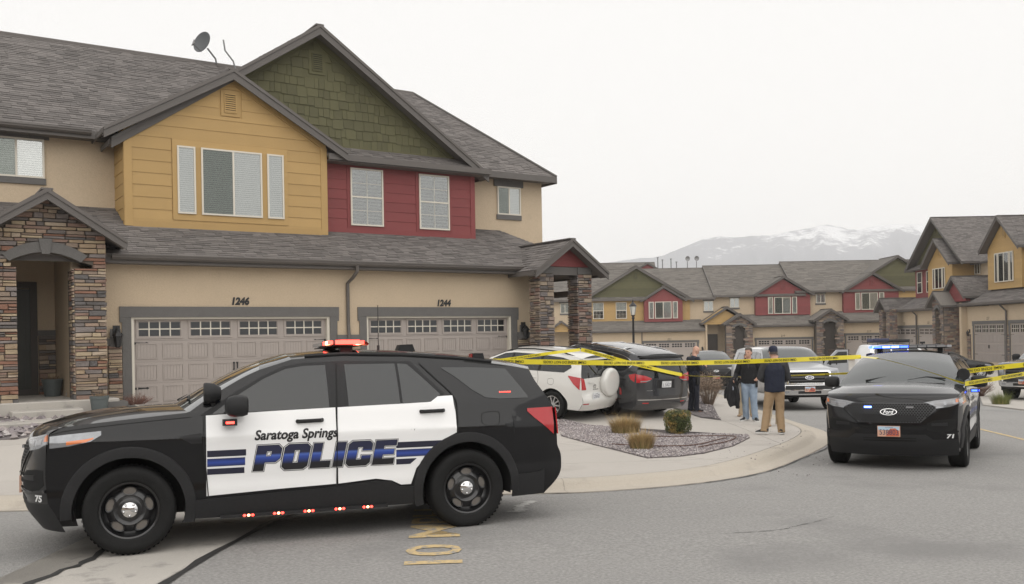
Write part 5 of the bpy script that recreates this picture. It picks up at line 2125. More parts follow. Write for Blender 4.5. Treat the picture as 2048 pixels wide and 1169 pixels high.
BLOCK = [
    (.245, [[(0, 0), (0, 1), (.84, 1), (1, .86), (1, .47), (.84, .33), (.40, .33), (.40, 0)], [(.40, .56), (.62, .56), (.62, .78), (.40, .78)]]),
    (.255, [[(.14, 0), (0, .12), (0, .88), (.14, 1), (.86, 1), (1, .88), (1, .12), (.86, 0)], [(.39, .24), (.61, .24), (.61, .77), (.39, .77)]]),
    (.20, [[(0, 0), (0, 1), (.45, 1), (.45, .26), (1, .26), (1, 0)]]),
    (.10, [[(0, 0), (0, 1), (1, 1), (1, 0)]]),
    (.25, [[(.14, 0), (0, .12), (0, .88), (.14, 1), (.86, 1), (1, .88), (1, .62), (.62, .62), (.62, .77), (.39, .77), (.39, .24), (.62, .24), (.62, .40), (1, .40), (1, .12), (.86, 0)]]),
    (.225, [[(0, 0), (0, 1), (1, 1), (1, .78), (.42, .78), (.42, .62), (.94, .62), (.94, .41), (.42, .41), (.42, .23), (1, .23), (1, 0)]])]


def block_word(c, name, a0, z0, h, grow, m, off, side):
    from mathutils.geometry import tessellate_polygon
    mb = MB()
    x = 0
    tot = sum(w for w, _ in BLOCK) * .88 + .03 * 5 + .05
    for w, loops in BLOCK:
        w *= .88
        L = []
        for k, lp in enumerate(loops):
            pts = [(x + p * w + .2 * q * h, q * h) for p, q in lp]
            pts = inset(pts, -grow if k == 0 else grow) if grow else pts
            L.append(pts)
        allp = [q for lp in L for q in lp]
        tri = tessellate_polygon([[Vector((p, q, 0)) for p, q in lp] for lp in L])
        # refine by height so that the letters follow the door
        bm = bmesh.new()
        vs = [bm.verts.new((p, q, 0)) for p, q in allp]
        for t in tri:
            try:
                bm.faces.new([vs[i] for i in t])
            except ValueError:
                pass
        for k in range(1, 10):
            bmesh.ops.bisect_plane(bm, geom=bm.verts[:] + bm.edges[:] + bm.faces[:], plane_co=(0, k * h / 10, 0), plane_no=(0, 1, 0))
        bm.verts.index_update()
        mb.add([c.pt(a0 + (v.co.x if side > 0 else tot - v.co.x), z0 + v.co.y, off, side) for v in bm.verts], [[v.index for v in f.verts] for f in bm.faces])
        bm.free()
        x += w + .03
    return mb.build(name, m, c.r, fix=False)


def lightbar_modules(car, a, z, m_on, m_hot, lit, W_=1.2):
    """roof bar: tapered housing with lens modules; lit(k) says which are on"""
    mb = MB()
    rows = []
    prof = [(-.15, .0), (-.165, .02), (-.13, .055), (.0, .065), (.13, .055), (.165, .02), (.15, 0)]
    for k in range(-6, 7):
        t = k / 6
        sc = 1 - .35 * max(0, abs(t) - .7) / .3
        rows.append([(-(a + q * sc) + .10 * abs(t) ** 3 * -1, t * W_ / 2, z + .05 + h * sc) for q, h in prof])
    bar = car.B(mb.grid(rows, False), 'light_bar', M['plastic'])
    MB().box(-(a + .15), -(a - .15), -W_ / 2 + .03, W_ / 2 - .03, z + .045, z + .052).build('bar_base', M['plastic'], bar)
    for y in (-.5, .5):
        MB().box(-(a + .06), -(a - .06), y * W_ * .8 - .04, y * W_ * .8 + .04, z - .05, z + .046).build('bar_foot', M['plastic'], bar)
    n = 8
    for k in range(n):
        y0, y1 = lerp(-W_ / 2 + .03, W_ / 2 - .03, k / n) + .008, lerp(-W_ / 2 + .03, W_ / 2 - .03, (k + 1) / n) - .008
        on = lit(k)
        for sg in (1, -1):
            xa = -(a - sg * .168)
            MB().box(min(xa, xa - sg * .03), max(xa, xa - sg * .03), y0, y1, z + .062, z + .097).build('lens', (m_hot if on == 2 else m_on) if on else M['lens'], bar)
    for sg in (1, -1):      # end caps
        on = lit(0 if sg < 0 else n - 1)
        y = sg * W_ / 2
        pts = [(-(a + .12), y - sg * .005), (-(a + .05) , y + sg * .05), (-(a - .05), y + sg * .05), (-(a - .12), y - sg * .005)]
        e = MB().prism(pts, lambda p, q, d: (p, q, d), z + .06, z + .10)
        e.build('end_lens', (m_on if on else M['lens']), bar)
        MB().box(-(a + .055), -(a - .055), y + sg * .0 - .045, y + sg * .0 + .045, z + .064, z + .095).build('end_core', (m_hot if on else M['lens']), bar)
    return bar


EXP_ST = [  # zone, segment, edge (a, z), centre (a, z)
    ('f', 'lip', (.42, .22), (.16, .21)), ('f', 'lip', (.33, .40), (.05, .36)),
    ('f', 'bump', (.29, .46), (.02, .46)), ('f', 'bump', (.27, .62), (.0, .62)), ('f', 'bump', (.27, .82), (.015, .82)), ('F', 'bump', (.29, 1.04), (.07, 1.03)),
    ('t', 'hood', (.40, 1.105), (.17, 1.115)), ('t', 'hood', (.75, 1.14), (.5, 1.20)), ('t', 'hood', (1.15, 1.175), (.95, 1.25)),
    ('t', 'ws', (1.40, 1.195), (1.30, 1.265)), ('t', 'ws', (1.58, 1.32), (1.56, 1.42)), ('t', 'ws', (1.84, 1.475), (1.86, 1.57)), ('t', 'band', (2.02, 1.56), (2.06, 1.652)),
    ('t', 'roof', (2.33, 1.655), (2.30, 1.72)), ('t', 'roof', (2.8, 1.68), (2.8, 1.755)), ('t', 'roof', (3.4, 1.665), (3.4, 1.745)), ('t', 'roof', (4.0, 1.62), (4.0, 1.70)), ('t', 'roof', (4.45, 1.565), (4.45, 1.645)),
    ('R', 'rw', (4.70, 1.52), (4.80, 1.58)), ('r', 'rw', (4.74, 1.40), (4.83, 1.45)), ('r', 'rw', (4.84, 1.25), (4.93, 1.25)),
    ('r', 'gate', (4.92, 1.13), (5.0, 1.12)), ('r', 'gate', (4.94, .9), (5.03, .9)),
    ('r', 'rb', (4.95, .74), (5.04, .74)), ('r', 'rb', (5.0, .62), (5.07, .62)), ('r', 'rb', (4.97, .44), (5.05, .42)), ('r', 'rb', (4.80, .28), (4.9, .27)), ('r', 'rb', (4.78, .26), (4.88, .25))]
EXP_W = [(.0, .80), (.27, .90), (.5, .955), (.9, .985), (1.5, .975), (2.7, .975), (3.6, .98), (4.1, .985), (4.5, .955), (4.85, .89), (5.05, .82)]
EXP_BELT = [(0, 1.05), (.4, 1.10), (1.4, 1.17), (2.7, 1.195), (3.7, 1.21), (4.6, 1.24), (5, 1.24)]
EXP_PROF = [(.2, .93), (.35, .965), (.5, .985), (.58, .978), (.68, .986), (.8, .992), (.93, .998), (.975, 1.002), (1.0, .993), (1.08, .977), (1.2, .955), (1.3, .93)]


def explorer(label, group, xy, heading, number, lights=None, decals=True, lit=None, steer=0, zoff=0, plate='538803'):
    c = Car('police_suv' if decals else 'suv', label, group, xy, heading, EXP_ST, EXP_W, EXP_BELT, EXP_PROF, .42, (.92, 3.95), .378, .845, .27, 'black_paint', arch=.455, tum2=.35, p=2.8, zoff=zoff)
    if decals:
        c.r['category'] = 'police car'
    c.wrap({'lip': ('front_lip', M['plastic']), 'bump': ('front_bumper', c.paint), 'hood': ('hood', c.paint), 'ws': ('windscreen', M['screenglass']), 'band': ('windscreen_band', M['carglass']), 'roof': ('roof', c.paint), 'rw': ('rear_window', M['carglass']), 'gate': ('tailgate', c.paint), 'rb': ('rear_bumper', M['plastic'])})
    c.sides()
    c.core(1.0)
    for side in (1, -1):
        c.flare(.92, .452, .545, M['plastic'], side=side, th0=-22, th1=186)
        c.flare(3.95, .452, .545, M['plastic'], side=side, th0=-6, th1=196)
        c.patch('sill', [(1.40, .265), (3.46, .265)], [(1.40, .43), (2.6, .47), (3.05, .505), (3.2, .49), (3.28, .44), (3.46, .43)], M['plastic'], .012, side)
        c.patch('bumper_corner', [(4.42, .265), (4.78, .27)], [(4.42, .48), (4.70, .49), (4.78, .52)], M['plastic'], .012, side)
        # glass
        wn_ = [('front_window', [(1.60, 1.175), (2.1, 1.19), (2.63, 1.2)], [(1.60, 1.18), (1.82, 1.335), (2.06, 1.48), (2.26, 1.565), (2.42, 1.59), (2.63, 1.597)]),
               ('rear_window', [(2.81, 1.205), (3.30, 1.215)], [(2.81, 1.60), (3.30, 1.60)]),
               ('vent_window', [(3.325, 1.215), (3.60, 1.225), (3.70, 1.29)], [(3.325, 1.60), (3.42, 1.592), (3.55, 1.46), (3.70, 1.30)]),
               ('quarter_window', [(3.76, 1.545), (3.88, 1.46), (4.03, 1.33), (4.16, 1.25), (4.3, 1.235), (4.62, 1.235)], [(3.76, 1.555), (4.1, 1.55), (4.43, 1.53), (4.62, 1.255)])]
        c.patch('window_frame', [(1.50, 1.165), (2.1, 1.175), (2.72, 1.185), (3.6, 1.205), (3.74, 1.29)], [(1.50, 1.17), (1.80, 1.365), (2.06, 1.51), (2.26, 1.595), (2.42, 1.62), (2.8, 1.632), (3.46, 1.622), (3.58, 1.48), (3.74, 1.31)], M['plastic'], .002, side)
        for nm, lo, hi in wn_:
            c.patch(nm, lo, hi, M['carglass'], .005, side, skirt=0, na=30, nr=8)
        c.patch('tail_lamp', [(4.60, 1.10), (4.68, 1.03), (4.80, .94), (4.90, .86)], [(4.60, 1.13), (4.9, 1.135)], M['tail'], .008, side)
        c.patch('fender_vent', [(1.32, .985), (1.42, .925), (1.51, .925)], [(1.32, .99), (1.42, 1.005), (1.51, 1.015)], M['plastic'], .004, side)
        if decals:
            fd = c.patch('front_door', [(1.545, .46), (2.15, .485), (2.685, .50)], [(1.545, 1.165), (2.1, 1.185), (2.685, 1.2)], M['white_paint'], .004, side, na=30, nr=20)
            rd_ = c.patch('rear_door', [(2.70, .50), (3.05, .525), (3.2, .50), (3.29, .455), (3.385, .455), (3.44, .60), (3.56, .735), (3.70, .86), (3.84, .925)], [(2.70, 1.2), (3.57, 1.222), (3.67, 1.275), (3.825, 1.28), (3.84, 1.12)], M['white_paint'], .004, side, na=40, nr=20)
            P_ = c.r
            # stripes either side of the word
            for lo, hi, m in ((.80, .856, 'stripe_navy'), (.715, .785, 'stripe_blue'), (.645, .697, 'stripe_navy')):
                e = 1.90 - (.86 - lo) * .1
                c.patch('stripe', [(1.552, lo), (e - .012, lo)], [(1.552, hi), (e - .012, hi)], M[m], .0065, side, skirt=0)
                x1 = {.80: 3.70, .715: 3.60, .645: 3.44}[lo]
                c.patch('stripe', [(3.245, lo), (x1 - .06, lo), (x1, hi - .004)], [(3.245, hi), (x1, hi)], M[m], .0065, side, skirt=0)
            a0, a1 = (1.925, 3.225)
            for d, m, o, nm in ((.017, 'letter', .0062, 'police_outline'), (.0105, 'decalwhite', .0070, 'police_inline'), (.005, 'letter', .0078, 'police_edge'), (.0, 'police_ink', .0086, 'police_lettering')):
                block_word(c, nm, 1.94, .657, .222, d, M[m], o, side)
            c.fit_text('town_lettering', 'Saratoga Springs', 1.955, 2.70, .93, 1.02, M['letter'], .0066, side, .22, .03)
        for pts in ([(1.53, 1.16), (1.525, .9), (1.55, .6), (1.57, .29)], [(2.735, 1.61), (2.70, 1.2), (2.69, .8), (2.68, .29)], [(3.545, 1.6), (3.66, 1.47), (3.835, 1.27), (3.855, 1.1), (3.85, .93)]):
            c.seam(pts, .009, .0105, (side,))
        for a in (2.32, 3.48):
            z = 1.085 if a < 3 else 1.135
            h = MB()
            q = [(a + .01, .006), (a + .03, .045), (a + .13, .05), (a + .22, .045), (a + .245, .006)]
            h.tube([(c.pt(p, z + (p - a) * .02, o, side)) for p, o in q], [(.012, .018)] * 5, 8)
            c.B(h, 'door_handle', M['plastic'])
        c.seam([(4.11, 1.10), (4.10, 1.03), (4.13, .985), (4.2, .975), (4.27, .985), (4.29, 1.04), (4.285, 1.10), (4.2, 1.112), (4.11, 1.10)], .006, .002, (side,))
        c.seam([(.31, 1.045), (.45, 1.075), (.8, 1.11), (1.2, 1.14), (1.42, 1.155)], .007, .002, (side,))
    c.wheels('steel', steer)
    # face: headlamps, grille, intakes
    hb = c.fpatch('headlamp', [(.46, .955), (.60, .90), (.80, .925), (.905, .965)], [(.46, .985), (.60, 1.015), (.80, 1.035), (.905, 1.06)], M['lampclear'], .008, mirror=True)
    for side in (1, -1):
        c.patch('headlamp_wrap', [(.30, .93), (.45, .945), (.62, .98), (.70, 1.03)], [(.30, 1.03), (.45, 1.045), (.70, 1.065)], M['lampclear'], .007, side)
        c.patch('side_marker', [(.43, .955), (.58, .975), (.64, 1.0)], [(.43, .985), (.58, 1.0), (.64, 1.012)], M['amber'], .009, side)
    gr = c.fpatch('grille', [(-.62, .88), (-.42, .70), (.42, .70), (.62, .88)], [(-.62, .93), (-.50, .985), (.50, .985), (.62, .93)], M['grille'], .010, na=24)[0]
    hx = MB()
    zz = .715
    row = 0
    while zz < .985:
        y = -.62 + (.019 if row % 2 else 0)
        while y < .62:
            lo = pl([(-.62, .88), (-.42, .70), (.42, .70), (.62, .88)], y) + .012
            hi = pl([(-.62, .93), (-.50, .985), (.50, .985), (.62, .93)], y) - .01
            if lo < zz < hi:
                hx.add([c.fx(y + .0155 * math.cos(t), zz + .0125 * math.sin(t), .0125) for t in [math.pi / 6 + math.pi / 3 * k for k in range(6)]], [(0, 1, 2, 3, 4, 5)])
            y += .038
        zz += .0245
        row += 1
    hx.build('grille_mesh', M['hole'], gr, fix=False)['kind'] = 'stuff'
    c.fpatch('grille_insert', [(-.37, .715), (.37, .715)], [(-.37, .805), (.37, .805)], M['plastic'], .0140)
    ov = MB().add([c.fx(.115 * math.cos(t), .855 + .048 * math.sin(t), .020) for t in [2 * math.pi * k / 32 for k in range(32)]], [tuple(range(32))])
    em = c.B(ov, 'emblem', M['chrome'])
    MB().add([c.fx(.105 * math.cos(t), .855 + .041 * math.sin(t), .0215) for t in [2 * math.pi * k / 32 for k in range(32)]], [tuple(range(32))]).build('emblem_field', M['letter'], em)
    c.front_text('Ford', -.07, .07, .828, .882, M['chrome'], .0225, shear=.3, name='emblem_script', parent=em)
    c.fpatch('air_intake', [(.50, .60), (.62, .555), (.80, .575), (.86, .62)], [(.50, .69), (.60, .735), (.80, .75), (.86, .74)], M['hole'], .005, mirror=True)
    c.fpatch('fog_pod', [(.56, .655), (.76, .655)], [(.56, .69), (.76, .70)], M['plastic'], .016, mirror=True)
    c.fpatch('centre_slot', [(-.50, .625), (.50, .625)], [(-.50, .665), (.50, .665)], M['hole'], .005)
    c.fpatch('lower_grille', [(-.62, .40), (.62, .40)], [(-.62, .43), (-.48, .53), (.48, .53), (.62, .43)], M['plastic'], .004)
    for z in (.43, .465):
        c.fpatch('grille_bar', [(-.36, z), (.36, z)], [(-.36, z + .018), (.36, z + .018)], M['hole'], .006)
    c.fpatch('lamp_strip', [(.52, .985), (.70, 1.005), (.88, 1.035)], [(.52, .998), (.70, 1.022), (.88, 1.052)], M['lens'], .011, mirror=True)
    c.fpatch('lamp_projector', [(.60, .935), (.72, .935)], [(.60, .985), (.72, .99)], M['lens'], .011, mirror=True)
    c.fpatch('lamp_projector', [(.76, .95), (.84, .96)], [(.76, 1.0), (.84, 1.01)], M['lens'], .011, mirror=True)
    c.fpatch('amber_corner', [(.87, .985), (.905, .99)], [(.87, 1.03), (.905, 1.045)], M['amber'], .012, mirror=True)
    c.fpatch('grille_frame', [(-.66, .895), (-.44, .675), (.44, .675), (.66, .895)], [(-.66, .905), (-.44, .70), (.44, .70), (.66, .905)], c.paint, .022, na=24)
    c.fpatch('intake_lip', [(.47, .565), (.66, .53), (.90, .56)], [(.47, .59), (.66, .552), (.90, .585)], c.paint, .022, mirror=True)
    c.fpatch('bumper_crease', [(.40, .575), (.75, .545)], [(.40, .59), (.75, .56)], c.paint, .012, mirror=True)
    c.plate(0, .575, plate)
    c.mirror(1.60, 1.245, .985, .19, .24, .19)
    # wipers on the cowl
    for y0, y1 in ((-.5, .05), (.12, .66)):
        MB().tube([(-1.33, y0, 1.275), (-1.42, (y0 + y1) / 2, 1.325), (-1.40, y1, 1.30)], .012, 6).build('wiper', M['plastic'], c.r)
    for (a, b) in ((2.45, 4.3),):
        for side in (1, -1):
            MB().tube([(-x, side * (c.Y(x, pl(c.top, x)) - .02), pl(c.top, x) + .022) for x in [lerp(a, b, k / 10) for k in range(11)]], [(.016, .02)] * 11, 6).build('roof_rail', M['plastic'], c.r, smooth=True)
    # tail: lamp bar and rear text zone
    c.fpatch('tail_lamp_inner', [(.62, .90), (.80, .88), (.88, .86)], [(.62, 1.12), (.88, 1.13)], M['tail'], .008, rear=True, mirror=True)
    c.seam([(4.0, 1.615), (4.45, 1.56)], .01, .003)
    if number:
        c.front_text(number, .745, .84, .475, .535, M['decalwhite'], .007, shear=.15, offset=.04, name='unit_number')
    if lights:
        on, hot = (M['redlit'], M['redhot']) if lights == 'red' else (M['bluelit'], M['bluehot'])
        lightbar_modules(c, 2.87, 1.735, on, hot, lit)
        # spot lamp at the driver's pillar
        sp = MB()
        sp.lathe([(.001, -.10), (.05, -.095), (.085, -.04), (.095, .03), (.09, .05), (.07, .052), (.001, .045)], lambda p, q, h: (-1.58 + h, .90 + p, 1.36 + q), 20)
        sp.tube([(-1.60, .90, 1.29), (-1.62, .88, 1.22)], .022, 8)
        sp.tube([(-1.60, .90, 1.22), (-1.66, .80, 1.20)], .018, 8)
        c.B(sp, 'spot_lamp', M['plastic'])
        # mirror light and grille lights
        MB().box(-1.80, -1.68, .985, 1.10, 1.075, 1.13).build('mirror_light', M['blackmetal'], c.r)
        MB().box(-1.775, -1.705, 1.1005, 1.104, 1.092, 1.112).build('mirror_led', on, c.r)
        if lights == 'blue':
            MB().box(-1.679, -1.675, 1.0, 1.08, 1.09, 1.118).build('mirror_led', on, c.r)
        x = c.fx(-.28, .925)[0]
        MB().box(x + .012, x + .03, -.335, -.235, .91, .935).build('grille_light', M['bluehot'] if lights == 'blue' else M['lens'], c.r)
        x = c.fx(.28, .925)[0]
        MB().box(x + .012, x + .03, .235, .335, .91, .935).build('grille_light', M['lens'], c.r)
        if lights == 'red':     # running-board strip with groups of lit diodes
            st = MB().box(-3.16, -1.66, .935, .965, .255, .283).build('led_strip', M['plastic'], c.r)
            for a in (1.90, 2.16, 2.43, 2.71, 2.97):
                for k in (-1, 0, 1):
                    MB().ball((-(a + k * .035), .967, .269), (.013, .008, .011), 8, 6).build('led', M['redhot'] if k == 0 else M['redlit'], st, smooth=True)
            ql = MB()
            for k in range(6):
                ql.ball(c.pt(4.32 + k * .022, 1.30, .008, 1), (.007, .004, .006), 6, 5)
            ql.build('window_led', M['redlit'], c.r)['kind'] = 'stuff'
            MB().tube([(-3.3, .0, 1.73), (-3.3, 0, 1.80)], .014, 6).tube([(-3.3, 0, 1.80), (-3.3, 0, 2.22)], .0045, 5).build('whip_antenna', M['blackmetal'], c.r)
            MB().prism([(-3.75, .0), (-3.55, .0), (-3.58, .075), (-3.72, .08)], lambda p, q, d: (p, d, 1.735 + q), -.35, -.2).build('roof_module', M['plastic'], c.r)
            MB().prism([(-4.30, .0), (-4.16, .0), (-4.18, .085), (-4.28, .085)], lambda p, q, d: (p, d, 1.61 + q), .40, .52).build('roof_camera', M['plastic'], c.r)
            MB().box(-4.165, -4.16, .41, .51, 1.625, 1.69).build('camera_light', M['tail'], c.r)
    return c


explorer('black and white police SUV side on in the foreground with red lights', 'police SUVs', (.965, 9.53), 166.8, '75', 'red', True, lambda k: (0 if k < 5 else (2 if k in (6,) else 1)), plate='415075')
explorer('police SUV facing the camera at the right with blue roof lights', 'police SUVs', (11.95, 8.11), -153.2, '71', 'blue', True, lambda k: (2 if k in (1, 2) else 1) if k < 4 else 0)

# ---------------------------------------------------------------- parked cars
def rails(c, a0, a1, m, dy=.04, h=.05, bars=()):
    for side in (1, -1):
        P = [(-x, side * (c.Y(x, pl(c.top, x)) - dy), pl(c.top, x) + h * min(1, 6 * min(k, 12 - k) / 12 + .05)) for k, x in [(k, lerp(a0, a1, k / 12)) for k in range(13)]]
        MB().tube(P, .017, 8).build('roof_rail', m, c.r, smooth=True)
    for a in bars:
        y = c.Y(a, pl(c.top, a)) - dy
        z = pl(c.top, a)
        MB().tube([(-a, -y, z + h * .9), (-a, -y * .8, z + h + .03), (-a, y * .8, z + h + .03), (-a, y, z + h * .9)], [(.03, .014)] * 4, 8).build('cross_bar', m, c.r, smooth=True)


def ring_seam(c, pts, w, off, side, m, name):
    c.seam(pts + [pts[0]], w, off, (side,), m, name)


RAV_ST = [
    ('f', 'bump', (.38, .25), (.15, .24)), ('f', 'bump', (.29, .50), (.02, .5)), ('F', 'bump', (.32, .88), (.08, .90)),
    ('t', 'hood', (.45, .97), (.25, 1.0)), ('t', 'hood', (.9, 1.05), (.8, 1.09)),
    ('t', 'ws', (1.15, 1.08), (1.05, 1.13)), ('t', 'ws', (1.55, 1.33), (1.5, 1.40)), ('t', 'ws', (1.95, 1.50), (1.9, 1.57)),
    ('t', 'roof', (2.15, 1.545), (2.1, 1.62)), ('t', 'roof', (2.8, 1.59), (2.8, 1.67)), ('t', 'roof', (3.5, 1.585), (3.5, 1.67)), ('t', 'roof', (4.0, 1.555), (4.0, 1.645)),
    ('R', 'rw', (4.22, 1.52), (4.29, 1.60)), ('r', 'rw', (4.29, 1.26), (4.37, 1.28)),
    ('r', 'gate', (4.33, 1.06), (4.41, 1.08)), ('r', 'gate', (4.36, .75), (4.42, .75)),
    ('r', 'rb', (4.37, .66), (4.46, .66)), ('r', 'rb', (4.40, .50), (4.50, .5)), ('r', 'rb', (4.30, .32), (4.40, .30)), ('r', 'rb', (4.28, .30), (4.38, .28))]
rv = Car('suv', 'white compact SUV with a spare wheel cover on its tailgate', 'cars on the driveway', (12.865, 21.778), 109.4, RAV_ST, [(0, .72), (.3, .84), (.8, .90), (1.5, .91), (3.5, .915), (4.0, .90), (4.3, .86), (4.5, .80)],
         [(0, .95), (1.1, 1.05), (2.5, 1.10), (3.6, 1.15), (4.4, 1.18)], [(.2, .93), (.4, .97), (.6, .99), (.8, 1), (1.0, .985), (1.2, .95)], .36, (.90, 3.56), .355, .775, .30, 'pearl_paint', hf=cz, arch=.41, p=3.2, tum2=.3)
rv.wrap({'bump': ('front_bumper', rv.paint), 'hood': ('hood', rv.paint), 'ws': ('windscreen', M['screenglass']), 'roof': ('roof', rv.paint), 'rw': ('rear_window', M['carglass']), 'gate': ('tailgate', rv.paint), 'rb': ('rear_bumper', rv.paint)})
rv.sides()
rv.core(.95, .58)
rv.wheels('alloy')
for side in (1, -1):
    rv.patch('front_window', [(1.38, 1.105), (2.2, 1.12)], [(1.38, 1.11), (1.65, 1.33), (1.95, 1.47), (2.2, 1.51)], M['lensglass'] if 'lensglass' in M else M['carglass'], .005, side, skirt=0, nr=6)
    rv.patch('rear_window', [(2.27, 1.122), (3.08, 1.145)], [(2.27, 1.515), (2.8, 1.53), (3.08, 1.53)], M['carglass'], .005, side, skirt=0)
    rv.patch('quarter_window', [(3.16, 1.148), (3.85, 1.175), (4.02, 1.30)], [(3.16, 1.53), (3.7, 1.515), (3.9, 1.48), (4.02, 1.32)], M['carglass'], .005, side, skirt=0)
    rv.patch('pillar', [(2.2, 1.12), (2.27, 1.122)], [(2.2, 1.51), (2.27, 1.515)], M['plastic'], .005, side, skirt=0, na=2)
    rv.patch('pillar', [(3.08, 1.145), (3.16, 1.148)], [(3.08, 1.53), (3.16, 1.53)], M['plastic'], .005, side, skirt=0, na=2)
    rv.patch('tail_lamp', [(3.98, 1.10), (4.14, .93), (4.31, .80)], [(3.98, 1.115), (4.31, 1.09)], M['tail'], .01, side)
    rv.seam([(3.08, 1.14), (3.13, .95), (3.08, .75), (3.0, .62), (2.9, .34)], .008, .002, (side,))
    rv.seam([(2.24, 1.12), (2.2, .9), (2.22, .34)], .008, .002, (side,))
    rv.seam([(3.42, .98), (3.42, .88), (3.5, .85), (3.58, .88), (3.58, .98), (3.5, 1.0), (3.42, .98)], .005, .002, (side,))
    for a in (2.05, 2.88):
        rv.B(MB().tube([rv.pt(a + q, .985, o, side) for q, o in ((0, .004), (.03, .03), (.15, .03), (.18, .004))], .013, 8), 'door_handle', rv.paint)
rv.fpatch('tail_lamp_rear', [(.70, .80), (.84, .80)], [(.70, .84), (.76, 1.06), (.84, 1.09)], M['tail'], .01, rear=True, mirror=True)
rv.fpatch('reflector', [(.62, .445), (.80, .445)], [(.62, .475), (.80, .475)], M['tail'], .008, rear=True, mirror=True)
rv.fpatch('spoiler', [(-.70, 1.50), (.70, 1.50)], [(-.70, 1.535), (.70, 1.535)], rv.paint, .05, rear=True, skirt=.1)
rv.fpatch('gate_handle', [(.40, .955), (.60, .955)], [(.40, .99), (.60, .99)], rv.paint, .02, rear=True)
rv.fpatch('wiper_arm', [(-.2, 1.13), (.35, 1.13)], [(-.2, 1.15), (.35, 1.15)], M['plastic'], .02, rear=True)
sc = MB()
sc.lathe([(.001, .175), (.26, .175), (.315, .168), (.343, .145), (.355, .10), (.352, .03), (.33, .0)], lambda p, q, h: (-4.41 - h, -.22 + p, .93 + q), 40)
rv.B(sc, 'spare_wheel_cover', rv.paint, ang=60)
em = rv.B(MB().lathe([(.062, .0), (.066, .008), (.054, .008), (.052, 0)], lambda p, q, h: (rv.rx(.36, .87, .004)[0] - h, .36 + p, .87 + q * .7), 24), 'emblem', M['chrome'])
MB().lathe([(.032, .0), (.035, .009), (.024, .009)], lambda p, q, h: (rv.rx(.36, .87, .004)[0] - h, .36 + p, .88 + q * .45), 20).build('emblem_inner', M['chrome'], em)
rv.front_text('RAV4', .42, .20, .775, .81, M['dgrey_paint'], .006, rear=True, shear=.2, name='model_lettering')
rv.plate(.36, .645, 'C761G2', rear=True, utah=False, top='UTAH')
rails(rv, 1.9, 4.0, M['plastic'], .05, .055)
rv.mirror(1.30, 1.10, .90, .14, .2, .17, rv.paint)

VAN_ST = [
    ('f', 'bump', (.45, .25), (.15, .24)), ('f', 'bump', (.33, .5), (.0, .5)), ('F', 'bump', (.4, .85), (.1, .88)),
    ('t', 'hood', (.55, .93), (.35, .97)), ('t', 'hood', (1.0, 1.02), (.9, 1.07)),
    ('t', 'ws', (1.2, 1.05), (1.05, 1.10)), ('t', 'ws', (1.75, 1.36), (1.6, 1.40)), ('t', 'ws', (2.2, 1.56), (2.1, 1.62)),
    ('t', 'roof', (2.45, 1.62), (2.4, 1.69)), ('t', 'roof', (3.2, 1.67), (3.2, 1.75)), ('t', 'roof', (4.2, 1.645), (4.2, 1.73)), ('t', 'roof', (4.75, 1.60), (4.75, 1.69)),
    ('R', 'rw', (4.90, 1.56), (5.0, 1.65)), ('r', 'rw', (4.98, 1.28), (5.08, 1.30)),
    ('r', 'gate', (5.02, 1.05), (5.13, 1.06)), ('r', 'gate', (5.04, .78), (5.16, .78)),
    ('r', 'rb', (5.05, .62), (5.18, .62)), ('r', 'rb', (5.03, .42), (5.16, .42)), ('r', 'rb', (4.92, .28), (5.06, .27)), ('r', 'rb', (4.9, .26), (5.04, .25))]
vn = Car('minivan', 'dark grey minivan with roof rails parked beside the white SUV', 'cars on the driveway', (15.86, 22.3), 91.5, VAN_ST, [(0, .75), (.4, .90), (.9, .98), (2, 1.0), (4, 1.0), (4.6, .975), (5, .91), (5.2, .85)],
         [(0, .92), (1.1, 1.02), (2.5, 1.09), (4, 1.15), (5.1, 1.19)], [(.2, .93), (.4, .965), (.6, .98), (.85, 1), (1.02, .985), (1.2, .95)], .34, (.96, 4.05), .362, .86, .26, 'grey_paint', hf=cz, arch=.425, p=3.0, tum2=.25)
vn.r['category'] = 'minivan'
vn.wrap({'bump': ('front_bumper', vn.paint), 'hood': ('hood', vn.paint), 'ws': ('windscreen', M['screenglass']), 'roof': ('roof', vn.paint), 'rw': ('rear_window', M['carglass']), 'gate': ('tailgate', vn.paint), 'rb': ('rear_bumper', vn.paint)})
vn.sides()
vn.core(.95, .62)
vn.wheels('alloy')
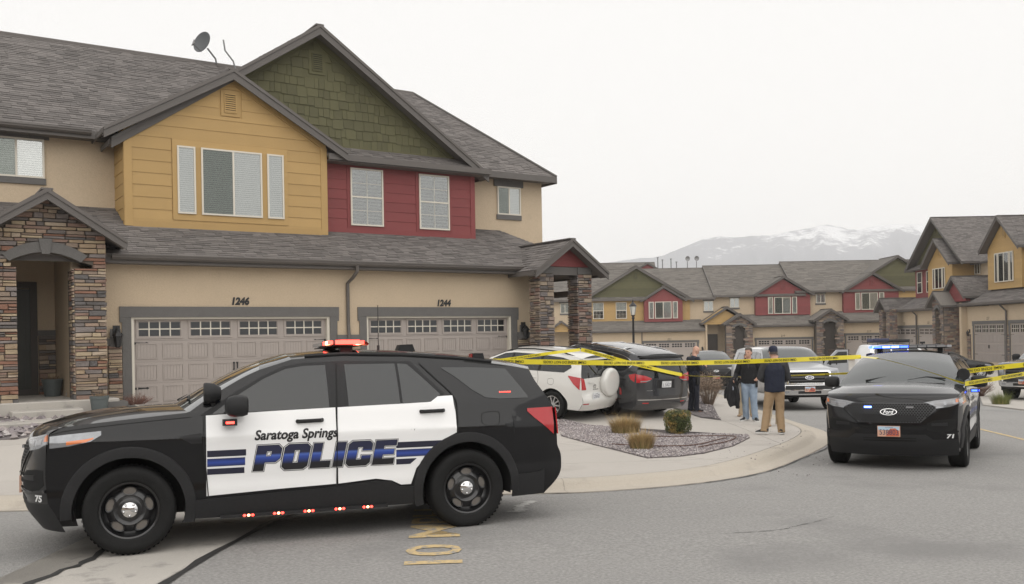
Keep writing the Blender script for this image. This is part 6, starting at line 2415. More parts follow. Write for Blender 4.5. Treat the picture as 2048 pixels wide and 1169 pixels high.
for side in (1, -1):
    vn.patch('front_window', [(1.55, 1.07), (2.45, 1.10)], [(1.55, 1.08), (1.9, 1.33), (2.25, 1.49), (2.45, 1.54)], M['carglass'], .005, side, skirt=0, nr=6)
    vn.patch('sliding_door_window', [(2.52, 1.105), (3.45, 1.135)], [(2.52, 1.55), (3.45, 1.585)], M['carglass'], .005, side, skirt=0)
    vn.patch('quarter_window', [(3.52, 1.14), (4.45, 1.17), (4.62, 1.24), (4.74, 1.36)], [(3.52, 1.585), (4.2, 1.555), (4.55, 1.49), (4.74, 1.40)], M['carglass'], .005, side, skirt=0)
    vn.seam([(2.6, 1.57), (3.45, 1.60), (4.2, 1.575), (4.58, 1.505), (4.78, 1.38), (4.65, 1.23), (4.47, 1.155), (3.5, 1.12), (2.5, 1.09)], .016, .008, (side,), M['chrome'], 'chrome_trim')
    vn.patch('tail_lamp', [(4.78, 1.10), (4.84, 1.02), (4.97, .96)], [(4.78, 1.12), (4.97, 1.17)], M['tail'], .01, side)
    vn.seam([(3.48, 1.6), (3.5, 1.1), (3.52, .8), (3.6, .64)], .008, .002, (side,))
    vn.seam([(2.5, 1.55), (2.48, 1.1), (2.46, .3)], .008, .002, (side,))
    vn.seam([(2.6, .92), (3.6, .97), (4.7, .99)], .012, .002, (side,))
    vn.patch('marker', [(4.52, .60), (4.58, .60)], [(4.52, .78), (4.58, .74)], M['tail'], .008, side, na=4)
    vn.patch('sill', [(1.42, .27), (3.6, .27)], [(1.42, .36), (3.6, .36)], M['plastic'], .006, side)
vn.fpatch('tail_lamp_rear', [(.48, 1.035), (.66, .955), (.90, .95)], [(.48, 1.06), (.66, 1.12), (.90, 1.16)], M['tail'], .01, rear=True, mirror=True)
vn.fpatch('lamp_clear', [(.52, 1.005), (.62, .975), (.80, .965)], [(.52, 1.02), (.62, 1.0), (.80, .995)], M['lens'], .013, rear=True, mirror=True)
vn.fpatch('chrome_strip', [(-.85, .515), (.85, .515)], [(-.85, .535), (.85, .535)], M['chrome'], .008, rear=True)
vn.fpatch('reflector', [(.55, .43), (.72, .43)], [(.55, .455), (.72, .455)], M['tail'], .008, rear=True, mirror=True)
vn.fpatch('spoiler', [(-.74, 1.555), (.74, 1.555)], [(-.74, 1.60), (.74, 1.60)], M['plastic'], .07, rear=True, skirt=.12)
vn.fpatch('plate_recess', [(-.30, .80), (.30, .80)], [(-.30, 1.01), (.30, 1.01)], M['plastic'], .002, rear=True)
vn.front_text('PACIFICA', .62, .38, .745, .77, M['chrome'], .006, rear=True, name='model_lettering')
vn.plate(0, .90, 'L 5A27', rear=True, utah=False, top='UTAH')
rails(vn, 2.3, 4.7, M['chrome'], .06, .05, (2.9, 4.2))
vn.mirror(1.45, 1.10, .98, .16, .22, .18)

TRK_ST = [
    ('f', 'low', (.50, .42), (.25, .40)), ('f', 'bumper', (.30, .50), (.02, .48)), ('f', 'bumper', (.27, .63), (.0, .63)),
    ('f', 'nose', (.27, .78), (.03, .78)), ('f', 'nose', (.25, 1.0), (.05, 1.0)), ('F', 'nose', (.27, 1.21), (.09, 1.22)),
    ('t', 'hood', (.42, 1.265), (.25, 1.29)), ('t', 'hood', (1.3, 1.335), (1.2, 1.40)),
    ('t', 'ws', (1.6, 1.36), (1.5, 1.43)), ('t', 'ws', (2.0, 1.66), (1.95, 1.72)), ('t', 'ws', (2.25, 1.80), (2.2, 1.86)),
    ('t', 'roof', (2.5, 1.86), (2.45, 1.93)), ('t', 'roof', (3.4, 1.87), (3.4, 1.95)), ('t', 'roof', (4.0, 1.875), (4, 1.955)), ('t', 'roof', (5.6, 1.86), (5.6, 1.93)),
    ('R', 'gate', (5.75, 1.80), (5.8, 1.85)), ('r', 'gate', (5.84, 1.3), (5.88, 1.3)), ('r', 'gate', (5.86, .7), (5.9, .7)), ('r', 'gate', (5.80, .47), (5.86, .46))]
TRK_W = [(0, .90), (.25, .965), (.8, 1.0), (3, 1.0), (5, 1.0), (5.9, .97)]
TRK_B = [(0, 1.24), (1.5, 1.32), (5.9, 1.35)]
TRK_P = [(.4, .95), (.6, .985), (.9, 1.0), (1.15, .99), (1.35, .96)]


def truck(label, xy, heading, paint, topper, chrome=True, group='pickup trucks', opened=False, txt='B71 4KD', brand='Ford'):
    t = Car('pickup_truck', label, group, xy, heading, TRK_ST, TRK_W, TRK_B, TRK_P, .3, (.95, 4.6), .41, .86, .47, paint, arch=.49, p=4.0, tum2=.1)
    t.r['category'] = 'pickup truck'
    t.wrap({'low': ('valance', M['plastic']), 'bumper': ('bumper', M['chrome']), 'nose': ('nose', t.paint), 'hood': ('hood', t.paint), 'ws': ('windscreen', M['screenglass']), 'roof': ('roof', M[topper]), 'gate': ('tailgate', t.paint)})
    t.sides()
    t.core(1.1, .6)
    t.wheels('alloy')
    for side in (1, -1):
        t.patch('front_window', [(1.85, 1.36), (2.75, 1.38)], [(1.85, 1.37), (2.05, 1.57), (2.3, 1.73), (2.75, 1.77)], M['carglass'], .005, side, skirt=0, nr=6)
        t.patch('rear_window', [(2.83, 1.38), (3.6, 1.39)], [(2.83, 1.775), (3.6, 1.775)], M['carglass'], .005, side, skirt=0)
        t.patch('topper_window', [(3.95, 1.42), (5.4, 1.42)], [(3.95, 1.76), (5.4, 1.75)], M['carglass'], .005, side, skirt=0)
        for a in (1.72, 2.79, 3.7):
            t.seam([(a, 1.75 if a > 2 else 1.33), (a, .9), (a, .55)], .012, .003, (side,))
    ch = M['chrome'] if chrome else M['plastic']
    t.fpatch('grille_surround', [(-.66, .80), (.66, .80)], [(-.66, 1.16), (-.60, 1.21), (.60, 1.21), (.66, 1.16)], ch, .02)
    g = t.fpatch('grille', [(-.60, .845), (.60, .845)], [(-.60, 1.13), (-.56, 1.165), (.56, 1.165), (.60, 1.13)], M['hole'], .03)[0]
    for z in (.90, .985, 1.07):
        t.fpatch('grille_bar', [(-.58, z), (.58, z)], [(-.58, z + .03), (.58, z + .03)], M['grille'], .036)
    if chrome:
        t.fpatch('grille_centre_bar', [(-.60, .985), (.60, .985)], [(-.60, 1.03), (.60, 1.03)], M['grille'], .04)
    em = t.B(MB().add([t.fx(.13 * math.cos(q), 1.0 + .055 * math.sin(q), .05) for q in [2 * math.pi * k / 28 for k in range(28)]], [tuple(range(28))]), 'emblem', M['chrome'])
    MB().add([t.fx(.115 * math.cos(q), 1.0 + .044 * math.sin(q), .052) for q in [2 * math.pi * k / 28 for k in range(28)]], [tuple(range(28))]).build('emblem_field', M['plateblue'], em)
    t.front_text(brand, -.075, .075, .975, 1.027, M['chrome'], .054, name='emblem_script', parent=em)
    t.fpatch('headlamp', [(.68, .86), (.90, .88)], [(.68, 1.19), (.90, 1.19)], M['lampclear'], .02, mirror=True)
    t.fpatch('lamp_strip', [(.69, 1.14), (.90, 1.14)], [(.69, 1.18), (.90, 1.18)], M['lens'], .024, mirror=True)
    t.fpatch('bumper_pocket', [(-.42, .52), (.42, .52)], [(-.34, .60), (.34, .60)], M['plastic'], .008)
    t.fpatch('fog_lamp', [(.60, .545), (.78, .545)], [(.60, .61), (.78, .61)], M['lens'], .012, mirror=True)
    t.fpatch('air_dam', [(-.70, .645), (.70, .645)], [(-.70, .765), (.70, .765)], M['plastic'], .012)
    t.plate(0, .655, txt)
    t.mirror(1.72, 1.42, 1.03, .16, .27, .25)
    MB().tube([(-1.5, -.6, 1.44), (-1.62, 0, 1.50), (-1.6, .55, 1.47)], .014, 6).build('wiper', M['plastic'], t.r)
    if opened:
        an = math.radians(62)

        def dp(q, z, o=0):   # q: distance from the hinge
            return (-1.74 - q * math.cos(an) + o * math.sin(an), 1.0 + q * math.sin(an) - o * math.cos(an) * -1, z)
        pane = [(.10, 1.36), (1.0, 1.38), (1.0, 1.74), (.62, 1.74), (.22, 1.48)]
        fr = [(0, .52), (1.06, .55), (1.06, 1.80), (.58, 1.80), (.10, 1.46), (0, 1.33)]
        d = t.B(MB().prism(fr, lambda a, b, o: dp(a, b, o), -.03, .03), 'open_door', t.paint, False)
        MB().prism(pane, lambda a, b, o: dp(a, b, o), -.034, .034).build('door_window', M['carglass'], d)
        MB().prism([(.1, .6), (.98, .6), (.98, 1.28), (.1, 1.28)], lambda a, b, o: dp(a, b, o), -.05, -.035).build('door_trim', M['plastic'], d)
        MB().box(-2.05, -1.95, 1.25, 1.5, 1.33, 1.58).build('door_mirror', M['plastic'], d)
    return t


truck('silver pickup truck with a canopy and its driver door open', (22.6, 17.95), -124, 'silver_paint', 'white_paint', opened=True, txt='B71 4KD')
M['lensglass'] = M['carglass']
p = wxy(16.65, 30.2)
truck('dark pickup truck with a big grille cut off by the right edge', p, math.degrees(math.atan2(-RY * .82 - DY * .57, -RX * .82 - DX * .57)), 'dgrey_paint', 'dgrey_paint', txt='G82 7LT', brand='GMC')
p = wxy(9.0, 41)
explorer('unlit dark SUV parked behind the officer and the dry bush', 'dark parked SUV', p, math.degrees(math.atan2(-DY - RY * .10, -DX - RX * .10)), None, None, False, plate='D22 8GT')

LC_ST = [
    ('f', 'bump', (.35, .42), (.1, .40)), ('f', 'bump', (.25, .6), (.0, .6)), ('F', 'bump', (.27, 1.05), (.06, 1.06)),
    ('t', 'hood', (.4, 1.12), (.2, 1.14)), ('t', 'hood', (1.2, 1.18), (1.1, 1.22)),
    ('t', 'ws', (1.45, 1.2), (1.35, 1.25)), ('t', 'ws', (1.8, 1.5), (1.75, 1.56)), ('t', 'ws', (2.0, 1.68), (1.95, 1.74)),
    ('t', 'roof', (2.2, 1.76), (2.15, 1.82)), ('t', 'roof', (3.4, 1.80), (3.4, 1.87)), ('t', 'roof', (4.5, 1.77), (4.5, 1.84)),
    ('R', 'rw', (4.68, 1.72), (4.72, 1.79)), ('r', 'rw', (4.80, 1.25), (4.85, 1.25)), ('r', 'rw', (4.84, .7), (4.9, .7)), ('r', 'rw', (4.78, .45), (4.84, .44))]
p = wxy(24.3, 52)
lc = Car('suv', 'white off-road SUV with loaded roof rack behind the police car lights', 'cars by the right-hand houses', p, math.degrees(math.atan2(RY, RX)) + 4, LC_ST, [(0, .82), (.3, .9), (.8, .96), (2, .97), (4, .97), (4.9, .9)], [(0, 1.1), (1.4, 1.16), (4.9, 1.2)], [(.4, .95), (.6, .985), (.9, 1.0), (1.15, .98), (1.25, .96)], .32, (.85, 3.7), .39, .82, .45, 'white_paint', arch=.46, p=3.5, tum2=.1)
lc.wrap({'bump': ('front_bumper', M['plastic']), 'hood': ('hood', lc.paint), 'ws': ('windscreen', M['screenglass']), 'roof': ('roof', lc.paint), 'rw': ('tailgate', lc.paint)})
lc.sides()
lc.core(1.0, .58)
lc.wheels('six')
for side in (1, -1):
    lc.patch('front_window', [(1.7, 1.19), (2.55, 1.2)], [(1.7, 1.2), (1.95, 1.5), (2.12, 1.63), (2.55, 1.67)], M['carglass'], .005, side, skirt=0, nr=6)
    lc.patch('rear_window', [(2.63, 1.2), (3.5, 1.21)], [(2.63, 1.675), (3.5, 1.68)], M['carglass'], .005, side, skirt=0)
    lc.patch('quarter_window', [(3.58, 1.21), (4.4, 1.22), (4.5, 1.35)], [(3.58, 1.68), (4.35, 1.66), (4.5, 1.50)], M['carglass'], .005, side, skirt=0)
    lc.patch('arch_flare', [(.35, .5), (1.35, .5)], [(.35, .8), (.6, .95), (1.1, .95), (1.35, .8)], M['plastic'], .02, side)
lc.B(MB().tube([(-1.0, -.95, 1.15), (-1.35, -.93, 1.28), (-1.75, -.80, 1.72), (-1.75, -.80, 1.86)], .045, 8).box(-1.85, -1.62, -.86, -.74, 1.84, 1.95), 'snorkel', M['plastic'])
rk = lc.B(MB().box(-4.5, -2.2, -.62, .62, 1.93, 1.96), 'roof_rack', M['blackmetal'], False)
MB().box(-3.3, -2.3, -.5, .55, 1.961, 2.10).build('cargo_case', M['plastic'], rk, bevel=.02)
MB().box(-4.4, -3.5, -.55, .3, 1.961, 2.16).build('cargo_case', M['plateblue'], rk, bevel=.02)
for y in (-.62, .62):
    MB().tube([(-4.5, y, 1.95), (-4.5, y, 2.05), (-2.2, y, 2.05), (-2.2, y, 1.95)], .015, 6).build('rack_rail', M['blackmetal'], rk)
    for a in (2.4, 3.3, 4.2):
        MB().tube([(-a, y, 1.94), (-a, y * 1.02, 1.78)], .018, 6).build('rack_leg', M['blackmetal'], rk)

SD_ST = [
    ('f', 'bump', (.42, .22), (.12, .2)), ('f', 'bump', (.3, .45), (.0, .45)), ('F', 'bump', (.36, .72), (.08, .74)),
    ('t', 'hood', (.55, .82), (.3, .84)), ('t', 'hood', (1.2, .93), (1.05, .97)),
    ('t', 'ws', (1.45, .96), (1.3, 1.0)), ('t', 'ws', (1.95, 1.25), (1.85, 1.3)), ('t', 'roof', (2.35, 1.39), (2.25, 1.44)), ('t', 'roof', (3.0, 1.42), (3.0, 1.48)),
    ('t', 'rw', (3.5, 1.36), (3.5, 1.43)), ('t', 'rw', (4.2, 1.06), (4.1, 1.12)), ('t', 'trunk', (4.4, 1.02), (4.35, 1.07)), ('R', 'trunk', (4.75, .98), (4.85, 1.02)), ('r', 'trunk', (4.82, .6), (4.92, .6)), ('r', 'trunk', (4.7, .26), (4.82, .25))]
p = wxy(25.2, 48.6)
sd_ = Car('sedan', 'black sedan with bright alloy wheel beside the white off-road SUV', 'cars by the right-hand houses', p, math.degrees(math.atan2(RY, RX)) - 6, SD_ST, [(0, .72), (.4, .86), (.9, .92), (2, .925), (4, .92), (4.9, .8)], [(0, .78), (1.4, .92), (3, .97), (4.9, .98)], [(.2, .93), (.5, .985), (.75, 1), (.98, .96)], .45, (.95, 3.8), .34, .79, .2, 'black_paint', arch=.385, p=2.6)
sd_.wrap({'bump': ('front_bumper', sd_.paint), 'hood': ('hood', sd_.paint), 'ws': ('windscreen', M['screenglass']), 'roof': ('roof', sd_.paint), 'rw': ('rear_window', M['carglass']), 'trunk': ('boot', sd_.paint)})
sd_.sides()
sd_.core(.7, .55)
sd_.wheels('alloy')
for side in (1, -1):
    sd_.patch('side_window', [(1.75, .95), (3.5, .99), (3.9, 1.08)], [(1.75, .96), (2.1, 1.2), (2.4, 1.33), (3.2, 1.35), (3.9, 1.10)], M['carglass'], .005, side, skirt=0)
    sd_.patch('headlamp', [(.42, .62), (.75, .70)], [(.42, .72), (.75, .76)], M['lampclear'], .008, side)
sd_.mirror(1.6, .98, .92, .12, .18, .13, sd_.paint)

# ================================================================ people
M['skin'] = mat('skin', (.52, .30, .22), .55, noise_=(14, .06))
M['navy'] = mat('navy_cloth', (.010, .014, .030), .85, noise_=(12, .2), bump=(25, .4))
M['uniform'] = mat('uniform_cloth', (.012, .014, .024), .85, noise_=(12, .2), bump=(25, .4))
M['vest'] = mat('vest_cloth', (.008, .009, .013), .9, noise_=(20, .2), bump=(40, .5))
M['greysleeve'] = mat('charcoal_sleeve', (.035, .035, .038), .9, noise_=(12, .15), bump=(25, .4))
M['fleece'] = mat('black_jacket', (.007, .007, .009), .9, noise_=(14, .25), bump=(30, .5))
M['jeans'] = mat('faded_jeans', (.24, .30, .38), .85, noise_=(6, .18), bump=(30, .3), wear=(3, .52, (.36, .44, .54), .5))
M['khaki'] = mat('khaki_cloth', (.34, .235, .135), .85, noise_=(6, .1), bump=(16, .4))
M['tan'] = mat('tan_cloth', (.42, .34, .24), .85, noise_=(6, .1))
M['boot'] = mat('black_leather', (.009, .009, .01), .4, noise_=(20, .2))
M['tanboot'] = mat('tan_boot', (.30, .21, .13), .7, noise_=(14, .15))
M['sole'] = mat('white_sole', (.65, .65, .63), .6)
M['greyhair'] = mat('grey_brown_hair', (.085, .07, .06), .8, noise_=(60, .3))
M['cap'] = mat('navy_cap', (.010, .014, .035), .8, noise_=(20, .15))
M['patch'] = mat('badge_patch', (.30, .32, .38), .6, noise_=(90, .4))


def blob(name, mb, m, parent, vox=.014, wr=0, fs=18, it=4):
    """fuse overlapping volumes into one continuous surface, with cloth folds"""
    me = mb.mesh('tmp')
    o = bpy.data.objects.new('tmp', me)
    md = o.modifiers.new('r', 'REMESH')
    md.mode = 'VOXEL'
    md.voxel_size = vox
    sm_ = o.modifiers.new('s', 'SMOOTH')
    sm_.factor = .5
    sm_.iterations = it
    me2 = solidify_eval(o)
    bpy.data.meshes.remove(me)
    if wr:
        for v in me2.vertices:
            q = v.co
            d = noise.noise(Vector((q.x * fs, q.y * fs, q.z * fs * .55))) + .5 * noise.noise(Vector((q.x * fs * 2.3, q.y * fs * 2.3, q.z * fs * 1.2 + 5)))
            v.co = q + v.normal * d * wr
    me2.name = name
    me2.materials.clear()
    me2.materials.append(m)
    me2.polygons.foreach_set('use_smooth', [True] * len(me2.polygons))
    return link(bpy.data.objects.new(name, me2), parent)


def hand(mb, w, d, side, curl=.6):
    """palm, four unequal bent fingers and a thumb; w wrist, d forearm direction"""
    w, d = Vector(w), Vector(d).normalized()
    n = Vector((side, 0, 0))
    n = (n - d * n.dot(d)).normalized()
    t = d.cross(n).normalized()
    mb.tube([tuple(w - d * .02), tuple(w + d * .05), tuple(w + d * .095)], [(.022, .03), (.018, .042), (.014, .042)], 10)
    for k, (o, l) in enumerate(((-.03, .066), (-.01, .076), (.011, .072), (.031, .056))):
        b = w + d * .09 + t * o
        m1 = b + d * l * .5 - n * l * .15 * curl
        e = m1 + (d * (1 - curl) - n * curl).normalized() * l * .55
        mb.tube([tuple(b), tuple(m1), tuple(e)], [.0095, .009, .0075], 7)
    b = w + d * .03 - t * .03
    m1 = b + (d * .7 - t * .75 - n * .2).normalized() * .035
    e = m1 + (d * .95 - t * .1 - n * .3).normalized() * .035
    mb.tube([tuple(b), tuple(m1), tuple(e)], [.013, .0115, .009], 7)


def person(label, x, y, facing, J, top, sleeve, legs, shoe, hair=None, cap=None, hz=None, lift=0, sole=None, vest=None, gaze=(0, 1, 0), hem=.84, bulk=1.0, head=True):
    z0 = (hz or cz)(x, y) + lift
    r = root('person', label, 'person', (x, y, z0), facing - math.pi / 2, 'people on the sidewalk', local=True)
    V = lambda k: Vector(J[k])
    # ---- body: one continuous surface
    b = MB()
    pel, ch, nk, hd = V('pelvis'), V('chest'), V('neck'), V('head')
    b.tube([tuple(pel - Vector((0, 0, .06))), tuple(pel), tuple((pel + ch) / 2), tuple(ch), tuple(nk - Vector((0, 0, .03))), tuple(nk + Vector((0, .01, .06)))], [(.10, .13), (.105, .15), (.10, .14), (.11, .165), (.07, .09), (.055, .055)], 14)
    g = Vector(gaze).normalized()
    sd_x = g.cross(Vector((0, 0, 1))).normalized()
    ux = sd_x.cross(g)
    H3 = lambda a, f, u: tuple(hd + sd_x * a + g * f + ux * u)
    b.tube([tuple(nk), H3(0, -.01, -.05)], [.056, .058], 10)
    rows = []
    for u, rx, rf, of in ((-.115, .02, .03, .045), (-.10, .042, .05, .04), (-.065, .06, .075, .02), (-.02, .070, .088, .008), (.03, .076, .096, .0), (.075, .070, .09, -.004), (.105, .05, .066, -.006), (.122, .02, .03, -.006)):
        rows.append([H3(rx * math.cos(t), of + rf * math.sin(t), u) for t in [2 * math.pi * k / 16 for k in range(16)]])
    o = len(b.v)
    b.grid(rows, True)
    b.f.append(tuple(o + k for k in range(16)))
    b.f.append(tuple(o + 7 * 16 + k for k in range(16)))
    b.tube([H3(0, .092, .03), H3(0, .107, -.005), H3(0, .112, -.022), H3(0, .095, -.034)], [.010, .013, .016, .012], 8)      # nose
    for s in (-1, 1):
        b.ball(H3(s * .078, -.005, -.005), (.014, .02, .032), 8, 6)
        b.tube([H3(s * .018, .09, .036), H3(s * .045, .082, .037)], [.009, .008], 6)       # brow
    b.tube([H3(-.024, .090, -.062), H3(0, .097, -.06), H3(.024, .090, -.062)], .007, 6)
    for s, S_ in ((1, 'R'), (-1, 'L')):
        sh, el, wr_ = V('sh' + S_), V('el' + S_), V('wr' + S_)
        b.tube([tuple(ch + (sh - ch) * .5), tuple(sh), tuple((sh + el) / 2), tuple(el), tuple(lerp(el, wr_, .4)), tuple(wr_)], [.07, .06, .05, .042, .04, .027], 10)
        hand(b, wr_, wr_ - el, s, .55)
        hp, kn, an, to = V('hip' + S_), V('kn' + S_), V('an' + S_), V('toe' + S_)
        b.tube([tuple(hp + Vector((0, 0, .05))), tuple(hp), tuple(lerp(hp, kn, .5)), tuple(kn), tuple(lerp(kn, an, .4)), tuple(an)], [.085, .088, .072, .055, .055, .036], 10)
        b.tube([tuple(an), tuple(lerp(an, to, .5) - Vector((0, 0, .03))), tuple(to)], [.036, .034, .025], 8)
    body = blob('body', b, M['skin'], r, .0115, it=3)
    for s in (-1, 1):
        MB().ball(H3(s * .032, .083, .012), (.012, .012, .008), 8, 6).build('eye', M['letter'], r, smooth=True)
    # ---- trousers
    t = MB()
    t.tube([tuple(pel + Vector((0, 0, .10))), tuple(pel), tuple(pel - Vector((0, 0, .09)))], [(.125 * bulk, .165 * bulk), (.135 * bulk, .175 * bulk), (.10, .13)], 16)
    for S_ in 'RL':
        hp, kn, an = V('hip' + S_), V('kn' + S_), V('an' + S_)
        dn = (an - kn).normalized()
        t.tube([tuple(hp + Vector((0, 0, .04))), tuple(hp - Vector((0, 0, .06))), tuple(lerp(hp, kn, .5)), tuple(kn), tuple(lerp(kn, an, .5)), tuple(an + dn * .015), tuple(an + dn * .05)], [.10, .108, .098, .083, .078, .074, .078], 14)
    blob('trousers', t, legs, r, .014, .008, 16)
    # ---- top with sleeves
    q = MB()
    w = bulk
    lo = pel + Vector((0, 0, hem - J['pelvis'][2]))
    q.tube([tuple(lo), tuple(lo + Vector((0, 0, .05))), tuple((pel + ch) / 2 + Vector((0, 0, .02))), tuple(ch), tuple(ch + Vector((0, 0, .10))), tuple(nk + Vector((0, 0, .005)))], [(.145 * w, .185 * w), (.15 * w, .19 * w), (.15 * w, .19 * w), (.15 * w, .205 * w), (.115 * w, .17 * w), (.07, .075)], 18)
    blob('jacket', q, top, r, .014, .008, 14)
    for S_ in 'RL':
        sh, el, wr_ = V('sh' + S_), V('el' + S_), V('wr' + S_)
        q = MB()
        q.tube([tuple(lerp(ch + Vector((0, 0, .04)), sh, .55)), tuple(sh), tuple(lerp(sh, el, .5)), tuple(el), tuple(lerp(el, wr_, .5)), tuple(wr_ - (wr_ - el).normalized() * .01)], [.095 * w, .088 * w, .073 * w, .065 * w, .056 * w, .047], 14)
        blob('sleeve', q, sleeve, r, .013, .007, 20)
    if vest:
        q = MB()
        q.tube([tuple((pel + ch) / 2 - Vector((0, 0, .02))), tuple((pel + ch) / 2 + Vector((0, 0, .06))), tuple(ch), tuple(ch + Vector((0, 0, .07)))], [(.165, .20), (.175, .205), (.175, .212), (.14, .16)], 18)
        blob('vest', q, vest, r, .014, .003, 20)
    # ---- shoes
    for S_ in 'RL':
        an, to = V('an' + S_), V('toe' + S_)
        f = (to - an)
        f.z = 0
        f.normalize()
        s_ = Vector((f.y, -f.x, 0))
        gz_ = min(an.z - .075, to.z - .03)
        tilt = (to.z - .03) - (an.z - .075)
        q = MB()
        pts = []
        for a, h, w_ in ((-.075, .085, .034), (-.05, .10, .04), (.03, .095, .042), (.10, .06, .047), (.16, .045, .046), (.195, .03, .034)):
            pts.append((an + f * a + Vector((0, 0, -an.z + (an.z - .075) + tilt * max(0, a) / .2 + h / 2 + .012)), (h / 2, w_)))
        q.tube([tuple(p) for p, _ in pts], [(w2, h2) for _, (h2, w2) in pts], 12)
        blob('shoe', q, shoe, r, .011, it=2)
        if sole:
            sl = MB()
            out = [(-.09, .0), (-.075, .034), (0, .044), (.10, .05), (.17, .046), (.205, .02), (.205, -.02), (.17, -.046), (.10, -.05), (0, -.044), (-.075, -.034)]
            P2 = lambda a, c, d: tuple(an + f * a + s_ * c + Vector((0, 0, -.075 + tilt * max(0, a) / .2 + d)))
            sl.prism(out, lambda a, c, d: P2(a, c, d), .0, .026)
            sl.build('sole', sole, r)
    # ---- hair or cap
    if hair or cap:
        rows = []
        m = hair or cap
        for u, k in (((.0, 1.05), (.03, 1.07), (.07, 1.08), (.105, .92), (.128, .55), (.135, .1)) if cap else ((.0, 1.02), (.04, 1.04), (.08, 1.03), (.108, .88), (.126, .52), (.132, .1))):
            rx, rf = .079 * k, .099 * k
            rows.append([H3(rx * math.cos(t_), -.006 + rf * math.sin(t_) * (1 if math.sin(t_) < 0 or u > .045 or cap else .93), u + ((.075 - u * .9) * min(1, max(0, math.sin(t_) * 2.2 - .2)) if u < .075 and hair else 0)) for t_ in [2 * math.pi * j / 20 for j in range(20)]])
        q = MB().grid(rows, True)
        if hair:   # back and sides of the head
            rows = []
            for u, k in ((-.06, .90), (-.03, 1.02), (.02, 1.06)):
                rows.append([H3(.078 * k * math.cos(t_), -.006 + .097 * k * math.sin(t_), u) for t_ in [math.pi * 1.0 + math.pi * j / 12 for j in range(13)]])
            q.grid(rows)
        hm = q.build('hair' if hair else 'cap', m, r, smooth=True)
        if cap:
            bl = [[H3(.07 * math.sin(a) * (1 + .12 * k), .06 + (.035 + .075 * k) * math.cos(a) ** .6, .035 - .012 * k) for a in [math.radians(-80 + 160 * j / 12) for j in range(13)]] for k in (0, 1)]
            MB().grid(bl).build('cap_peak', m, hm)
            rows = []
            for u, k in ((-.045, 1.0), (0, 1.06)):
                rows.append([H3(.079 * k * math.cos(t_), -.006 + .097 * k * math.sin(t_), u) for t_ in [math.pi + math.pi * j / 12 for j in range(13)]])
            MB().grid(rows).build('hair', M['greyhair'], r, smooth=True)
    return r, H3


STAND = dict(pelvis=(0, 0, .95), chest=(0, .0, 1.30), neck=(0, .01, 1.49), head=(0, .035, 1.645), shR=(.19, 0, 1.41), shL=(-.19, 0, 1.41), elR=(.26, -.04, 1.12), elL=(-.26, -.04, 1.12), wrR=(.27, .06, .88), wrL=(-.27, .06, .88),
             hipR=(.09, 0, .90), hipL=(-.09, 0, .90), knR=(.10, .02, .50), knL=(-.10, .02, .50), anR=(.11, -.02, .09), anL=(-.11, -.02, .09), toeR=(.14, .15, .03), toeL=(-.14, .15, .03))


def pose(**k):
    d = dict(STAND)
    d.update(k)
    return d


fr = math.atan2(DY, DX)                    # straight away from the camera
rt = math.atan2(RY, RX)                    # to the right in the picture
# officer with a vest, looking down at something in his hands
J = pose(elR=(.27, .06, 1.14), wrR=(.13, .27, 1.20), elL=(-.27, .06, 1.14), wrL=(-.10, .28, 1.19), head=(0, .075, 1.63), neck=(0, .03, 1.49), anR=(.08, .02, .09), toeR=(.10, .2, .03), anL=(-.10, -.05, .09), toeL=(-.13, .12, .03))
P1, _ = person('bald officer in a dark uniform and police vest looking down', 17.72, 17.85, rt + .35, J, M['uniform'], M['uniform'], M['uniform'], M['boot'], vest=M['vest'], gaze=(.1, .8, -.55), hem=.93)
MB().lathe([(.150, -.025), (.155, -.02), (.155, .025), (.150, .03)], lambda a, b, c: (a * 1.22, b * .98, .99 + c), 28).build('duty_belt', M['boot'], P1)
MB().box(.175, .235, -.05, .06, .74, .99).build('holster', M['boot'], P1, bevel=.012)
MB().tube([(.215, -.06, 1.03), (.215, .0, 1.0), (.215, .05, .98)], .016, 6).build('pistol_grip', M['blackmetal'], P1)
for a in (-.12, -.02, .12):
    MB().box(a - .025, a + .025, -.175, -.14, .95, 1.02).build('belt_pouch', M['boot'], P1)
text_obj('vest_lettering', 'POLICE', lambda a, b: (.12 - a * .071, -.182 + .25 * abs(.12 - a * .071) ** 2 * 4, 1.325 + b * .085), M['decalwhite'], P1, size=1, offset=.03)
MB().box(-.02, .06, .30, .315, 1.18, 1.30).build('phone', M['blackmetal'], P1)
# man in jeans carrying a jacket over his arm
J = pose(elR=(.30, -.03, 1.13), wrR=(.33, .15, 1.02), elL=(-.29, -.05, 1.13), wrL=(-.22, .14, 1.05), anL=(-.13, .05, .09), toeL=(-.20, .2, .03), anR=(.09, -.06, .09), toeR=(.20, .08, .03))
bk = fr + math.pi
P2, H2 = person('man in dark jacket and pale jeans holding a black jacket', 17.12, 15.38, bk - .35, J, M['fleece'], M['fleece'], M['jeans'], M['boot'], hair=M['greyhair'], sole=M['sole'], gaze=(.35, .9, -.05), hem=.90)
MB().add([(-.295, .045, 1.26), (-.30, -.03, 1.27), (-.315, -.03, 1.35), (-.305, .04, 1.35)], [(0, 1, 2, 3)]).build('sleeve_patch', M['patch'], P2)
MB().prism([(.0, 1.25), (.03, 1.40), (-.03, 1.40)], lambda a, b, d: (a, d, b), .13, .158).build('shirt_front', M['greysleeve'], P2)
for s in (-1, 1):
    MB().tube([(s * .06, .0, 1.50), (s * .085, .05, 1.47), (s * .04, .11, 1.44)], .028, 8).build('collar', M['fleece'], P2, smooth=True)
MB().box(-.21, -.155, .03, .12, .82, .98).build('holster', M['boot'], P2, bevel=.01)
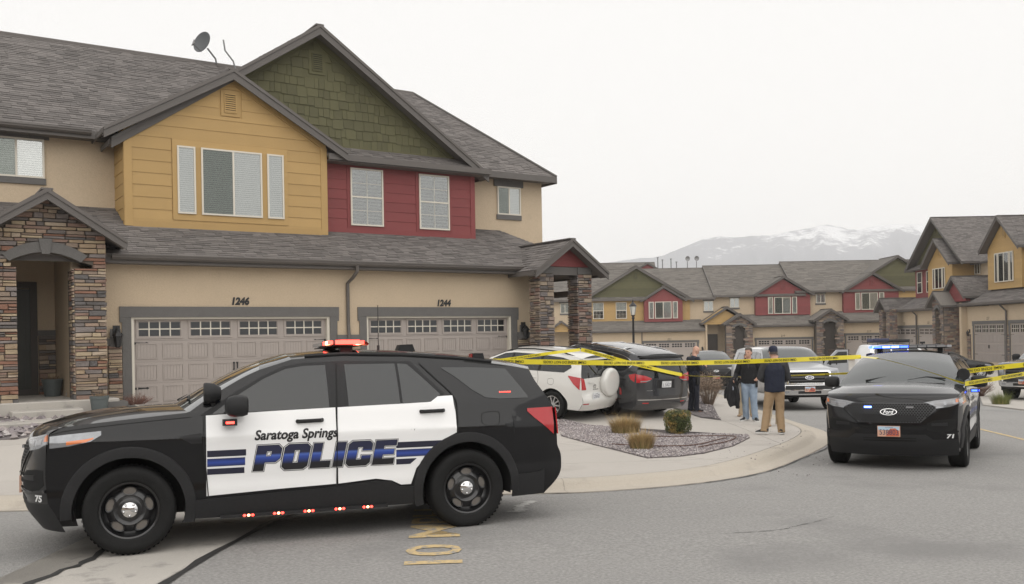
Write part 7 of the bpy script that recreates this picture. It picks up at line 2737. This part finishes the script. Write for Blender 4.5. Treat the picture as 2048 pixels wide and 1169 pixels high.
for S_, x in (('R', .15), ('L', -.165)):
    for k in range(3):
        an_, to_ = Vector(J['an' + S_]), Vector(J['toe' + S_])
        f = (to_ - an_)
        f.z = 0
        f.normalize()
        s_ = Vector((f.y, -f.x, 0))
        for q in (-1, 1):
            c_ = an_ + f * (.02 + k * .03) + s_ * q * .0465
            MB().add([tuple(c_ + Vector((0, 0, -.045))), tuple(c_ + f * .014 + Vector((0, 0, -.045))), tuple(c_ + f * .0 - s_ * q * .004 + Vector((0, 0, -.0))), tuple(c_ - f * .014 - s_ * q * .004 + Vector((0, 0, -.0)))], [(0, 1, 2, 3)]).build('shoe_stripe', M['sole'], P2)
# the carried jacket is a thing of its own
c, s = math.cos(bk - .35 - math.pi / 2), math.sin(bk - .35 - math.pi / 2)


def p2w(x, y, z):
    return (17.12 + c * x - s * y, 15.38 + s * x + c * y, cz(17.12, 15.38) + z)


jk = root('carried_jacket', 'black jacket with a badge patch hanging from the hand of the man in jeans', 'jacket', p2w(.36, .2, .4))
q = MB()
q.tube([p2w(.33, .17, 1.06), p2w(.36, .18, .98), p2w(.38, .19, .80), p2w(.39, .19, .60), p2w(.36, .19, .44), p2w(.34, .19, .38)], [(.05, .06), (.065, .12), (.08, .17), (.085, .20), (.075, .18), (.06, .15)], 14)
q.tube([p2w(.42, .19, .92), p2w(.52, .2, .72), p2w(.53, .2, .55)], [.055, .06, .05], 10)
q.tube([p2w(.28, .21, .85), p2w(.25, .22, .55), p2w(.26, .22, .32)], [.05, .055, .045], 10)
blob('jacket_cloth', q, M['fleece'], jk, .014, .012, 14)
MB().prism([(.34, .78), (.41, .78), (.415, .83), (.40, .87), (.35, .87), (.335, .83)], lambda a, b, d: p2w(a, d, b - .02), .275, .285).build('badge_patch', M['patch'], jk)
# man in navy fleece and khakis seen from behind
J = pose(elR=(.27, .03, 1.13), wrR=(.19, .24, 1.05), elL=(-.28, .02, 1.13), wrL=(-.16, .22, 1.06), head=(-.01, .05, 1.645), knL=(-.15, .02, .50), anL=(-.22, -.06, .11), toeL=(-.36, .04, .05), knR=(.10, .03, .50), anR=(.11, -.04, .09), toeR=(.16, .13, .03))
P3, _ = person('man in a navy fleece, khaki trousers and cap seen from behind', 14.65, 12.5, fr - .12, J, M['navy'], M['greysleeve'], M['khaki'], M['boot'], cap=M['cap'], sole=M['sole'], gaze=(-.25, .95, -.1), hem=.85, bulk=1.06)
# two people mostly hidden behind the others
J = pose(wrR=(.12, .22, 1.1), wrL=(-.12, .22, 1.1), anR=(.20, -.02, .09), toeR=(.24, .15, .03), knR=(.16, .02, .5))
person('person in tan boots hidden behind the man in jeans', 18.22, 16.42, bk - .5, J, M['uniform'], M['uniform'], M['tan'], M['tanboot'], hair=M['greyhair'], hem=.9)[0].scale = (.92, .92, .92)
person('person in tan trousers hidden behind the man in the cap', 16.3, 13.91, bk + .3, J, M['uniform'], M['uniform'], M['tan'], M['tanboot'], hair=M['greyhair'], hem=.9)[0].scale = (.92, .92, .92)

# ================================================================ barrier tape
M['tape'] = mat('yellow_tape', (.72, .60, .02), .35, noise_=(8, .06), coat=.3)


def CP(u, v, Z):
    """point on the line of sight at a depth, used once to lay out the strung tape"""
    dx, dy = u - 1024, v - 584.5
    x = 1024 + dx * cr - dy * sr
    y = 584.5 + dx * sr + dy * cr
    w = wxy((x - 1024) / 1850 * Z, Z)
    return Vector((w[0], w[1], CAMH + (670 - y) / 1850 * Z))


def tape(label, pts, w=.064, twist=None, text=True, n=10):
    pts = [Vector(p) for p in pts]
    q = catmull(pts, n)
    L, R_ = [], []
    acc = [0]
    for i in range(1, len(q)):
        acc.append(acc[-1] + (q[i] - q[i - 1]).length)
    tot = acc[-1]

    def frame(s_):
        s_ = min(max(s_, 0), tot)
        for i in range(1, len(q)):
            if s_ <= acc[i]:
                break
        t = (s_ - acc[i - 1]) / max(acc[i] - acc[i - 1], 1e-6)
        p = q[i - 1].lerp(q[i], t)
        d = (q[i] - q[i - 1]).normalized()
        nrm = Vector((d.y, -d.x, 0)).normalized()
        up = nrm.cross(d)
        up = up if up.z > 0 else -up
        if nrm.x * DX + nrm.y * DY > 0:
            nrm = -nrm
        a = (twist(s_ / tot) if twist else 0) + .12 * math.sin(s_ * 1.7) + .06 * math.sin(s_ * 4.1 + 1)
        return p, d, up * math.cos(a) + nrm * math.sin(a), nrm * math.cos(a) - up * math.sin(a)
    N_ = max(int(tot / .06), 8)
    for i in range(N_ + 1):
        p, d, up, nn = frame(tot * i / N_)
        L.append(tuple(p + up * w / 2))
        R_.append(tuple(p - up * w / 2))
    o = MB().grid([L, R_]).build('barrier_tape', M['tape'], fix=False)
    tag(o, label, 'tape', 'yellow barrier tape')
    if text:
        word = 'CRIME SCENE DO NOT CROSS'
        mm = text_mesh(word, 1)
        x1 = max(v.co.x for v in mm.vertices)
        bpy.data.meshes.remove(mm)
        k = w * .74
        per = x1 * k + .28
        s_ = .1
        base = frame(0)
        while s_ + x1 * k < tot - .05:
            def fn(a, b, s0=s_):
                p, d, up, nn = frame(s0 + x1 * k - a * k)
                flip = 1 if d.x * RX + d.y * RY > 0 else -1
                if flip < 0:
                    p, d, up, nn = frame(s0 + a * k)
                return tuple(p - up * (b - .36) * k + nn * .004)
            text_obj('tape_lettering', word, fn, M['letter'], o, size=1, offset=.015, res=2)
            s_ += per
    return o


tape('long yellow tape stretched level in front of the parked cars and people', [CP(940, 722, 11.2), CP(1060, 724, 11.6), CP(1250, 726.5, 12.3), CP(1400, 726, 12.9), CP(1560, 721, 13.6), CP(1700, 715, 14.4), CP(1722, 714, 14.5)])
tape('yellow tape rising along the white SUV to its rear corner', [CP(930, 730, 21.5), CP(1030, 717, 21.7), CP(1100, 707, 21.8), CP(1160, 700, 21.9)], w=.07)
tape('yellow tape slanting down from the white SUV to the minivan tailgate', [CP(1162, 700, 21.9), CP(1180, 704, 21.9), CP(1260, 726, 22.4), CP(1330, 743, 23.0), CP(1364, 750, 23.3)], w=.085)
tape('thin twisted lower tape strung behind the two men', [CP(1364, 750, 23.3), CP(1400, 753, 23.4), CP(1500, 754, 23.6), CP(1600, 751, 23.2), CP(1700, 747, 22.6), CP(1765, 744, 22)], w=.06, twist=lambda t: 1.1 - .9 * max(0, (t - .55) / .45))
tape('yellow tape lying across the windscreen of the police SUV at right', [CP(1722, 714, 14.5), CP(1760, 718, 13.55), CP(1810, 730, 13.2), CP(1870, 748, 12.9), CP(1905, 760, 12.75), CP(1928, 767, 12.7)], w=.05, twist=lambda t: 1.15, text=False)
tape('lower yellow tape running from the police SUV mirror to the right edge', [CP(1930, 768, 12.75), CP(1985, 759, 13.2), CP(2060, 746, 13.9), CP(2180, 724, 15)])
tape('upper yellow tape behind the police SUV running to the right edge', [CP(1890, 748, 15.6), CP(1940, 742, 15.4), CP(2048, 730, 15.2), CP(2180, 716, 15)], w=.08)

# ================================================================ plants
M['leafgreen'] = mat('shrub_leaf', (.085, .105, .028), .7, rnd=.45, noise_=(7, .2), wear=(5.5, .49, (.42, .27, .075), .9))
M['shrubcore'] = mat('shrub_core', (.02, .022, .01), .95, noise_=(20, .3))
M['drygrass'] = mat('dry_grass', (.40, .285, .13), .85, rnd=.35, hue=.03)
M['greengrass'] = mat('green_grass', (.14, .16, .04), .8, rnd=.35)
M['twig'] = mat('dry_twig', (.20, .145, .105), .9, rnd=.35)
M['twigpale'] = mat('pale_seedhead', (.42, .32, .24), .9, rnd=.3)
M['redtwig'] = mat('red_twig', (.17, .085, .065), .9, rnd=.3)
x, y = 13.23, 13.8
z = cz(x, y)
sb = root('clipped_shrub', 'small clipped green shrub with browned leaves in the gravel bed', 'shrub', (x, y, z))
MB().tube([(x, y, z), (x, y, z + .2)], .025, 6).build('trunk', M['twig'], sb)
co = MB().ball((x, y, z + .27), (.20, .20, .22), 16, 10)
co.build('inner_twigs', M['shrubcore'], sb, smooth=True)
lf = MB()
for k in range(7500):
    a, b = random.random() * 6.283, random.uniform(-1, 1)
    rr = random.uniform(.80, 1.03) * (1 + .06 * math.sin(a * 3 + b * 5))
    sx = math.sqrt(max(0, 1 - abs(b) ** 6))
    p = Vector((x + .27 * rr * sx * math.cos(a), y + .27 * rr * sx * math.sin(a), z + .27 + .25 * b * rr))
    n = Vector((random.gauss(0, 1), random.gauss(0, 1), random.gauss(.3, 1))).normalized()
    t = n.orthogonal().normalized()
    q = n.cross(t)
    s1 = random.uniform(.007, .014)
    lf.add([tuple(p - t * s1), tuple(p + q * s1 * .6), tuple(p + t * s1), tuple(p - q * s1 * .6)], [(0, 1, 2, 3)])
lf.build('foliage', M['leafgreen'], sb, fix=False)['kind'] = 'stuff'


def tuft(label, x, y, r, h, n, hf=cz, mats=('drygrass', 'greengrass'), lean=.8):
    z = hf(x, y)
    t = root('grass_tuft', label, 'grass tuft', (x, y, z))
    for i, (m, part, hh) in enumerate(((mats[0], 1.0, h), (mats[1], .22, h * .6))):
        mb = MB()
        for k in range(int(n * part)):
            a = random.random() * 6.283
            q = r * .75 * math.sqrt(random.random())
            L_ = hh * (random.uniform(.55, 1.05) if random.random() < .93 else random.uniform(1.1, 1.45))
            d = Vector((math.cos(a), math.sin(a), 0))
            b = Vector((x, y, z)) + d * q
            le = lean * (q / r + random.uniform(-.35, .45))
            m1 = b + Vector((0, 0, L_ * .55)) + d * le * L_ * .3
            e = b + Vector((random.uniform(-.03, .03), random.uniform(-.03, .03), L_)) + d * le * L_ * .8
            s_ = Vector((-d.y, d.x, 0)) * random.uniform(.002, .004)
            mb.add([tuple(b - s_), tuple(b + s_), tuple(m1 + s_ * .8), tuple(m1 - s_ * .8), tuple(e)], [(0, 1, 2, 3), (3, 2, 4)])
        mb.build('blades', M[m], t, fix=False)['kind'] = 'stuff'


tuft('larger dry ornamental grass tuft at the back of the gravel bed', 12.64, 14.74, .36, .34, 2600)
tuft('smaller dry grass tuft near the point of the gravel bed', 10.69, 12.05, .24, .30, 2000)
p = wxy(15.05, 28.6)
tuft('green spiky grass clump at the right-hand driveway', p[0], p[1], .32, .38, 900, gz, ('greengrass', 'drygrass'))


def twig_bush(label, x, y, r, h, n, m, tips=None, hf=cz, name='dry_bush'):
    z = hf(x, y)
    t = root(name, label, 'bush', (x, y, z))
    mb, mt_ = MB(), MB()
    for k in range(n):
        a = random.random() * 6.283
        q = random.random() ** .5
        d = Vector((math.cos(a) * q, math.sin(a) * q, 0))
        L_ = h * random.uniform(.55, 1.08)
        p0 = Vector((x, y, z)) + d * r * .25
        p1 = p0 + Vector((0, 0, L_ * .45)) + d * r * .35
        p2 = p0 + Vector((0, 0, L_ * (1 - .25 * q))) + d * r * .8 + Vector((random.uniform(-.06, .06), random.uniform(-.06, .06), 0))
        mb.tube([tuple(p0), tuple(p1), tuple(p2)], [.0045, .003, .0012], 4, False)
        for j in range(5):
            b = p1.lerp(p2, random.random())
            e = b + (Vector((random.gauss(0, 1), random.gauss(0, 1), random.gauss(.7, .5))).normalized()) * random.uniform(.08, .22) * h
            mb.tube([tuple(b), tuple(e)], [.0025, .001], 3, False)
            if tips:
                for i in range(3):
                    c_ = b.lerp(e, random.uniform(.5, 1.0))
                    o_ = Vector((random.gauss(0, 1), random.gauss(0, 1), random.gauss(0, 1))).normalized() * random.uniform(.005, .011)
                    u_ = o_.orthogonal().normalized() * o_.length
                    mt_.add([tuple(c_ - o_), tuple(c_ + u_), tuple(c_ + o_), tuple(c_ - u_)], [(0, 1, 2, 3)])
    mb.build('twigs', M[m], t, fix=False)['kind'] = 'stuff'
    if tips:
        mt_.build('seed_heads', M[tips], t, fix=False)['kind'] = 'stuff'


twig_bush('tall dry twiggy bush beside the officer', 19.25, 18.8, .5, 1.0, 190, 'twig', 'twigpale')
twig_bush('second dry bush just behind the officer', 20.0, 20.2, .45, .9, 100, 'twig', 'twigpale')
twig_bush('low reddish dead plant at the left garage jamb', 4.75, 23.1, .34, .36, 150, 'redtwig')
p = wxy(4.3, 40)
twig_bush('reddish bare shrub beyond the minivan', p[0], p[1], 1.6, 2.1, 420, 'redtwig', None, gz)
p = wxy(16.6, 33)
twig_bush('low brown dry shrub between the sedan and the dark pickup', p[0], p[1], .5, .6, 200, 'redtwig', 'twig', gz)

# ================================================================ street furniture
p = wxy(6.0, 46)
lz = gz(*p)
lamp = root('street_lamp', 'black street lamp with a lantern head in front of the far row', 'street lamp', (p[0], p[1], lz), ANG_R, local=True)
MB().lathe([(.12, 0), (.12, .35), (.075, .5), (.06, 2.4), (.05, 3.35), (.09, 3.4), (.05, 3.46), (.11, 3.55)], lambda a, b, h: (a, b, h), 14).build('post', M['blackmetal'], lamp, smooth=True)
M['frosted'] = mat('frosted_lantern', (.62, .62, .58), .4)
MB().lathe([(.10, 3.56), (.17, 3.98)], lambda a, b, h: (a, b, h), 8).build('lantern_glass', M['frosted'], lamp)
MB().lathe([(.20, 3.98), (.19, 4.02), (.10, 4.12), (.04, 4.18), (.02, 4.32), (.001, 4.36)], lambda a, b, h: (a, b, h), 8).build('lantern_cap', M['blackmetal'], lamp)
for k in range(4):
    a = math.pi / 4 + k * math.pi / 2
    MB().tube([(.105 * math.cos(a), .105 * math.sin(a), 3.56), (.175 * math.cos(a), .175 * math.sin(a), 3.98)], .012, 5).build('lantern_bar', M['blackmetal'], lamp)
M['bin'] = mat('brown_bin', (.05, .03, .022), .6, noise_=(5, .1))
for i, X in enumerate((28.6, 29.5)):
    p = wxy(X, 82.5)
    bn = root('wheelie_bin', ('left', 'right')[i] + ' of two brown bins by the far stone arch', 'bin', (p[0], p[1], gz(*p) + .1), ANG_R, 'brown bins', local=True)
    MB().prism([(-.28, 0), (.28, 0), (.36, 1.0), (-.36, 1.0)], lambda a, b, d: (a, d, b), -.3, .35).build('bin_body', M['bin'], bn)
    MB().prism([(-.39, 1.0), (.39, 1.0), (.36, 1.08), (-.36, 1.1)], lambda a, b, d: (a, d, b), -.36, .4).build('lid', M['bin'], bn)
    for s_ in (-1, 1):
        MB().lathe([(.001, -.04), (.12, -.04), (.12, .04), (.001, .04)], lambda a, b, h: (s_ * .3 + h, .36 + a, .12 + b), 12).build('wheel', M['tyre'], bn)
# row of houses across the street, behind the photographer (it shows only as reflections)
p = wxy(0, -24)
for i, X in enumerate((-26, -8, 10, 28)):
    q = wxy(X, -24)
    hb = root('townhouse', ('first', 'second', 'third', 'fourth')[i] + ' tan townhouse across the street, seen only in reflections', 'house', (q[0], q[1], 0), ANG_R + math.pi, 'houses across the street', local=True)
    MB().box(-8.5, 8.5, 0, 9, -.3, 6.2).build('wall', M['stucco'], hb)
    simple_rows = MB().prism([(-.6, 6.1), (9.6, 6.1), (4.5, 9.6)], lambda a, b, d: (d, a, b), -8.8, 8.8).build('roof', M['shingle_far'], hb)
    gable_wall(hb, face(-.5), -3, 3.2, 5.8, 7.6, 2.6, .7, M['red'] if i % 2 else M['yellow'], .5)
    gable_roof(hb, face(-.5), -3, 7.9, 3.0, .68, .3, -4, m=M['shingle_far'], shing=False)
    for a in (-7.5, 1.5):
        garage(hb, T0, a, a + 5, -.2, 2.0, .01, detail=False)
    for a in (-4.2, 2, 5):
        window(hb, face(-.55) if a < 0 else T0, a, a + 1.6, 3.9, 5.3, d=.04, splits=(.5,), kind='blind', fw=.06)
